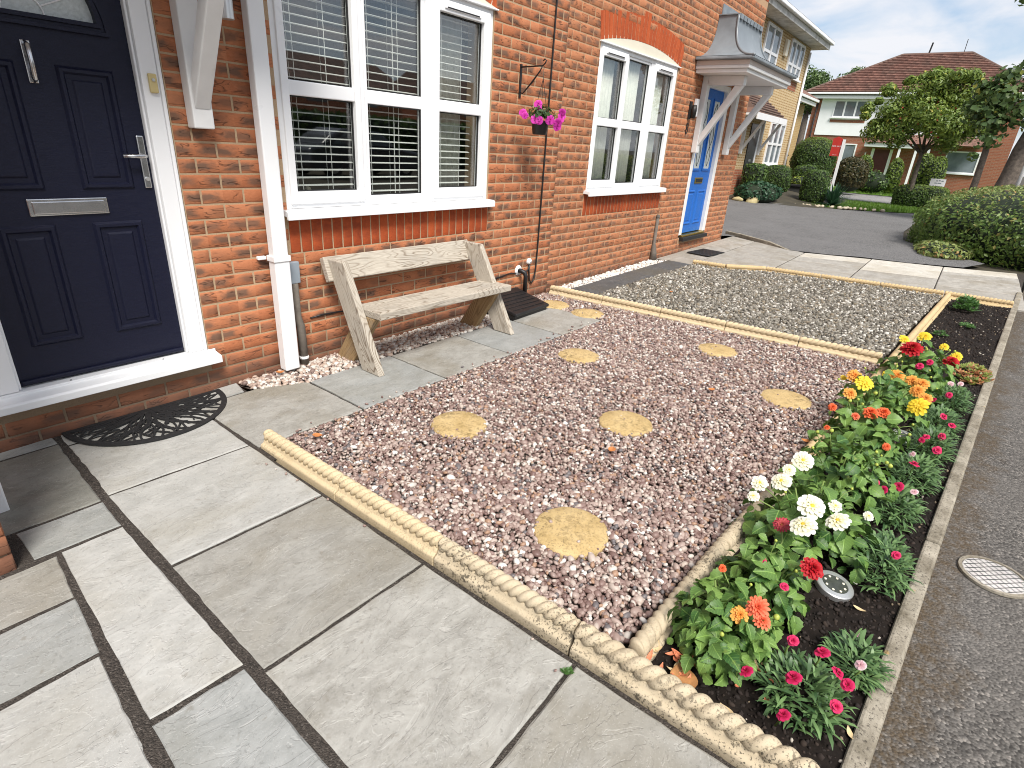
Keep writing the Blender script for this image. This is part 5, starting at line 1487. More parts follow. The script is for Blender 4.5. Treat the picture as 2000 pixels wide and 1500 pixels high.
solar(1.985, -0.005, 8, -3, 'round steel solar disc light beside the dark red dahlia')
solar(3.50, -0.075, 12, -6, 'round steel solar disc light half under leaves in front of the orange dahlia')

# ================================================================== FLOWERS
def leaf_variant(seed, teeth=6, w=0.42, droop=0.25):
    """serrated ovate leaf, unit length along x, folded at the midrib"""
    r_ = random.Random(seed); n = teeth * 2
    V = []; F = []
    for i in range(n + 1):
        u = i / n
        prof = math.sin(math.pi * min(1, u ** 0.72)) ** 0.85 * w * 0.5 if 0 < u < 1 else 0.0
        if i % 2 == 1: prof *= 1.12
        else: prof *= 0.93
        z = 0.16 * math.sin(u * math.pi * 0.6) - droop * u * u + r_.uniform(-0.008, 0.008)
        V += [(u, -prof, z + prof * 0.35 + r_.uniform(-0.012, 0.012)), (u, 0, z), (u, prof, z + prof * 0.35 + r_.uniform(-0.012, 0.012))]
    for i in range(n):
        a = 3 * i
        F += [(a, a + 3, a + 4, a + 1), (a + 1, a + 4, a + 5, a + 2)]
    return np_mesh('leaf', V, F, M['dahlia_leaf'], smooth=True)
LEAF = [leaf_variant(s, 5, 0.68 + 0.07 * (s % 3), 0.12 + 0.08 * (s % 4)) for s in range(8)]

def flower_mesh(name, mat, layers, petals, curl=0.4, seed=0, pw=0.36):
    """unit-radius flower facing +z made of layered petals"""
    r_ = random.Random(seed); V = []; F = []; lv = []
    for l in range(layers):
        k = l / max(1, layers - 1) if layers > 1 else 0
        n = max(5, int(round(petals * (1 - 0.42 * k)))); Lr = 1.0 - 0.62 * k
        tilt = R(4 + 62 * k ** 1.1 * (0.6 + curl))
        for p in range(n):
            a = 2 * math.pi * (p + 0.5 * (l % 2) + r_.uniform(-0.12, 0.12)) / n
            L_ = Lr * r_.uniform(0.9, 1.06); t_ = tilt + R(r_.uniform(-7, 7)); b = len(V)
            W_ = pw * L_ * (14 / petals) ** 0.6
            for (u, wv) in [(0.06, 0.25), (0.4, 0.85), (0.72, 1.0), (0.93, 0.74), (1.0, 0.22)]:
                rr = 0.05 + u * L_
                x = rr * math.cos(t_); z = rr * math.sin(t_) + 0.06 * l + 0.10 * math.sin(u * math.pi) - 0.10 * u * u * (1 - k)
                for sg in (-1, 0, 1):
                    yy = sg * W_ * wv * 0.5; zz = z + (0.05 * abs(sg) * wv if sg else -0.015)
                    V.append((x * math.cos(a) - yy * math.sin(a), x * math.sin(a) + yy * math.cos(a), zz))
            for i in range(4):
                for s_ in range(2):
                    q = b + 3 * i + s_
                    F.append((q, q + 3, q + 4, q + 1)); lv.append(min(1, (0.15 + 0.3 * i) * (1 - 0.35 * k) + r_.uniform(-0.08, 0.08)))
    return np_mesh(name, V, np.array(F), mat, smooth=True, fattr={'lv': np.clip(lv, 0, 1)})
_bc = MB().lathe([(0.02, -0.02), (0.15, 0.0), (0.17, 0.06), (0.10, 0.12), (0.02, 0.13)], (0, 0, 0), 10)
CENTRE = np_mesh('centre', _bc.v, _bc.f, M['p_centre'], smooth=True)
_bb = MB().lathe([(0.1, 0.0), (0.45, 0.25), (0.5, 0.55), (0.32, 0.9), (0.06, 1.05)], (0, 0, 0), 8)
BUD = np_mesh('bud', _bb.v, _bb.f, M['bud'], smooth=True)
FL = {}
def fl(kind, seed):
    spec = {'white': ('p_white', 3, 13, -0.34, 0.50), 'red': ('p_red', 6, 15, 0.5, 0.42), 'crimson': ('p_crimson', 4, 16, 0.3, 0.34), 'yellow': ('p_yellow', 3, 13, -0.25, 0.42), 'amber': ('p_amber', 4, 14, 0.05, 0.42),
            'orange': ('p_orange', 5, 15, 0.6, 0.40), 'coral': ('p_coral', 4, 14, 0.45, 0.36), 'pink': ('p_pink', 3, 9, 0.5, 0.62), 'blush': ('p_blush', 2, 6, 0.3, 0.75), 'magenta': ('p_magenta', 2, 7, 0.6, 0.8)}[kind]
    key = (kind, seed % 3)
    if key not in FL: FL[key] = flower_mesh('flower', M[spec[0]], spec[1], spec[2], spec[3], seed, spec[4])
    return FL[key]

def face(n_, spin=0.0):
    return Vector(n_).to_track_quat('Z', 'Y').to_matrix() @ Matrix.Rotation(spin, 3, 'Z')

def put_flower(root, kind, pos, rad, nrm, stem_from=None, centre=False, name='flower', seed=None):
    seed = random.randint(0, 99) if seed is None else seed
    off = wloc(root)
    o = link(name, fl(kind, seed), root, Vector(pos) - off, face(nrm, random.uniform(0, 6)).to_euler(), (rad, rad, rad))
    if centre:
        link('centre', CENTRE, o, (0, 0, 0.13), None, (1.25, 1.25, 1.3))
    if stem_from is not None:
        a = Vector(stem_from); b = Vector(pos); m = (a + b) / 2 + Vector((random.uniform(-.02, .02), random.uniform(-.02, .02), 0.02))
        MB().tube([a, m, b - Vector(nrm).normalized() * 0.004], 0.0026, 5).build('stem', M['stem'], root, smooth=True)
    return o

def put_bud(root, pos, s_, nrm, stem_from):
    off = wloc(root)
    link('bud', BUD, root, Vector(pos) - off, face(nrm).to_euler(), (s_, s_, s_))
    a = Vector(stem_from); b = Vector(pos)
    MB().tube([a, (a + b) / 2 + Vector((0.008, 0.004, 0.01)), b], 0.0020, 5).build('stem', M['stem'], root, smooth=True)

CAMV = Vector((0, 0, 1.4))
def dahlia(cx_, cy, rx, ry, h, label, flowers, nleaf=70, buds=6, lsize=(0.06, 0.10), seed=0):
    nleaf = min(298, int(nleaf * 3.1)); rx *= 1.28; ry *= 1.22; h *= 1.06 if cx_ < 1.8 else 1.14; lsize = (lsize[0] * 0.55, lsize[1] * 0.80)
    r_ = random.Random(seed); z0 = bed_z(cx_, cy)
    root = empty('dahlia_plant', (cx_, cy, z0)); tag(root, label, 'dahlia', 'dahlias in the flower bed')
    for k in range(6):
        a = r_.uniform(0, 6.28); q = 0.6 * r_.random()
        MB().tube([(cx_ + 0.02 * math.cos(a), cy + 0.02 * math.sin(a), z0 - 0.01), (cx_ + rx * q * 0.5 * math.cos(a), cy + ry * q * 0.5 * math.sin(a), z0 + h * 0.5), (cx_ + rx * q * math.cos(a), cy + ry * q * math.sin(a), z0 + h * 0.9)], [0.006, 0.004, 0.003], 6).build('stalk', M['stem'], root, smooth=True)
    off = wloc(root)
    for k in range(nleaf):
        # leaves sit through a dome, denser towards its skin
        a = r_.uniform(0, 2 * math.pi); el = math.asin(r_.uniform(-0.05, 1.0)); rad = r_.uniform(0.25, 1.0) ** 0.5 * (1 + 0.16 * math.sin(3 * a + seed) * math.cos(4 * el + seed * 2) + r_.uniform(-0.08, 0.10))
        dx, dy, dz = math.cos(el) * math.cos(a), math.cos(el) * math.sin(a), math.sin(el)
        s_ = r_.uniform(*lsize)
        p = Vector((cx_ + rx * rad * dx * 0.86, cy + ry * rad * dy * 0.86, z0 + 0.015 + h * rad * dz * 0.92 + 0.01))
        if any((p.x - sx_) ** 2 + (p.y - sy_) ** 2 < 0.085 ** 2 or ((p.x - sx_ * 0.95) ** 2 + (p.y - sy_ * 0.95) ** 2 < 0.075 ** 2 and p.z > z0 + 0.02) for sx_, sy_ in ((1.985, -0.005), (3.50, -0.075))): continue
        nn = (Vector((dx, dy, 0.35 + 1.0 * dz)).normalized() + Vector((r_.uniform(-.8, .8), r_.uniform(-.8, .8), r_.uniform(-0.1, .6)))).normalized()
        td = Vector((dx + r_.uniform(-.9, .9), dy + r_.uniform(-.9, .9), r_.uniform(-0.5, 0.25)))
        td = (td - nn * td.dot(nn)).normalized(); sd3 = nn.cross(td)
        e = Matrix(((td.x, sd3.x, nn.x), (td.y, sd3.y, nn.y), (td.z, sd3.z, nn.z))).to_euler()
        o = link('leaf', LEAF[r_.randrange(8)], root, p - off - td * s_ * 0.4, e, (s_, s_, s_))
    for (kind, pos, rad, nrm, cen) in flowers:
        q = Vector((cx_ + (pos[0] - cx_) * 0.45, cy + (pos[1] - cy) * 0.45, z0 + h * 0.45))
        put_flower(root, kind, (pos[0], pos[1], pos[2] + 0.012), rad * 0.88 * random.uniform(0.9, 1.06), nrm, q, cen, seed=seed + int(pos[0] * 100))
    for k in range(int(buds * 0.65)):
        a = r_.uniform(0, 6.28); q = r_.uniform(0.3, 0.95)
        b = Vector((cx_ + rx * q * math.cos(a), cy + ry * q * math.sin(a), z0 + h * (1.06 - 0.45 * q * q) + r_.uniform(0.0, 0.03)))
        put_bud(root, b, r_.uniform(0.010, 0.021), (r_.uniform(-.5, .3), r_.uniform(-.6, .4), 1), (cx_ + (b.x - cx_) * 0.6, cy + (b.y - cy) * 0.6, z0 + h * 0.6))
    return root

def dianthus(cx_, cy, rx, ry, h, label, flowers, nb=230, seed=0, kind='pink'):
    big = 1.0 if cx_ < 1.8 else 1.32; nb = int(nb * 1.2 * big * 1.2); rx *= 1.02 * big; ry *= 1.0 if big == 1 else 1.12; h *= 1.0 if big == 1 else 1.3
    """cushion of narrow grey-green blades with small frilled flowers"""
    r_ = np.random.default_rng(seed + 50); z0 = bed_z(cx_, cy)
    root = empty('dianthus_plant', (cx_, cy, z0)); tag(root, label, 'dianthus', 'dianthus along the kerb')
    V = []; F = []; lv = []
    for k in range(nb):
        a = r_.uniform(0, 2 * np.pi); q = math.sqrt(r_.uniform(0, 1)) * 0.75
        bx_, by = cx_ + rx * q * math.cos(a), cy + ry * q * math.sin(a)
        bz_ = z0 + h * (0.75 - 0.6 * q * q) * r_.uniform(0.1, 1.0)
        yaw = a + r_.normal(0, 0.9); el = r_.uniform(0.1, 1.2) * (1.15 - 0.5 * q); L_ = r_.uniform(0.034, 0.070); wd = r_.uniform(0.0032, 0.0060)
        d = np.array([math.cos(el) * math.cos(yaw), math.cos(el) * math.sin(yaw), math.sin(el)]); sd_ = np.array([-math.sin(yaw), math.cos(yaw), 0])
        b = len(V); c = np.array([bx_, by, bz_])
        for (u, ww, dr) in [(0, 0.5, 0), (0.4, 1.0, -0.02), (0.75, 0.75, -0.10), (1.0, 0.05, -0.28)]:
            p = c + d * L_ * u + np.array([0, 0, dr * L_])
            V.append(p - sd_ * wd * ww); V.append(p + sd_ * wd * ww)
        for i in range(3):
            F.append((b + 2*i, b + 2*i + 1, b + 2*i + 3, b + 2*i + 2)); lv.append(0)
        lv[-3:] = [r_.uniform(0, 1)] * 3
    off = np.array(wloc(root))
    o = link('foliage', np_mesh('foliage', np.array(V) - off, np.array(F), M['dianthus_leaf'], fattr={'lv': lv}), root); tag(o, kind='stuff')
    for (kd, pos, rad, nrm) in flowers:
        put_flower(root, kd, pos, rad, nrm, (pos[0] + 0.01, pos[1] + 0.01, z0 + h * 0.3))
    return root
# ---- the plants
CV = lambda p: (CAMV - Vector(p)).normalized()
def nf(p, up=0.8, j=0.35):
    v = CV(p) * 0.75 + Vector((0, 0, up)) + Vector((random.uniform(-j, j), random.uniform(-j, j), 0)); return v.normalized()
def FLW(kind, p, r_, cen=False, up=0.6): return (kind, p, r_, nf(p, up), cen)

dahlia(1.455, 0.225, 0.155, 0.150, 0.185, 'coral-flowered dahlia nearest the path, at the end of the flower bed',
       [FLW('coral', (1.440, 0.150, 0.205), 0.034), FLW('coral', (1.425, 0.128, 0.180), 0.032), FLW('amber', (1.41, 0.185, 0.175), 0.030), FLW('orange', (1.56, 0.29, 0.185), 0.015)], 92, 5, (0.05, 0.085), 1)
dahlia(1.700, 0.190, 0.150, 0.140, 0.200, 'dahlia with one dark red head beside the nearer solar light',
       [FLW('red', (1.705, 0.066, 0.222), 0.040, False, 0.3), FLW('crimson', (1.93, 0.205, 0.19), 0.033, True), FLW('pink', (1.66, 0.205, 0.205), 0.022), FLW('pink', (1.61, 0.115, 0.185), 0.015)], 92, 6, (0.05, 0.09), 2)
dahlia(2.140, 0.135, 0.225, 0.215, 0.235, 'dahlia with many large white yellow-centred flowers',
       [FLW('white', (2.003, 0.140, 0.262), 0.050, True), FLW('white', (1.880, 0.137, 0.250), 0.047, True), FLW('white', (1.992, 0.050, 0.250), 0.044, True), FLW('white', (2.114, 0.269, 0.256), 0.040, True), FLW('white', (2.337, 0.243, 0.262), 0.048, True),
        FLW('white', (2.075, 0.335, 0.238), 0.034, True), FLW('white', (1.990, 0.330, 0.222), 0.026, True), FLW('white', (2.10, 0.076, 0.245), 0.028, True), FLW('white', (2.24, 0.27, 0.250), 0.028, True), FLW('white', (2.2, -0.03, 0.20), 0.020, True)], 120, 9, (0.06, 0.105), 3)
dahlia(2.700, 0.125, 0.230, 0.190, 0.200, 'dahlia carrying only yellow buds, behind the white dahlia', [], 120, 14, (0.055, 0.09), 4)
dahlia(3.170, 0.105, 0.190, 0.190, 0.215, 'dahlia with small bright orange heads in the middle of the bed',
       [FLW('orange', (3.144, 0.100, 0.245), 0.042, False, 1.0), FLW('orange', (3.205, 0.050, 0.243), 0.042, False, 1.0), FLW('orange', (3.16, 0.27, 0.215), 0.028), FLW('coral', (3.10, 0.155, 0.225), 0.026), FLW('orange', (2.93, -0.01, 0.185), 0.024), FLW('orange', (2.98, 0.25, 0.17), 0.018)], 105, 9, (0.055, 0.095), 5)
dahlia(3.600, 0.085, 0.225, 0.215, 0.250, 'dahlia with yellow and amber flowers in the middle of the bed',
       [FLW('yellow', (3.499, 0.188, 0.275), 0.055, True), FLW('yellow', (3.390, -0.079, 0.262), 0.054, True), FLW('amber', (3.590, 0.250, 0.275), 0.042), FLW('amber', (3.33, 0.225, 0.255), 0.038), FLW('amber', (3.76, 0.056, 0.285), 0.048), FLW('amber', (3.75, -0.018, 0.280), 0.045),
        FLW('amber', (3.72, -0.065, 0.285), 0.042), FLW('amber', (3.616, -0.056, 0.272), 0.044), FLW('amber', (3.547, -0.10, 0.262), 0.040), FLW('yellow', (3.80, 0.10, 0.27), 0.036), FLW('yellow', (3.62, 0.30, 0.24), 0.020)], 115, 9, (0.055, 0.09), 6)
dahlia(4.040, 0.000, 0.200, 0.180, 0.200, 'leafy dahlia without open flowers, between the yellow and the red dahlias', [], 85, 10, (0.055, 0.09), 7)
dahlia(4.480, -0.035, 0.230, 0.210, 0.255, 'dahlia with large deep red and small yellow flowers at the far end',
       [FLW('red', (4.380, 0.040, 0.300), 0.068, True), FLW('red', (4.474, -0.182, 0.250), 0.052, True), FLW('yellow', (4.93, -0.002, 0.275), 0.050), FLW('yellow', (4.82, 0.108, 0.250), 0.040), FLW('yellow', (4.62, -0.205, 0.255), 0.042), FLW('yellow', (4.80, -0.13, 0.26), 0.03), FLW('pink', (4.22, -0.03, 0.245), 0.028), FLW('pink', (4.35, -0.075, 0.25), 0.024)], 110, 9, (0.06, 0.095), 8)

def DF(kind, p, r_): return (kind, p, r_ * random.uniform(0.7, 0.98), nf(p, 0.5, 0.9))
dianthus(1.420, -0.020, 0.150, 0.125, 0.110, 'pink-flowered dianthus nearest the camera', [DF('pink', p, r_) for p, r_ in [((1.355, 0.010, 0.125), 0.024), ((1.500, -0.033, 0.125), 0.022), ((1.250, 0.002, 0.095), 0.025), ((1.458, -0.081, 0.120), 0.022), ((1.441, -0.109, 0.115), 0.018), ((1.360, -0.098, 0.105), 0.021), ((1.489, 0.044, 0.125), 0.020), ((1.31, 0.117, 0.105), 0.019)]], 300, 1)
dianthus(1.650, -0.115, 0.120, 0.080, 0.085, 'thin yellowing dianthus with one blush flower beside the kerb', [DF('blush', (1.560, -0.128, 0.098), 0.016)], 200, 2)
dianthus(2.200, -0.125, 0.170, 0.085, 0.100, 'dianthus with a single red flower, beside the white dahlia', [DF('pink', (2.152, -0.147, 0.128), 0.016)], 260, 3)
dianthus(2.680, -0.115, 0.190, 0.090, 0.100, 'dianthus with three pink flowers beside the budding dahlia', [DF('pink', p, 0.021) for p in [(2.606, -0.052, 0.138), (2.652, -0.017, 0.138), (2.683, -0.100, 0.138)]] + [DF('blush', (2.72, -0.16, 0.12), 0.017)], 280, 4)
dianthus(3.060, -0.150, 0.180, 0.095, 0.105, 'dianthus with two pink flowers in front of the further solar light', [DF('pink', (2.957, -0.134, 0.143), 0.023), DF('pink', (3.203, -0.209, 0.145), 0.021), DF('blush', (3.1, -0.12, 0.13), 0.015)], 280, 5)
dianthus(3.420, -0.190, 0.180, 0.095, 0.110, 'dianthus with bright pink heads beside the yellow dahlia', [DF('pink', p, 0.022) for p in [(3.276, -0.14, 0.145), (3.33, -0.155, 0.148), (3.42, -0.22, 0.14)]], 280, 6)
dianthus(3.800, -0.205, 0.200, 0.100, 0.115, 'dianthus with scattered pink flowers beside the leafy dahlia', [DF('pink', p, 0.024) for p in [(3.70, -0.212, 0.152), (3.609, -0.254, 0.145), (3.95, -0.15, 0.15)]], 280, 7)
dianthus(4.260, -0.250, 0.200, 0.095, 0.115, 'dianthus with a few white flowers beside the red dahlia', [DF('blush', p, 0.022) for p in [(4.42, -0.27, 0.15), (4.36, -0.22, 0.15)]] + [DF('pink', (4.12, -0.22, 0.15), 0.022)], 270, 8)

# sedum by the kerb, seedlings on the bare soil
def rosettes(name, cx_, cy, rx, ry, n, size, mats, label, cat, h=0.05, seed=0):
    r_ = np.random.default_rng(seed); z0 = bed_z(cx_, cy)
    root = empty(name, (cx_, cy, z0)); tag(root, label, cat)
    for mi, mt_ in enumerate(mats):
        V = []; F = []; lv = []
        for k in range(n):
            a = r_.uniform(0, 6.28); q = math.sqrt(r_.uniform(0, 1)); c = np.array([cx_ + rx * q * math.cos(a), cy + ry * q * math.sin(a), z0 + h * (1 - 0.7 * q * q) * r_.uniform(0.5, 1)])
            m = 7; lvv = r_.uniform(0, 1)
            for p in range(m):
                b_ = 2 * math.pi * p / m + a; el = r_.uniform(0.1, 0.9); L_ = size * r_.uniform(0.7, 1.2)
                d = np.array([math.cos(el) * math.cos(b_), math.cos(el) * math.sin(b_), math.sin(el)]); s_ = np.array([-math.sin(b_), math.cos(b_), 0]) * L_ * 0.22
                i = len(V); V += [c, c + d * L_ * 0.55 - s_, c + d * L_, c + d * L_ * 0.55 + s_]; F.append((i, i + 1, i + 2, i + 3)); lv.append(lvv)
        o = link('foliage', np_mesh('foliage', np.array(V) - np.array(wloc(root)), np.array(F), mt_, fattr={'lv': lv}), root); tag(o, kind='stuff')
    return root
M['sedum_g'] = m_leaf('sedum_green', (0.16, 0.22, 0.05), (0.36, 0.40, 0.09)); M['sedum_r'] = m_leaf('sedum_red', (0.42, 0.14, 0.06), (0.52, 0.30, 0.14))
rosettes('sedum_plant', 5.03, -0.345, 0.24, 0.11, 60, 0.035, [M['sedum_g'], M['sedum_r']], 'low yellow and red sedum spilling onto the kerb', 'sedum', 0.07, 1)
M['weed'] = m_leaf('weed', (0.05, 0.13, 0.03), (0.12, 0.24, 0.06))
rosettes('conifer_seedling', 7.30, -0.24, 0.20, 0.10, 70, 0.05, [M['weed']], 'small dark green seedling at the far end of the bare soil', 'seedling', 0.14, 2)
rosettes('weed', 6.55, -0.28, 0.10, 0.06, 22, 0.03, [M['weed']], 'thin green weed in the middle of the bare soil', 'weed', 0.05, 3)
rosettes('weed', 5.95, -0.10, 0.06, 0.05, 14, 0.03, [M['weed']], 'thin green weed beside the edging in the bare soil', 'weed', 0.05, 4)
rosettes('weed', 1.07, 0.535, 0.012, 0.012, 6, 0.014, [M['weed']], 'tiny green weed in the slab joint by the rope edging', 'weed', 0.02, 5)

# fallen petals and leaves
def fallen(name, x, y, z, L_, w_, mat, label, cat, curl=0.3, yaw=None, pitch=0.0):
    V = []; F = []; n = 8
    for i in range(n + 1):
        u = i / n; p = math.sin(math.pi * u ** 0.8) ** 0.8 * w_ / 2 if 0 < u < 1 else 0.001
        zz = curl * L_ * (u - 0.5) ** 2 * 1.6
        V += [((u - 0.5) * L_, -p, zz + p * curl), ((u - 0.5) * L_, 0, zz), ((u - 0.5) * L_, p, zz + p * curl)]
    for i in range(n): F += [(3*i, 3*i + 3, 3*i + 4, 3*i + 1), (3*i + 1, 3*i + 4, 3*i + 5, 3*i + 2)]
    o = link(name, np_mesh(name, V, F, mat, smooth=True), None, (x, y, z), (0, R(pitch), random.uniform(0, 6.28) if yaw is None else yaw)); tag(o, label, cat)
    return o
dry = simple('dry_leaf', (0.36, 0.17, 0.06), 0.8, 0.35, 40.0); dryo = simple('dry_petal_orange', (0.62, 0.20, 0.10), 0.7, 0.3, 60.0); pk = simple('petal_fallen_pink', (0.55, 0.10, 0.38), 0.6, 0.2); wh = simple('petal_fallen_white', (0.75, 0.73, 0.66), 0.6, 0.1); buff = simple('petal_fallen_buff', (0.60, 0.45, 0.25), 0.7, 0.2)
fallen('fallen_leaf', 1.262, 0.262, bed_z(1.26, .26) + 0.014, 0.095, 0.080, dry, 'large brown fallen leaf beside the speckled rope edging', 'leaf', 0.25, 0.6)
r9 = random.Random(9)
for k in range(22):
    x, y = 1.30 + r9.uniform(-0.055, 0.05), 0.315 + r9.uniform(-0.07, 0.06)
    o = fallen('fallen_petal', x, y, bed_z(x, y) + 0.010 + r9.uniform(0, 0.012), r9.uniform(0.034, 0.050), 0.014, dryo if k % 3 else buff, 'fallen orange petal in the heap beside the nearest dahlia', 'petal', 0.5, r9.uniform(0, 6.28), r9.uniform(-25, 25)); o['group'] = 'heap of fallen orange petals'
for (x, y, m_, lab) in [(1.80, -0.115, pk, 'single pink fallen petal on the soil near the solar light'), (1.73, -0.140, wh, 'white fallen petal on the soil by the thin dianthus'), (1.40, -0.150, buff, 'buff fallen petal beside the kerb and nearest dianthus'), (1.245, 0.13, buff, 'pale narrow fallen leaf on bare soil near the rope edging'),
                       (1.93, -0.095, buff, 'yellowed curled leaf on the soil beside the solar light'), (2.06, -0.060, wh, 'white fallen petal beside the steel solar light'), (1.155, 0.42, pk, 'magenta petal on the slab joint by the rope edging')]:
    z = (bed_z(x, y) if x > 1.2 else gz(x)) + 0.009
    fallen('fallen_petal', x, y, z, 0.040 if x > 1.2 else 0.022, 0.015, m_, lab, 'petal', 0.4)
for k in range(14):
    x, y = 1.40 + r9.uniform(-0.07, 0.09), 0.085 + r9.uniform(-0.05, 0.05)
    o = fallen('fallen_petal', x, y, bed_z(x, y) + 0.012 + r9.uniform(0, 0.01), r9.uniform(0.026, 0.04), 0.012, dryo if k % 2 else buff, 'fallen orange petal between the coral dahlia and the nearest pinks', 'petal', 0.5, r9.uniform(0, 6.28), r9.uniform(-25, 25)); o['group'] = 'orange petals between dahlia and pinks'
for i, (x, y, lab) in enumerate([(1.66, 3.03, 'crisp orange leaf on the pebbles left of the downpipe'), (1.36, 2.20, 'orange leaf at the gravel corner near the first rope unit'), (5.45, 2.15, 'orange leaf lying on the grey chippings'), (3.35, 0.95, 'orange leaf on the pink gravel between the two right-hand stones'), (2.25, 1.05, 'orange leaf on pink gravel left of the middle stone'), (3.05, 0.33, 'orange leaf on the gravel beside the flower bed edging')]):
    fallen('fallen_leaf', x, y, gz(x) + (0.035 if i == 2 else 0.018), 0.05, 0.038, simple('rust_leaf_%d' % i, (0.45, 0.17, 0.05), 0.8, 0.3, 50.0), lab, 'leaf', 0.6)

# ================================================================== HANGING BASKET
hb = empty('basket_bracket', (3.995, WY, 1.85)); tag(hb, 'black iron bracket on the wall holding the hanging basket', 'bracket')
BX, BYy = 4.00, 2.895
MB().box(3.985, 4.008, WY - 0.008, WY - 0.001, 1.735, 1.972).build('wall_bar', M['iron'], hb)
MB().tube([(3.997, WY - 0.006, 1.952), (3.997, BYy + 0.01, 1.957), (3.997, BYy - 0.012, 1.975), (3.997, BYy - 0.02, 1.992), (3.997, BYy - 0.005, 2.002), (3.997, BYy + 0.008, 1.99)], 0.0055, 8).build('arm', M['iron'], hb, smooth=True)
MB().tube([(3.997, WY - 0.008, 1.775), (3.997, WY - 0.03, 1.765), (3.997, WY - 0.05, 1.78), (3.997, WY - 0.12, 1.845), (3.997, WY - 0.19, 1.92), (3.997, BYy + 0.012, 1.955)], [0.004, 0.005, 0.0055, 0.007, 0.0055, 0.004], 8).build('strut', M['iron'], hb, smooth=True)
bk = empty('hanging_basket', (BX, BYy, 1.49)); tag(bk, 'small black hanging pot of magenta petunias in front of the wall', 'hanging basket')
MB().lathe([(0.052, 1.470), (0.056, 1.474), (0.070, 1.558), (0.073, 1.562), (0.073, 1.572), (0.066, 1.572), (0.060, 1.545)], (BX, BYy, 0), 20, cap=True).build('pot', M['black'], bk, auto=40)
for k in range(3):
    a = 0.6 + 2.094 * k
    MB().tube([(BX + 0.07 * math.cos(a), BYy + 0.07 * math.sin(a), 1.572), (BX + 0.03 * math.cos(a), BYy + 0.03 * math.sin(a), 1.74), (BX, BYy, 1.87), (BX, BYy, 1.955)], 0.0022, 5).build('hanger', M['iron'], bk, smooth=True)
r7 = np.random.default_rng(77)
def leafcloud(name, C, N_, S, mat, parent=None, aspect=0.55, r_=rng, droop=0.25, kind='stuff', fold=0.18):
    """C centres, N_ facing normals, S sizes: kite-shaped folded leaves in one mesh"""
    n = len(C)
    nn = N_ / (np.linalg.norm(N_, axis=1)[:, None] + 1e-9)
    t_ = r_.normal(size=(n, 3)); t_[:, 2] -= droop
    t_ -= nn * np.sum(t_ * nn, 1)[:, None]; t_ /= np.linalg.norm(t_, axis=1)[:, None] + 1e-9
    b_ = np.cross(nn, t_)
    S = np.asarray(S)[:, None]
    base = C - t_ * S * 0.5; tip = C + t_ * S * 0.5 - nn * S * 0.06
    l = C + b_ * S * aspect * 0.5 + nn * S * fold * 0.5 - t_ * S * 0.08; r2 = C - b_ * S * aspect * 0.5 + nn * S * fold * 0.5 - t_ * S * 0.08
    V = np.stack([base, r2, tip, l], 1).reshape(-1, 3)
    i = np.arange(n) * 4
    F = np.concatenate([np.stack([i, i + 1, i + 2], 1), np.stack([i, i + 2, i + 3], 1)])
    lv = r_.uniform(0, 1, n); lv = np.concatenate([lv, lv])
    if parent is not None: V = V - np.array(wloc(parent))
    o = link(name, np_mesh(name, V, F, mat, fattr={'lv': lv}), parent)
    if kind: tag(o, kind=kind)
    return o
def dome_pts(c, r3, n, r_, lo=-1.0, shell=0.75, expo=2.0):
    d = r_.normal(size=(n, 3)); d /= np.linalg.norm(d, axis=1)[:, None]
    d = d[d[:, 2] >= lo]
    if expo != 2.0:
        k = (np.sum(np.abs(d) ** expo, axis=1)) ** (-1 / expo)
        p = d * k[:, None]
    else: p = d
    rad = shell + (1 - shell) * r_.uniform(0, 1, len(d)) ** 0.7
    return np.array(c) + p * rad[:, None] * np.array(r3), d / np.array(r3)
C1, N1 = dome_pts((BX, BYy, 1.605), (0.130, 0.120, 0.092), 520, r7, -0.15, 0.3)
M['petunia_leaf'] = m_leaf('petunia_leaf', (0.025, 0.06, 0.02), (0.075, 0.15, 0.04), (0.22, 0.25, 0.06), 0.08)
leafcloud('foliage', C1, N1 + r7.normal(0, 0.5, N1.shape), r7.uniform(0.022, 0.036, len(C1)), M['petunia_leaf'], bk, 0.6, r7)
_v = np.array([BX, BYy, 1.6])
def petunia(px, py, pz, rad):
    rad *= 1.18; p = (px, py, pz); put_flower(bk, 'magenta', p, rad, (CV(p) * 0.8 + Vector((random.uniform(-.4, .4), 0, random.uniform(-.2, .4)))).normalized(), (BX + (px - BX) * 0.5, BYy + (py - BYy) * 0.5, 1.585))
for q in [(3.93, 2.875, 1.685, 0.026), (3.95, 2.885, 1.660, 0.024), (3.885, 2.985, 1.618, 0.025), (3.88, 2.96, 1.600, 0.022), (3.91, 2.880, 1.577, 0.030), (3.935, 2.860, 1.572, 0.026), (3.99, 2.795, 1.580, 0.030), (4.03, 2.745, 1.562, 0.030), (4.035, 2.752, 1.535, 0.026), (4.115, 2.770, 1.642, 0.024), (4.12, 2.775, 1.615, 0.026), (4.11, 2.772, 1.588, 0.022)]:
    petunia(*q)

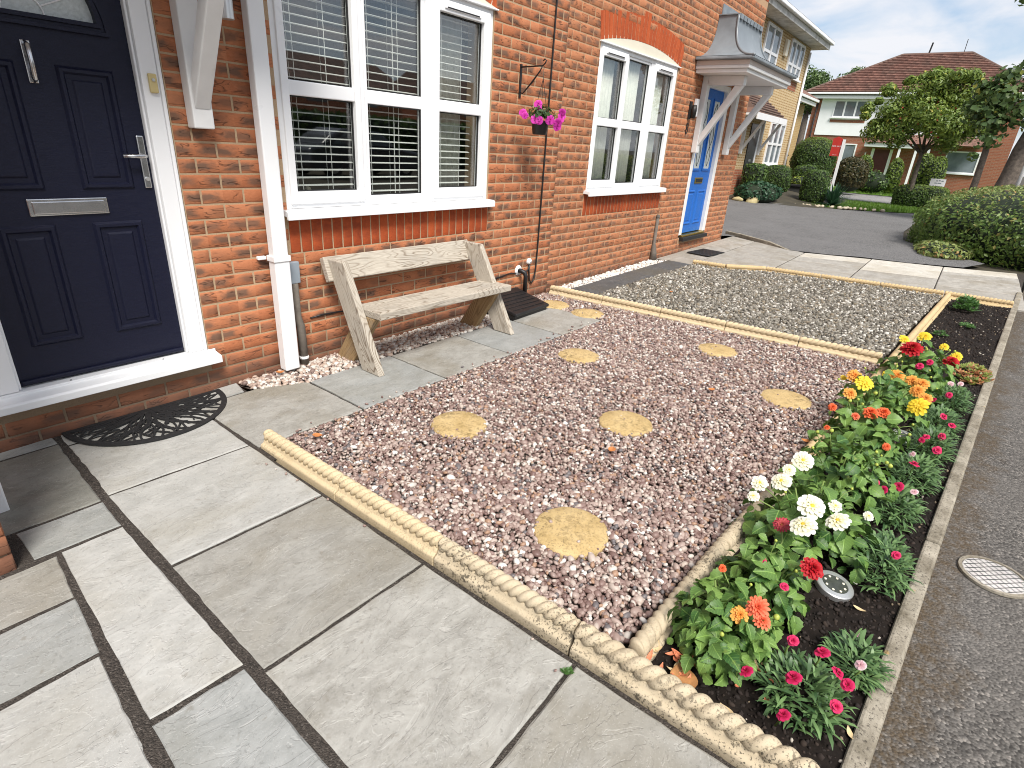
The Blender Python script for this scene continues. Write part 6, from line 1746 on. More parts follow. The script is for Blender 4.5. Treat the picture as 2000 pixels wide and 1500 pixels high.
# ================================================================== HEDGES, SHRUBS, TREES
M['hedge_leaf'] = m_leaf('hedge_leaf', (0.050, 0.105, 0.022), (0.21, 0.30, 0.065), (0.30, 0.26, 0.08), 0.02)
M['hedge_top'] = m_leaf('hedge_yellow_green', (0.14, 0.20, 0.045), (0.38, 0.42, 0.15), (0.40, 0.24, 0.09), 0.06)
M['box_leaf'] = m_leaf('box_leaf', (0.032, 0.075, 0.017), (0.14, 0.225, 0.045))
M['yellow_leaf'] = m_leaf('gold_leaf', (0.16, 0.22, 0.03), (0.34, 0.42, 0.07))
M['purple_leaf'] = m_leaf('purple_leaf', (0.020, 0.010, 0.014), (0.055, 0.024, 0.030))
M['bronze_leaf'] = m_leaf('bronze_leaf', (0.035, 0.045, 0.014), (0.115, 0.085, 0.030))
M['conifer'] = m_leaf('conifer', (0.075, 0.125, 0.018), (0.22, 0.30, 0.05))
M['juniper'] = m_leaf('juniper', (0.018, 0.060, 0.030), (0.055, 0.130, 0.062))
M['rowan_leaf'] = m_leaf('rowan_leaf', (0.085, 0.15, 0.028), (0.31, 0.40, 0.08), (0.45, 0.42, 0.07), 0.03, trans=0.3)
M['syc_leaf'] = m_leaf('sycamore_leaf', (0.045, 0.09, 0.028), (0.18, 0.26, 0.08), (0.42, 0.40, 0.07), 0.05, trans=0.3)
M['far_leaf'] = m_leaf('far_leaf', (0.055, 0.10, 0.030), (0.15, 0.23, 0.07))

def shrub(name, c, r3, n, size, mats, label, cat='shrub', expo=2.0, lo=-0.6, seed=0, group=None, lump=0.06, shell=0.9):
    """solid dark core with a skin of small leaves; c is the centre"""
    r_ = np.random.default_rng(seed + 900)
    root = empty(name, (c[0], c[1], c[2] - r3[2])); tag(root, label, cat, group)
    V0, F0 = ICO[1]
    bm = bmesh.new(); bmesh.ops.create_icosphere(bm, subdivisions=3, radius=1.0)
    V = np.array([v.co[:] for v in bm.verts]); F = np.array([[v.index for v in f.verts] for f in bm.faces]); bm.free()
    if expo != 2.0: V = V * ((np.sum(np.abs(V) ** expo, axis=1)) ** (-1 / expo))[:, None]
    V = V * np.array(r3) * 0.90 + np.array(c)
    link('inner_core', np_mesh('inner_core', V - np.array(wloc(root)), F, M['leafcore'], smooth=True), root)  # solid dark-green core under the leaf skin, no twigs modelled
    C_, N_ = dome_pts(c, r3, n, r_, lo, shell, expo)
    w_ = 1 + lump * np.sin(C_[:, 0] * 7 + seed) * np.sin(C_[:, 1] * 6.3 + 1) * np.sin(C_[:, 2] * 8)
    C_ = np.array(c) + (C_ - np.array(c)) * w_[:, None]
    N_ = N_ / np.linalg.norm(N_, axis=1)[:, None] + r_.normal(0, 0.45, N_.shape)
    if len(mats) == 1:
        leafcloud('foliage', C_, N_, r_.uniform(0.7, 1.3, len(C_)) * size, mats[0], root, 0.55, r_)
    else:                           # second kind of leaf: a paler green, used towards the top
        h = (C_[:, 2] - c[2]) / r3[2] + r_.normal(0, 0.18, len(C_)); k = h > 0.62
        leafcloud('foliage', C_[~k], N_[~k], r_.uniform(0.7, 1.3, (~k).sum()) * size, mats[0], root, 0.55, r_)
        leafcloud('top_foliage', C_[k], N_[k], r_.uniform(0.6, 1.1, k.sum()) * size, mats[1], root, 0.5, r_)
    return root

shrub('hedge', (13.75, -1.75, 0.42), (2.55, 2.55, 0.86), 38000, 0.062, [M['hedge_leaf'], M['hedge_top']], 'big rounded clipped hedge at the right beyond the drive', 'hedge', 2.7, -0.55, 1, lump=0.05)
shrub('ground_ivy', (11.9, 0.15, 0.17), (0.9, 0.42, 0.16), 1500, 0.07, [M['hedge_top']], 'low yellow-green plants at the foot of the big hedge', 'ground cover', 2.0, -0.2, 2)
shrub('topiary_ball', (28.0, 5.85, 1.45), (0.85, 0.85, 0.92), 11000, 0.065, [M['box_leaf'], M['conifer']], 'large clipped green ball beside the tan house', 'topiary', 2.5, -0.7, 3)
shrub('shrub', (29.5, 4.55, 0.95), (0.75, 0.68, 0.75), 3500, 0.11, [M['bronze_leaf']], 'rounded bronze-green shrub right of the for sale sign', 'shrub', 2.2, -0.6, 4)
shrub('shrub', (20.4, 4.02, 0.66), (0.36, 0.37, 0.52), 4200, 0.05, [M['box_leaf']], 'square clipped dark shrub behind the spiky yucca', 'shrub', 5.0, -0.8, 5)
shrub('shrub', (24.2, 5.2, 0.85), (0.4, 0.4, 0.42), 1300, 0.08, [M['box_leaf']], 'small clipped dark shrub left of the for sale sign', 'shrub', 5.0, -0.8, 6)
shrub('shrub', (21.2, 5.42, 0.78), (0.50, 0.45, 0.46), 3600, 0.05, [M['box_leaf']], 'clipped dark shrub under the tan house window', 'shrub', 3.2, -0.7, 7)
shrub('shrub', (19.2, 5.55, 0.82), (0.36, 0.35, 0.44), 1500, 0.07, [M['box_leaf']], 'clipped green shrub below the black door of the tan house', 'shrub', 4.0, -0.7, 8)
shrub('juniper', (18.45, 5.15, 0.42), (0.95, 0.62, 0.36), 3600, 0.10, [M['juniper']], 'low spreading blue-green juniper at the edge of the drive', 'shrub', 2.0, -0.3, 9, lump=0.15, shell=0.7)
shrub('shrub', (26.3, 7.0, 1.3), (0.45, 0.5, 0.95), 1300, 0.13, [M['purple_leaf']], 'dark purple shrub at the corner of the tan house', 'shrub', 2.2, -0.8, 10)
shrub('clipped_hedge', (24.3, 1.48, 0.46), (0.45, 0.78, 0.44), 8000, 0.055, [M['box_leaf'], M['conifer']], 'low box-shaped hedge under the rowan tree', 'hedge', 5.0, -0.8, 11)
for k, (x, y, rr, h_, lab) in enumerate([(34, 4.75, 0.40, 0.85, 'leftmost bright column conifer in front of the far house'), (33.5, 3.35, 0.33, 0.82, 'slim pointed conifer in front of the far garage'), (33.6, 2.25, 0.42, 0.95, 'leaning column conifer right of the rowan trunk'), (33.2, 1.75, 0.40, 0.9, 'rounded conifer beside the pale street sign')]):
    shrub('conifer', (x, y, 0.17 + h_), (rr, rr, h_), 1500, 0.10, [M['conifer']], lab, 'conifer', 2.4, -0.9, 20 + k, 'conifers before the far house')
shrub('shrub', (34.2, 5.35, 0.95), (0.4, 0.55, 0.65), 900, 0.15, [M['yellow_leaf']], 'bright yellow-green shrub before the far house door', 'shrub', 2.0, -0.7, 30, lump=0.2, shell=0.6)
shrub('shrub', (33.0, 4.1, 0.65), (0.5, 0.75, 0.55), 1300, 0.13, [M['box_leaf']], 'glossy dark shrub between the column conifers', 'shrub', 2.0, -0.7, 31, lump=0.2, shell=0.6)
shrub('shrub', (22.6, 5.0, 0.72), (0.28, 0.3, 0.2), 400, 0.08, [M['yellow_leaf']], 'yellow flowering plant on the dark planter', 'shrub', 2.0, -0.5, 32, shell=0.5)

# yucca
yc = empty('yucca', (20.35, 3.42, 0.16)); tag(yc, 'spiky green yucca on the verge beside the square shrub', 'yucca')
V = []; F = []; lv = []
for k in range(150):
    a = r7.uniform(0, 6.28); el = r7.uniform(0.05, 1.45); L_ = r7.uniform(0.5, 0.85); d = np.array([math.cos(el) * math.cos(a), math.cos(el) * math.sin(a), math.sin(el)]); s_ = np.array([-math.sin(a), math.cos(a), 0]) * 0.022
    c = np.array([20.35, 3.42, 0.20]); i = len(V)
    V += [c - s_, c + s_, c + d * L_ * 0.6 + s_ * 1.1, c + d * L_ * 0.6 - s_ * 1.1, c + d * L_ - np.array([0, 0, 0.10 * L_])]
    F += [(i, i + 1, i + 2), (i, i + 2, i + 3), (i + 3, i + 2, i + 4)]; lv += [r7.uniform(0, 1)] * 3
o = link('blades', np_mesh('blades', np.array(V) - np.array([20.35, 3.42, 0.16]), np.array(F), M['juniper'], fattr={'lv': lv}), yc); tag(o, kind='stuff')

def branch_tree(name, base, top, r0, limbs, label, cat='tree'):
    root = empty(name, base); tag(root, label, cat)
    b = Vector(base); t_ = Vector(top)
    pts = [b + Vector((0, 0, -0.1))] + [b.lerp(t_, k / 4) + Vector((random.uniform(-.03, .03), random.uniform(-.03, .03), 0)) for k in range(1, 5)]
    MB().tube(pts, [r0 * 1.25, r0, r0 * 0.92, r0 * 0.84, r0 * 0.7], 10).build('trunk', M['bark'], root, smooth=True)
    for (p, r1) in limbs:
        p = Vector(p); s_ = t_ - Vector((0, 0, 0.12)); m = s_.lerp(p, 0.5) + Vector((random.uniform(-.1, .1), random.uniform(-.1, .1), 0.12))
        MB().tube([s_, m, p], [r1, r1 * 0.7, r1 * 0.25], 7).build('limb', M['bark'], root, smooth=True)
    return root
# rowan on the verge
rw = branch_tree('rowan_tree', (24.0, 1.78, 0.13), (24.0, 1.80, 1.95), 0.075, [((24.1, 2.9, 2.9), 0.04), ((23.7, 1.2, 3.0), 0.04), ((24.2, 2.1, 4.0), 0.05), ((23.5, 2.4, 3.2), 0.03), ((24.5, 1.4, 3.6), 0.03), ((23.8, 0.8, 2.6), 0.03), ((23.9, 3.2, 2.5), 0.03)], 'small rowan tree with yellowing leaves before the far house')
rr_ = np.random.default_rng(5)
Cs, Ns = [], []
for (cx_, cy, cz, rad) in [(24, 2.9, 2.75, 0.62), (23.8, 3.3, 2.45, 0.45), (24, 2.5, 3.4, 0.65), (24, 1.9, 3.75, 0.62), (24.1, 1.4, 3.5, 0.65), (23.8, 0.95, 3.0, 0.6), (24, 0.75, 2.6, 0.45), (23.5, 2.0, 2.9, 0.7), (23.4, 1.4, 2.65, 0.6), (24.6, 2.2, 3.1, 0.7), (23.6, 2.6, 2.35, 0.5), (24, 1.2, 2.25, 0.45), (24.2, 2.05, 4.1, 0.38), (23.7, 3.0, 3.05, 0.4), (24.3, 1.0, 3.6, 0.4)] + [(24 + rr_.uniform(-.4, .4), 1.95 + 1.62 * math.cos(a_) * rr_.uniform(0.85, 1.08), 3.05 + 1.22 * math.sin(a_) * rr_.uniform(0.85, 1.08), rr_.uniform(0.14, 0.30)) for a_ in np.linspace(-0.5, 3.6, 22)]:
    a, b = dome_pts((cx_, cy, cz), (rad, rad, rad * 0.85), int(120 + 2900 * rad ** 2), rr_, -1, 0.25); Cs.append(a); Ns.append(b + rr_.normal(0, 0.8, b.shape))
leafcloud('crown', np.concatenate(Cs), np.concatenate(Ns), rr_.uniform(0.08, 0.16, sum(len(c) for c in Cs)), M['rowan_leaf'], rw, 0.45, rr_)
C2, N2 = dome_pts((23.7, 1.95, 2.75), (0.9, 1.0, 0.75), 55, rr_, -1, 0.7)
leafcloud('berries', C2, N2 + rr_.normal(0, 1, N2.shape), rr_.uniform(0.05, 0.09, len(C2)), simple('rowan_berry', (0.30, 0.03, 0.02), 0.5, 0.3), rw, 0.9, rr_)
# sycamore behind the hedge
sy = branch_tree('sycamore_tree', (19.0, -0.32, 0.13), (19.0, -0.62, 2.55), 0.20, [((18.8, 0.35, 3.1), 0.08), ((19.3, -1.6, 4.0), 0.12), ((18.9, -0.9, 4.6), 0.10), ((19.1, 0.55, 2.6), 0.06), ((18.6, -1.4, 3.2), 0.06)], 'sycamore with large leaves and a thick trunk behind the big hedge')
MB().tube([(19.2, 0.15, 0.1), (19.2, 0.12, 1.2), (19.15, 0.14, 1.9), (19.0, 0.25, 2.7)], [0.085, 0.075, 0.07, 0.04], 8).build('second_stem', M['bark'], sy, smooth=True)
Cs, Ns = [], []
for (cx_, cy, cz, rad, n_) in [(19.2, 0.62, 3.35, 0.24, 50), (19.1, 0.2, 3.55, 0.30, 90), (19.2, -0.15, 3.75, 0.30, 80), (19.1, 0.35, 3.2, 0.4, 160), (19.3, 0.72, 2.95, 0.25, 50), (19, 0.50, 2.75, 0.42, 180), (18.9, 0.10, 3.05, 0.45, 200), (19.1, 0.55, 3.15, 0.32, 90), (18.7, -0.25, 2.75, 0.45, 170), (18.8, 0.15, 2.45, 0.40, 140), (19, -0.45, 3.35, 0.45, 170), (19, -0.9, 3.0, 0.5, 200), (18.6, 0.15, 2.1, 0.28, 60), (18.9, -0.75, 2.45, 0.4, 130), (19.2, -0.55, 3.85, 0.35, 70), (18.9, -1.6, 3.6, 0.7, 320), (19.2, -1.5, 4.6, 0.8, 360), (19, -2.3, 4.2, 0.9, 420), (18.9, -2.4, 3.1, 0.7, 300), (18.8, 0.45, 5.02, 0.13, 12), (18.9, 0.10, 5.1, 0.25, 36), (18.9, -0.5, 5.2, 0.5, 130), (18.95, 0.05, 3.62, 0.16, 16), (19, -1.2, 5.5, 0.8, 330), (19.4, 0.2, 2.95, 0.35, 110), (18.5, 0.35, 1.75, 0.14, 14)]:
    a, b = dome_pts((cx_, cy, cz), (rad, rad, rad * 0.85), n_, rr_, -1, 0.2); Cs.append(a); Ns.append(b + rr_.normal(0, 0.9, b.shape))
leafcloud('crown', np.concatenate(Cs), np.concatenate(Ns), rr_.uniform(0.09, 0.185, sum(len(c) for c in Cs)), M['syc_leaf'], sy, 0.85, rr_)
# tall trees far behind
for k, (x, y, z, rad, lab) in enumerate([(58, 13.6, 6.9, 2.1, 'full green tree rising behind the tan house'), (60, 10.9, 7.3, 1.7, 'green tree between the tan house and the tiled roof')]):
    tr = branch_tree('distant_tree', (x, y, 0.1), (x, y, z - 1.2), 0.3, [((x, y + 1.4, z), 0.1), ((x, y - 1.3, z + 0.3), 0.1)], lab)
    Cs, Ns = [], []
    for q in range(22):
        d = rr_.normal(size=3); d /= np.linalg.norm(d); c = np.array([x, y, z]) + d * rad * np.array([0.6, 0.95, 0.8]) * rr_.uniform(0.3, 0.95)
        a, b = dome_pts(c, (0.85, 0.85, 0.75), 260, rr_, -1, 0.4); Cs.append(a); Ns.append(b + rr_.normal(0, 0.7, b.shape))
    leafcloud('crown', np.concatenate(Cs), np.concatenate(Ns), rr_.uniform(0.16, 0.32, sum(len(c) for c in Cs)), M['far_leaf'], tr, 0.6, rr_)

# verge grass: lawn sheet and blades
VG = [(19.35, 4.35), (19.95, 3.15), (20.85, 1.9), (22.1, 0.95), (24.2, 0.5), (24.55, 2.0), (24.55, 4.4), (22.0, 4.9), (20.2, 4.8)]
sheet('verge', VG, M['grass'], 0.02, zf=lambda x, y: gz(x))
def blades(poly, z, n, h, label):
    r_ = np.random.default_rng(31); xs_ = [p[0] for p in poly]; ys_ = [p[1] for p in poly]
    P = np.stack([r_.uniform(min(xs_), max(xs_), n * 2), r_.uniform(min(ys_), max(ys_), n * 2)], 1); P = P[inpoly(P, poly)][:n]; n = len(P)
    a = r_.uniform(0, 6.28, n); L_ = h * r_.uniform(0.5, 1.2, n); lean = r_.uniform(0, 0.6, n)
    s_ = np.stack([-np.sin(a), np.cos(a), np.zeros(n)], 1) * 0.012
    c = np.stack([P[:, 0], P[:, 1], np.full(n, z)], 1); t_ = c + np.stack([np.cos(a) * lean * L_, np.sin(a) * lean * L_, L_], 1)
    V = np.stack([c - s_, c + s_, t_], 1).reshape(-1, 3); i = np.arange(n) * 3
    o = link('grass', np_mesh('grass', V, np.stack([i, i + 1, i + 2], 1), M['grassblade'], fattr={'lv': r_.uniform(0, 1, n)})); tag(o, label, 'grass', kind='stuff')
M['grassblade'] = m_leaf('grass_blade', (0.075, 0.16, 0.018), (0.19, 0.32, 0.045))
blades(VG, 0.15, 14000, 0.09, 'short bright grass on the verge beyond the drive')
blades([(32, -2), (35.5, -2), (35.5, 6), (32, 6)], 0.17, 4000, 0.10, 'short bright grass before the far house')

# stones edging the verge, rocks by the juniper
o = lumps('verge_stones', np.array([(19.05 + 0.075 * k * 1.0, 4.55 - 0.115 * k) for k in range(22)]) + rng.normal(0, 0.04, (22, 2)), np.full(22, 0.18), np.full(22, 0.13), m_attr('verge_stone', [(0, (0.42, 0.36, 0.26)), (0.5, (0.55, 0.48, 0.36))], 0.9), 1); tag(o, 'row of small pale stones edging the verge', 'stones', kind='stuff')
for (x, y, s_, lab) in [(17.75, 5.05, 0.52, 'large pale yellow rock below the juniper'), (17.55, 5.40, 0.32, 'smaller grey rock at the left foot of the juniper')]:
    o = lumps('rock', np.array([[x, y]]), np.array([0.25]), np.array([s_]), m_concrete('rock_' + str(int(s_ * 100)), (0.34, 0.28, 0.13), (0.52, 0.45, 0.26), 0.2), 1, rough=0.22, smooth=False); tag(o, lab, 'rock')

# ================================================================== HOUSES BEYOND THE DRIVE
def m_farbrick(name, lo, hi, mortar, axis='x', ms=0.013):
    t = NT(name); p = t.pos(); x, y, z = t.n('SeparateXYZ', {0: p}).outputs
    u = x if axis == 'x' else y
    vec = t.n('CombineXYZ', {0: u, 1: z, 2: 0.0}).outputs[0]
    b = t.n('TexBrick', {'Vector': vec, 'Color1': lo + (1,), 'Color2': hi + (1,), 'Mortar': mortar + (1,), 'Scale': 1.0, 'Mortar Size': ms, 'Mortar Smooth': 0.2, 'Brick Width': 0.225, 'Row Height': 0.075})
    b.offset = 0.5
    c = t.mix(t.ma('MULTIPLY', t.noise(p, 12.0, 3), 0.5), b.outputs['Color'], tuple(k * 0.6 for k in lo))
    t.bsdf(c, 0.85, t.bump(b.outputs['Fac'], -0.4, 0.01)); return t.m
M['tan'] = m_farbrick('tan_brick', (0.34, 0.185, 0.060), (0.47, 0.285, 0.105), (0.66, 0.52, 0.31), 'x', 0.026)
M['tan2'] = m_farbrick('tan_render', (0.40, 0.25, 0.10), (0.48, 0.32, 0.14), (0.52, 0.38, 0.2))
M['red_far'] = m_farbrick('red_far_brick', (0.26, 0.075, 0.038), (0.36, 0.115, 0.058), (0.30, 0.19, 0.13), 'y')
M['red_plinth'] = m_farbrick('red_plinth', (0.33, 0.085, 0.035), (0.42, 0.12, 0.05), (0.40, 0.27, 0.18))
def m_tiles(name, lo, hi, ax, row=0.30, wid=0.33):
    t = NT(name); p = t.pos(); x, y, z = t.n('SeparateXYZ', {0: p}).outputs
    u = y if ax == 'y' else x
    r_ = t.ma('DIVIDE', z, row * 0.53); fr = t.ma('FRACT', r_); rowi = t.ma('FLOOR', r_)
    ph = t.ma('ADD', t.ma('DIVIDE', u, wid), t.ma('MULTIPLY', rowi, 0.5)); fu = t.ma('FRACT', ph)
    wv = t.ma('ABSOLUTE', t.ma('SUBTRACT', fu, 0.5))
    cell = t.n('CombineXYZ', {0: t.ma('FLOOR', ph), 1: rowi, 2: 0.0}).outputs[0]
    wn = t.n('TexWhiteNoise', {'Vector': cell}).outputs['Value']
    c = t.mix(wn, lo, hi)
    c = t.mix(t.ramp(t.noise(p, 1.2, 4), [(0.45, 0.0), (0.7, 0.35)]), c, (0.10, 0.085, 0.065))
    h = t.ma('ADD', t.ma('MULTIPLY', t.ma('SUBTRACT', 1.0, fr), 1.0), t.ma('MULTIPLY', wv, 1.6))
    t.bsdf(c, 0.85, t.bump(h, 1.0, 0.07)); return t.m
M['tiles_far'] = m_tiles('red_tiles', (0.17, 0.082, 0.060), (0.27, 0.135, 0.10), 'y')
M['tiles_tan'] = m_tiles('brown_tiles', (0.085, 0.05, 0.038), (0.15, 0.085, 0.065), 'x')
M['render'] = simple('white_render', (0.86, 0.86, 0.87), 0.7, 0.03, 2.0)
M['gutter'] = simple('grey_fascia', (0.60, 0.59, 0.56), 0.6, 0.15, 6.0, dirt=((0.20, 0.18, 0.14), 2.5, 0.5, 0.7))
M['glass_far'] = simple('far_glass', (0.16, 0.19, 0.21), 0.06, 0.3, 1.5, spec=0.9)

def far_window(root, along, c0, c1, z0, z1, plane, lights, transom=None, out=-1, mat='upvc', name='window'):
    """window on a wall facing -y ('x' runs along) or -x ('y' runs along)"""
    def b(mb, a0, a1, za, zb, d0, d1):
        if along == 'x': mb.box(a0, a1, plane - d1, plane - d0, za, zb)
        else: mb.box(plane - d1, plane - d0, a0, a1, za, zb)
    mid = (c0 + c1) / 2
    w_ = empty(name, (mid, plane, z0) if along == 'x' else (plane, mid, z0), root)
    f = MB(); t_ = 0.07
    b(f, c0, c0 + t_, z0, z1, 0.002, 0.05); b(f, c1 - t_, c1, z0, z1, 0.002, 0.05); b(f, c0 + t_ + 0.001, c1 - t_ - 0.001, z0, z0 + t_, 0.002, 0.05); b(f, c0 + t_ + 0.001, c1 - t_ - 0.001, z1 - t_, z1, 0.002, 0.05)
    for k in range(1, lights):
        m = c0 + (c1 - c0) * k / lights; b(f, m - 0.045, m + 0.045, z0 + t_ + 0.001, z1 - t_ - 0.001, 0.002, 0.05)
    if transom:
        for k in range(lights):
            m0 = c0 + (c1 - c0) * k / lights + 0.05; m1 = c0 + (c1 - c0) * (k + 1) / lights - 0.05
            if k == 0: m0 = c0 + t_ + 0.001
            if k == lights - 1: m1 = c1 - t_ - 0.001
            b(f, m0, m1, transom - 0.035, transom + 0.035, 0.004, 0.048)
    f.build('frame', M[mat], w_)
    for k in range(lights):
        p = MB(); b(p, c0 + (c1 - c0) * k / lights + 0.03, c0 + (c1 - c0) * (k + 1) / lights - 0.03, z0 + 0.04, z1 - 0.04, 0.004, 0.018)
        p.build('pane', M['glass_far'], w_)
    s_ = MB(); b(s_, c0 - 0.06, c1 + 0.06, z0 - 0.06, z0 - 0.002, 0.002, 0.12); s_.build('sill', M[mat], w_)
    return w_

# tan house
TY = 6.05
th_ = empty('detached_house', (21.0, TY, 0.4)); tag(th_, 'tan brick house with white soffit directly beyond the drive', 'house')
bx('wall', M['tan'], 16.5, 24.3, TY, TY + 7.5, 1.05, 5.06, th_, 0)
bx('plinth', M['red_plinth'], 16.49, 24.31, TY - 0.012, TY + 7.5, -0.1, 1.049, th_, 0)
bx('brick_band', M['red_plinth'], 21.75, 23.40, TY - 0.010, TY - 0.001, 3.60, 3.87, th_, 0)
bx('soffit', M['gutter'], 16.2, 24.75, TY - 0.46, TY + 7.9, 5.061, 5.13, th_, 0.004)
bx('fascia', M['gutter'], 16.2, 24.78, TY - 0.50, TY - 0.461, 5.05, 5.25, th_, 0.004)
bx('gutter', M['upvc'], 16.2, 24.85, TY - 0.61, TY - 0.5005, 5.20, 5.30, th_, 0.02)
MB().prism([(16.2, TY - 0.60, 5.305), (16.2, TY + 3.6, 7.6), (16.2, TY + 8.0, 5.305)], (8.65, 0, 0)).build('roof', M['tiles_tan'], th_)
far_window(th_, 'x', 21.72, 23.42, 3.95, 4.98, TY, 3, 4.30)
far_window(th_, 'x', 19.0, 20.45, 3.95, 4.98, TY, 2, 4.30)
far_window(th_, 'x', 21.42, 23.20, 1.22, 2.56, TY, 3, 1.88)
dr = empty('door', (19.95, TY, 0.9), th_); bx('leaf', simple('black_door', (0.012, 0.012, 0.013), 0.3, 0.1), 19.45, 20.25, TY - 0.03, TY - 0.002, 0.95, 2.38, dr); bx('door_frame', M['upvc'], 20.251, 20.36, TY - 0.05, TY - 0.002, 0.95, 2.45, dr)
bx('letter_plate', M['chrome'], 19.75, 19.98, TY - 0.04, TY - 0.031, 1.28, 1.35, dr)
MB().lathe([(0.09, -0.038), (0.09, -0.031)], (19.85, TY, 2.05), 12, 'y').build('oval_light', M['frost'], dr)
pc = empty('porch', (19.1, TY - 0.4, 2.5), th_)
MB().add([(17.6, TY - 0.66, 2.56), (20.62, TY - 0.66, 2.56), (20.62, TY - 0.003, 2.56), (17.6, TY - 0.003, 2.56), (17.9, TY - 0.003, 3.14), (20.15, TY - 0.003, 3.14)], [(0, 1, 5, 4), (1, 2, 5), (3, 0, 4), (3, 2, 1, 0)]).build('porch_roof', M['tiles_tan'], pc)
for k in range(7):
    u = k / 7; z = 2.57 + 0.56 * u; y = TY - 0.66 + 0.655 * u
    MB().tube([(17.65 + 0.3 * u, y - 0.012, z), (20.60 - 0.46 * u, y - 0.012, z)], 0.028, 6).build('tile_course', M['tiles_tan'], pc)
bx('porch_fascia', M['upvc'], 17.6, 20.66, TY - 0.70, TY - 0.661, 2.40, 2.57, pc, 0.004)
bx('porch_ceiling', M['paint'], 17.6, 20.62, TY - 0.66, TY - 0.003, 2.50, 2.555, pc, 0)
for xx in (18.75, 20.52):
    b_ = MB().box(xx - 0.045, xx + 0.045, TY - 0.09, TY - 0.002, 1.50, 2.499).build('bracket', M['paint'], pc)
    MB().prism([(xx - 0.035, TY - 0.09, 1.60), (xx - 0.035, TY - 0.09, 1.73), (xx - 0.035, TY - 0.56, 2.499), (xx - 0.035, TY - 0.64, 2.499)][::-1], (0.07, 0, 0)).build('brace', M['paint'], b_)
MB().tube([(24.1, TY - 0.06, 0.3), (24.1, TY - 0.06, 4.9)], 0.04, 8).build('downpipe', M['upvc'], th_, smooth=True)
bx('alarm_box', M['cream'], 21.05, 21.30, TY - 0.09, TY - 0.002, 4.40, 4.85, th_, 0.01)
# lower wing beyond it
wg = empty('garage_wing', (29, 8.0, 0.3)); tag(wg, 'low tan building with tiled roof between the tan and the white house', 'building')
bx('wall', M['tan2'], 24.6, 33.5, 8.0, 13, -0.1, 3.98, wg, 0)
bx('fascia', M['upvc'], 24.5, 33.9, 7.60, 7.68, 3.94, 4.10, wg, 0); bx('gutter', M['upvc'], 24.5, 34.0, 7.50, 7.598, 4.13, 4.23, wg, 0)
MB().add([(24.4, 7.5, 4.24), (34.0, 7.5, 4.24), (34.0, 13.6, 4.24), (24.4, 13.6, 4.24), (27.5, 10.5, 6.0), (31.0, 10.5, 6.0)], [(0, 1, 5, 4), (1, 2, 5), (2, 3, 4, 5), (3, 0, 4)]).build('roof', M['tiles_far'], wg)
# white rendered house across the side street
HX = 42.0
wh_ = empty('detached_house', (HX, 4.5, 0.15)); tag(wh_, 'white rendered and red brick house with hipped red tile roof', 'house')
bx('wall', M['red_far'], HX, HX + 8.4, -0.75, 9.58, -0.1, 5.02, wh_, 0)
bx('render_panel', M['render'], HX - 0.05, HX - 0.002, 0.6, 9.10, 2.98, 5.0, wh_, 0)
bx('fascia', M['upvc'], HX - 0.42, HX - 0.36, -1.15, 9.98, 4.98, 5.14, wh_, 0)
bx('soffit', M['upvc'], HX - 0.359, HX + 8.8, -1.15, 9.98, 5.03, 5.10, wh_, 0)
bx('gutter', M['upvc'], HX - 0.54, HX - 0.43, -1.2, 10.1, 5.20, 5.31, wh_, 0.02)
E_ = 5.32
rf = MB().add([(HX - 0.5, 10.1, E_), (HX - 0.5, -1.2, E_), (HX + 8.9, -1.2, E_), (HX + 8.9, 10.1, E_), (HX + 4.1, 6.05, 7.78), (HX + 4.1, 2.6, 7.78)], [(0, 4, 5, 1), (1, 5, 2), (2, 5, 4, 3), (3, 4, 0)]).build('roof', M['tiles_far'], wh_)
NR = 22
for k in range(NR):
    u0, u1 = k / NR, (k + 1.12) / NR; u1 = min(u1, 1.0)
    def rp(u, s_): return Vector((HX - 0.5 + 4.6 * u, (10.1 - 4.05 * u) if s_ > 0 else (-1.2 + 3.8 * u), E_ + 2.46 * u))
    nrm = Vector((-2.46, 0, 4.6)).normalized()
    A, B, C_, D_ = rp(u0, 1), rp(u0, -1), rp(u1, -1), rp(u1, 1)
    MB().hexa([A + nrm * 0.012, B + nrm * 0.012, C_ + nrm * 0.004, D_ + nrm * 0.004], [A + nrm * 0.085, B + nrm * 0.085, C_ + nrm * 0.010, D_ + nrm * 0.010]).build('tile_course', M['tiles_far'], rf)
for a, b in [((HX - 0.5, 10.1, E_), (HX + 4.1, 6.05, 7.78)), ((HX + 4.1, 6.05, 7.78), (HX + 4.1, 2.6, 7.78)), ((HX + 4.1, 2.6, 7.78), (HX - 0.5, -1.2, E_))]:
    MB().tube([a, b], 0.10, 6).build('ridge_tiles', M['tiles_tan'], rf)
MB().tube([(HX + 4.1, 4.75, 7.7), (HX + 4.1, 4.68, 8.4)], 0.045, 6).build('vent_pipe', M['iron'], rf)
far_window(wh_, 'y', 6.55, 8.35, 3.98, 4.92, HX - 0.05, 3)
bx('brick_band', M['red_far'], HX - 0.062, HX - 0.0515, 6.5, 8.4, 3.70, 3.86, wh_, 0)
far_window(wh_, 'y', 6.55, 7.25, 1.1, 2.55, HX, 1)
pd = empty('door', (HX, 5.6, 0.2), wh_)
bx('leaf', simple('maroon_door', (0.09, 0.02, 0.02), 0.4, 0.2), HX - 0.03, HX - 0.002, 4.75, 5.55, 0.25, 2.3, pd); bx('door_frame', M['upvc'], HX - 0.05, HX - 0.002, 5.551, 5.70, 0.25, 2.35, pd); bx('door_frame', M['upvc'], HX - 0.05, HX - 0.002, 4.60, 4.749, 0.25, 2.35, pd)
bx('porch_roof', M['upvc'], HX - 0.9, HX - 0.002, 3.6, 6.05, 2.42, 2.66, wh_, 0.01)
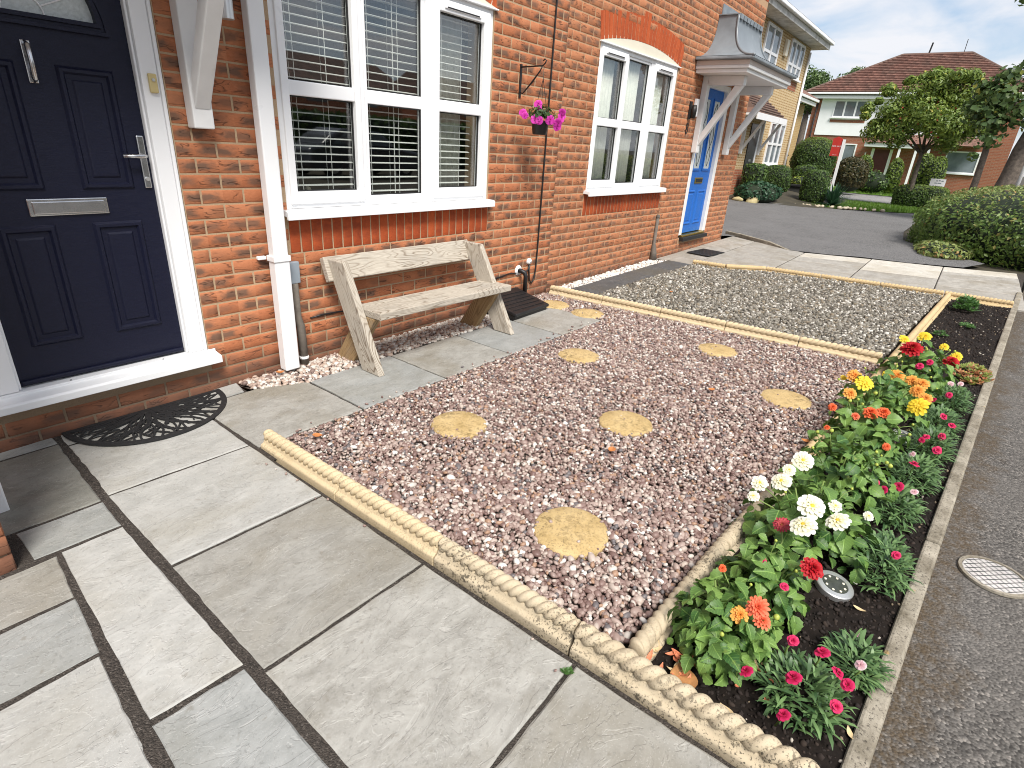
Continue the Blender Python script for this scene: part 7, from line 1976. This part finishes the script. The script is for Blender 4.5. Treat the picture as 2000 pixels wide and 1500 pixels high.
MB().add([(HX - 1.0, 6.1, 2.665), (HX - 1.0, 0.3, 2.665), (HX - 0.06, 0.3, 3.15), (HX - 0.06, 5.7, 3.15)], [(0, 3, 2, 1)]).build('porch_tiles', M['tiles_far'], wh_)
for yy in (4.15, 3.35, 2.75): bx('porch_post', M['upvc'], HX - 0.85, HX - 0.75, yy, yy + 0.12, 0.15, 2.42, wh_, 0)
far_window(wh_, 'y', 0.45, 2.0, 1.28, 2.42, HX, 1)
MB().tube([(HX - 0.09, 9.3, 0.2), (HX - 0.09, 9.3, 5.0)], 0.045, 8).build('downpipe', M['gasket'], wh_, smooth=True)
MB().tube([(HX + 4.1, 3.0, 7.8), (HX + 4.1, 3.0, 8.5)], 0.02, 5).build('aerial', M['iron'], rf)
bx('light', M['upvc'], HX - 0.06, HX - 0.002, 5.95, 6.02, 1.75, 2.1, wh_, 0)

# street things
sg = empty('estate_sign', (23.0, 4.02, 0.3)); tag(sg, 'red and white for sale board on a white post by the verge', 'sign')
MB().box(22.98, 23.05, 3.965, 4.045, 0.1, 2.15).build('post', M['upvc'], sg)
MB().hexa([(22.985, 4.16, 0.1), (22.985, 4.22, 0.1), (23.045, 4.22, 0.1), (23.045, 4.16, 0.1)], [(22.985, 4.05, 0.95), (22.985, 4.11, 0.95), (23.045, 4.11, 0.95), (23.045, 4.05, 0.95)]).build('strut', M['upvc'], sg)
bd = bx('board', simple('red_board', (0.50, 0.035, 0.025), 0.5, 0.05), 23.0, 23.03, 4.046, 4.345, 1.62, 2.16, sg, 0)
MB().prism([(22.999, 4.05, 2.161), (22.999, 4.20, 2.235), (22.999, 4.34, 2.161)], (0.03, 0, 0)).build('board_top', simple('red_board2', (0.50, 0.035, 0.025), 0.5, 0.05), sg)
def text(body, size, loc, rot, mat, parent, name='lettering'):
    cu = bpy.data.curves.new(name, 'FONT'); cu.body = body; cu.size = size; cu.align_x = 'CENTER'; cu.align_y = 'CENTER'; cu.extrude = 0.001
    tmp = bpy.data.objects.new('tmp', cu); COL.objects.link(tmp)
    dg = bpy.context.evaluated_depsgraph_get(); dg.update()
    me = bpy.data.meshes.new_from_object(tmp.evaluated_get(dg)); bpy.data.objects.remove(tmp); me.name = name
    me.materials.clear(); me.materials.append(mat)
    return link(name, me, parent, Vector(loc) - wloc(parent), rot)
text('FOR SALE', 0.062, (22.998, 4.195, 1.93), (R(90), 0, R(-90)), M['upvc'], bd)
text('FOR SALE', 0.03, (22.998, 4.195, 1.66), (R(90), 0, R(-90)), M['upvc'], bd)
ss = empty('street_sign', (24.8, 1.15, 0.13)); tag(ss, 'small white name sign standing behind the low hedge', 'sign')
bx('plate', M['render'], 24.78, 24.80, 0.94, 1.37, 0.885, 1.12, ss, 0.0); bx('post', M['upvc'], 24.80, 24.84, 1.02, 1.06, 0.1, 0.9, ss, 0); bx('post', M['upvc'], 24.80, 24.84, 1.26, 1.30, 0.1, 0.9, ss, 0)
mk = MB()
for k, (a, w_, z) in enumerate([(1.00, 0.06, 1.04), (1.09, 0.05, 1.05), (1.16, 0.05, 1.04), (1.05, 0.10, 0.97), (1.17, 0.07, 0.97)]): mk.box(24.776, 24.7795, a, a + w_, z, z + 0.03)
mk.build('marks', M['greybox'], ss)
lp_ = MB().tube([(21.5, -0.78, 0.05), (21.5, -0.80, 5.2)], [0.07, 0.05], 10).build('lamp_post', M['render'], smooth=True); tag(lp_, 'pale street lamp post at the right edge behind the hedge', 'lamp post')
pl = empty('planter', (22.5, 5.0, 0.2)); tag(pl, 'dark wooden planter under the yellow plant beyond the drive', 'planter')
bx('box', simple('dark_planter', (0.035, 0.035, 0.032), 0.8, 0.2), 22.15, 22.85, 4.75, 5.25, 0.1, 0.58, pl, 0.01); bx('rim', M['gasket'], 22.10, 22.90, 4.70, 5.30, 0.5805, 0.65, pl, 0.01)

# ================================================================== ACROSS THE STREET (mirrored in the windows)
car = empty('parked_car', (12.4, -10.0, 0.07)); tag(car, 'dark grey car parked across the street, mirrored in the nearest window', 'car')
cp = simple('car_paint', (0.05, 0.055, 0.065), 0.2, 0.05, spec=0.8)
def carx(prof, y0, y1, name, mat, bev): MB().prism([(12.4 + x, y0, 0.07 + z) for x, z in prof], (0, y1 - y0, 0)).build(name, mat, car, bevel=bev, seg=3)
carx([(-2.2, 0.25), (2.15, 0.25), (2.25, 0.45), (2.15, 0.78), (1.2, 0.92), (-1.75, 0.95), (-2.25, 0.85), (-2.3, 0.45)][::-1], -10.88, -9.12, 'body', cp, 0.08)
carx([(-1.75, 0.94), (1.15, 0.92), (0.45, 1.38), (-0.95, 1.42), (-1.45, 1.2)][::-1], -10.72, -9.28, 'cabin', cp, 0.08)
carx([(-1.4, 0.97), (0.95, 0.96), (0.40, 1.31), (-0.85, 1.34)][::-1], -9.285, -9.262, 'side_window', M['glass_far'], 0)
for xx in (-1.45, 1.42):
    for yy in (-10.85, -9.25):
        wl = MB().lathe([(0.20, -0.09), (0.31, -0.10), (0.33, -0.05), (0.33, 0.05), (0.31, 0.10), (0.20, 0.09)], (12.4 + xx, yy, 0.07 + 0.33 - 0.0), 22, 'y').build('wheel', M['gasket'], car)
        MB().lathe([(0.05, -0.105), (0.20, -0.095), (0.20, 0.095), (0.05, 0.105)], (12.4 + xx, yy, 0.07 + 0.33), 12, 'y').build('rim', M['steel'], wl)
shrub('hedge', (16, -14.5, 0.8), (14, 0.9, 1.25), 9000, 0.28, [M['box_leaf']], 'long hedge across the street, seen only mirrored in the windows', 'hedge', 6.0, -0.3, 60)
for k, (x0, x1, y, lab) in enumerate([(6, 18, -31, 'left'), (22, 33, -31, 'middle'), (37, 50, -31, 'right')]):
    h_ = empty('opposite_house', ((x0 + x1) / 2, y, 0)); tag(h_, 'red brick house across the street, %s of the three mirrored in the windows' % lab, 'house')
    bx('wall', M['red_plinth'], x0, x1, y - 7, y, -0.1, 4.4, h_, 0)
    MB().prism([(x0 - 0.4, y + 0.5, 4.4), (x0 - 0.4, y - 3.5, 6.4), (x0 - 0.4, y - 7.5, 4.4)], (x1 - x0 + 0.8, 0, 0)).build('roof', M['tiles_tan'], h_)
    for q in range(2):
        c = x0 + (x1 - x0) * (0.3 + 0.4 * q)
        for zz in (1.0, 3.2): bx('window', M['glass_far'], c - 0.8, c + 0.8, y + 0.002, y + 0.03, zz, zz + 1.2, h_, 0)
ot = branch_tree('street_tree', (12.2, -17.0, 0), (12.2, -17.0, 3.4), 0.2, [((11.5, -17, 5), 0.08), ((13, -17, 5.2), 0.08)], 'leafy tree across the street, mirrored in the nearest window')
Cs, Ns = [], []
for q in range(16):
    d = rr_.normal(size=3); d /= np.linalg.norm(d); c = np.array([12.2, -17, 5.6]) + d * 1.9 * np.array([1, 0.8, 1.0]) * rr_.uniform(0.3, 0.95)
    a, b = dome_pts(c, (0.8, 0.8, 0.7), 160, rr_, -1, 0.4); Cs.append(a); Ns.append(b + rr_.normal(0, 0.7, b.shape))
leafcloud('crown', np.concatenate(Cs), np.concatenate(Ns), rr_.uniform(0.18, 0.3, sum(len(c) for c in Cs)), M['box_leaf'], ot, 0.6, rr_)
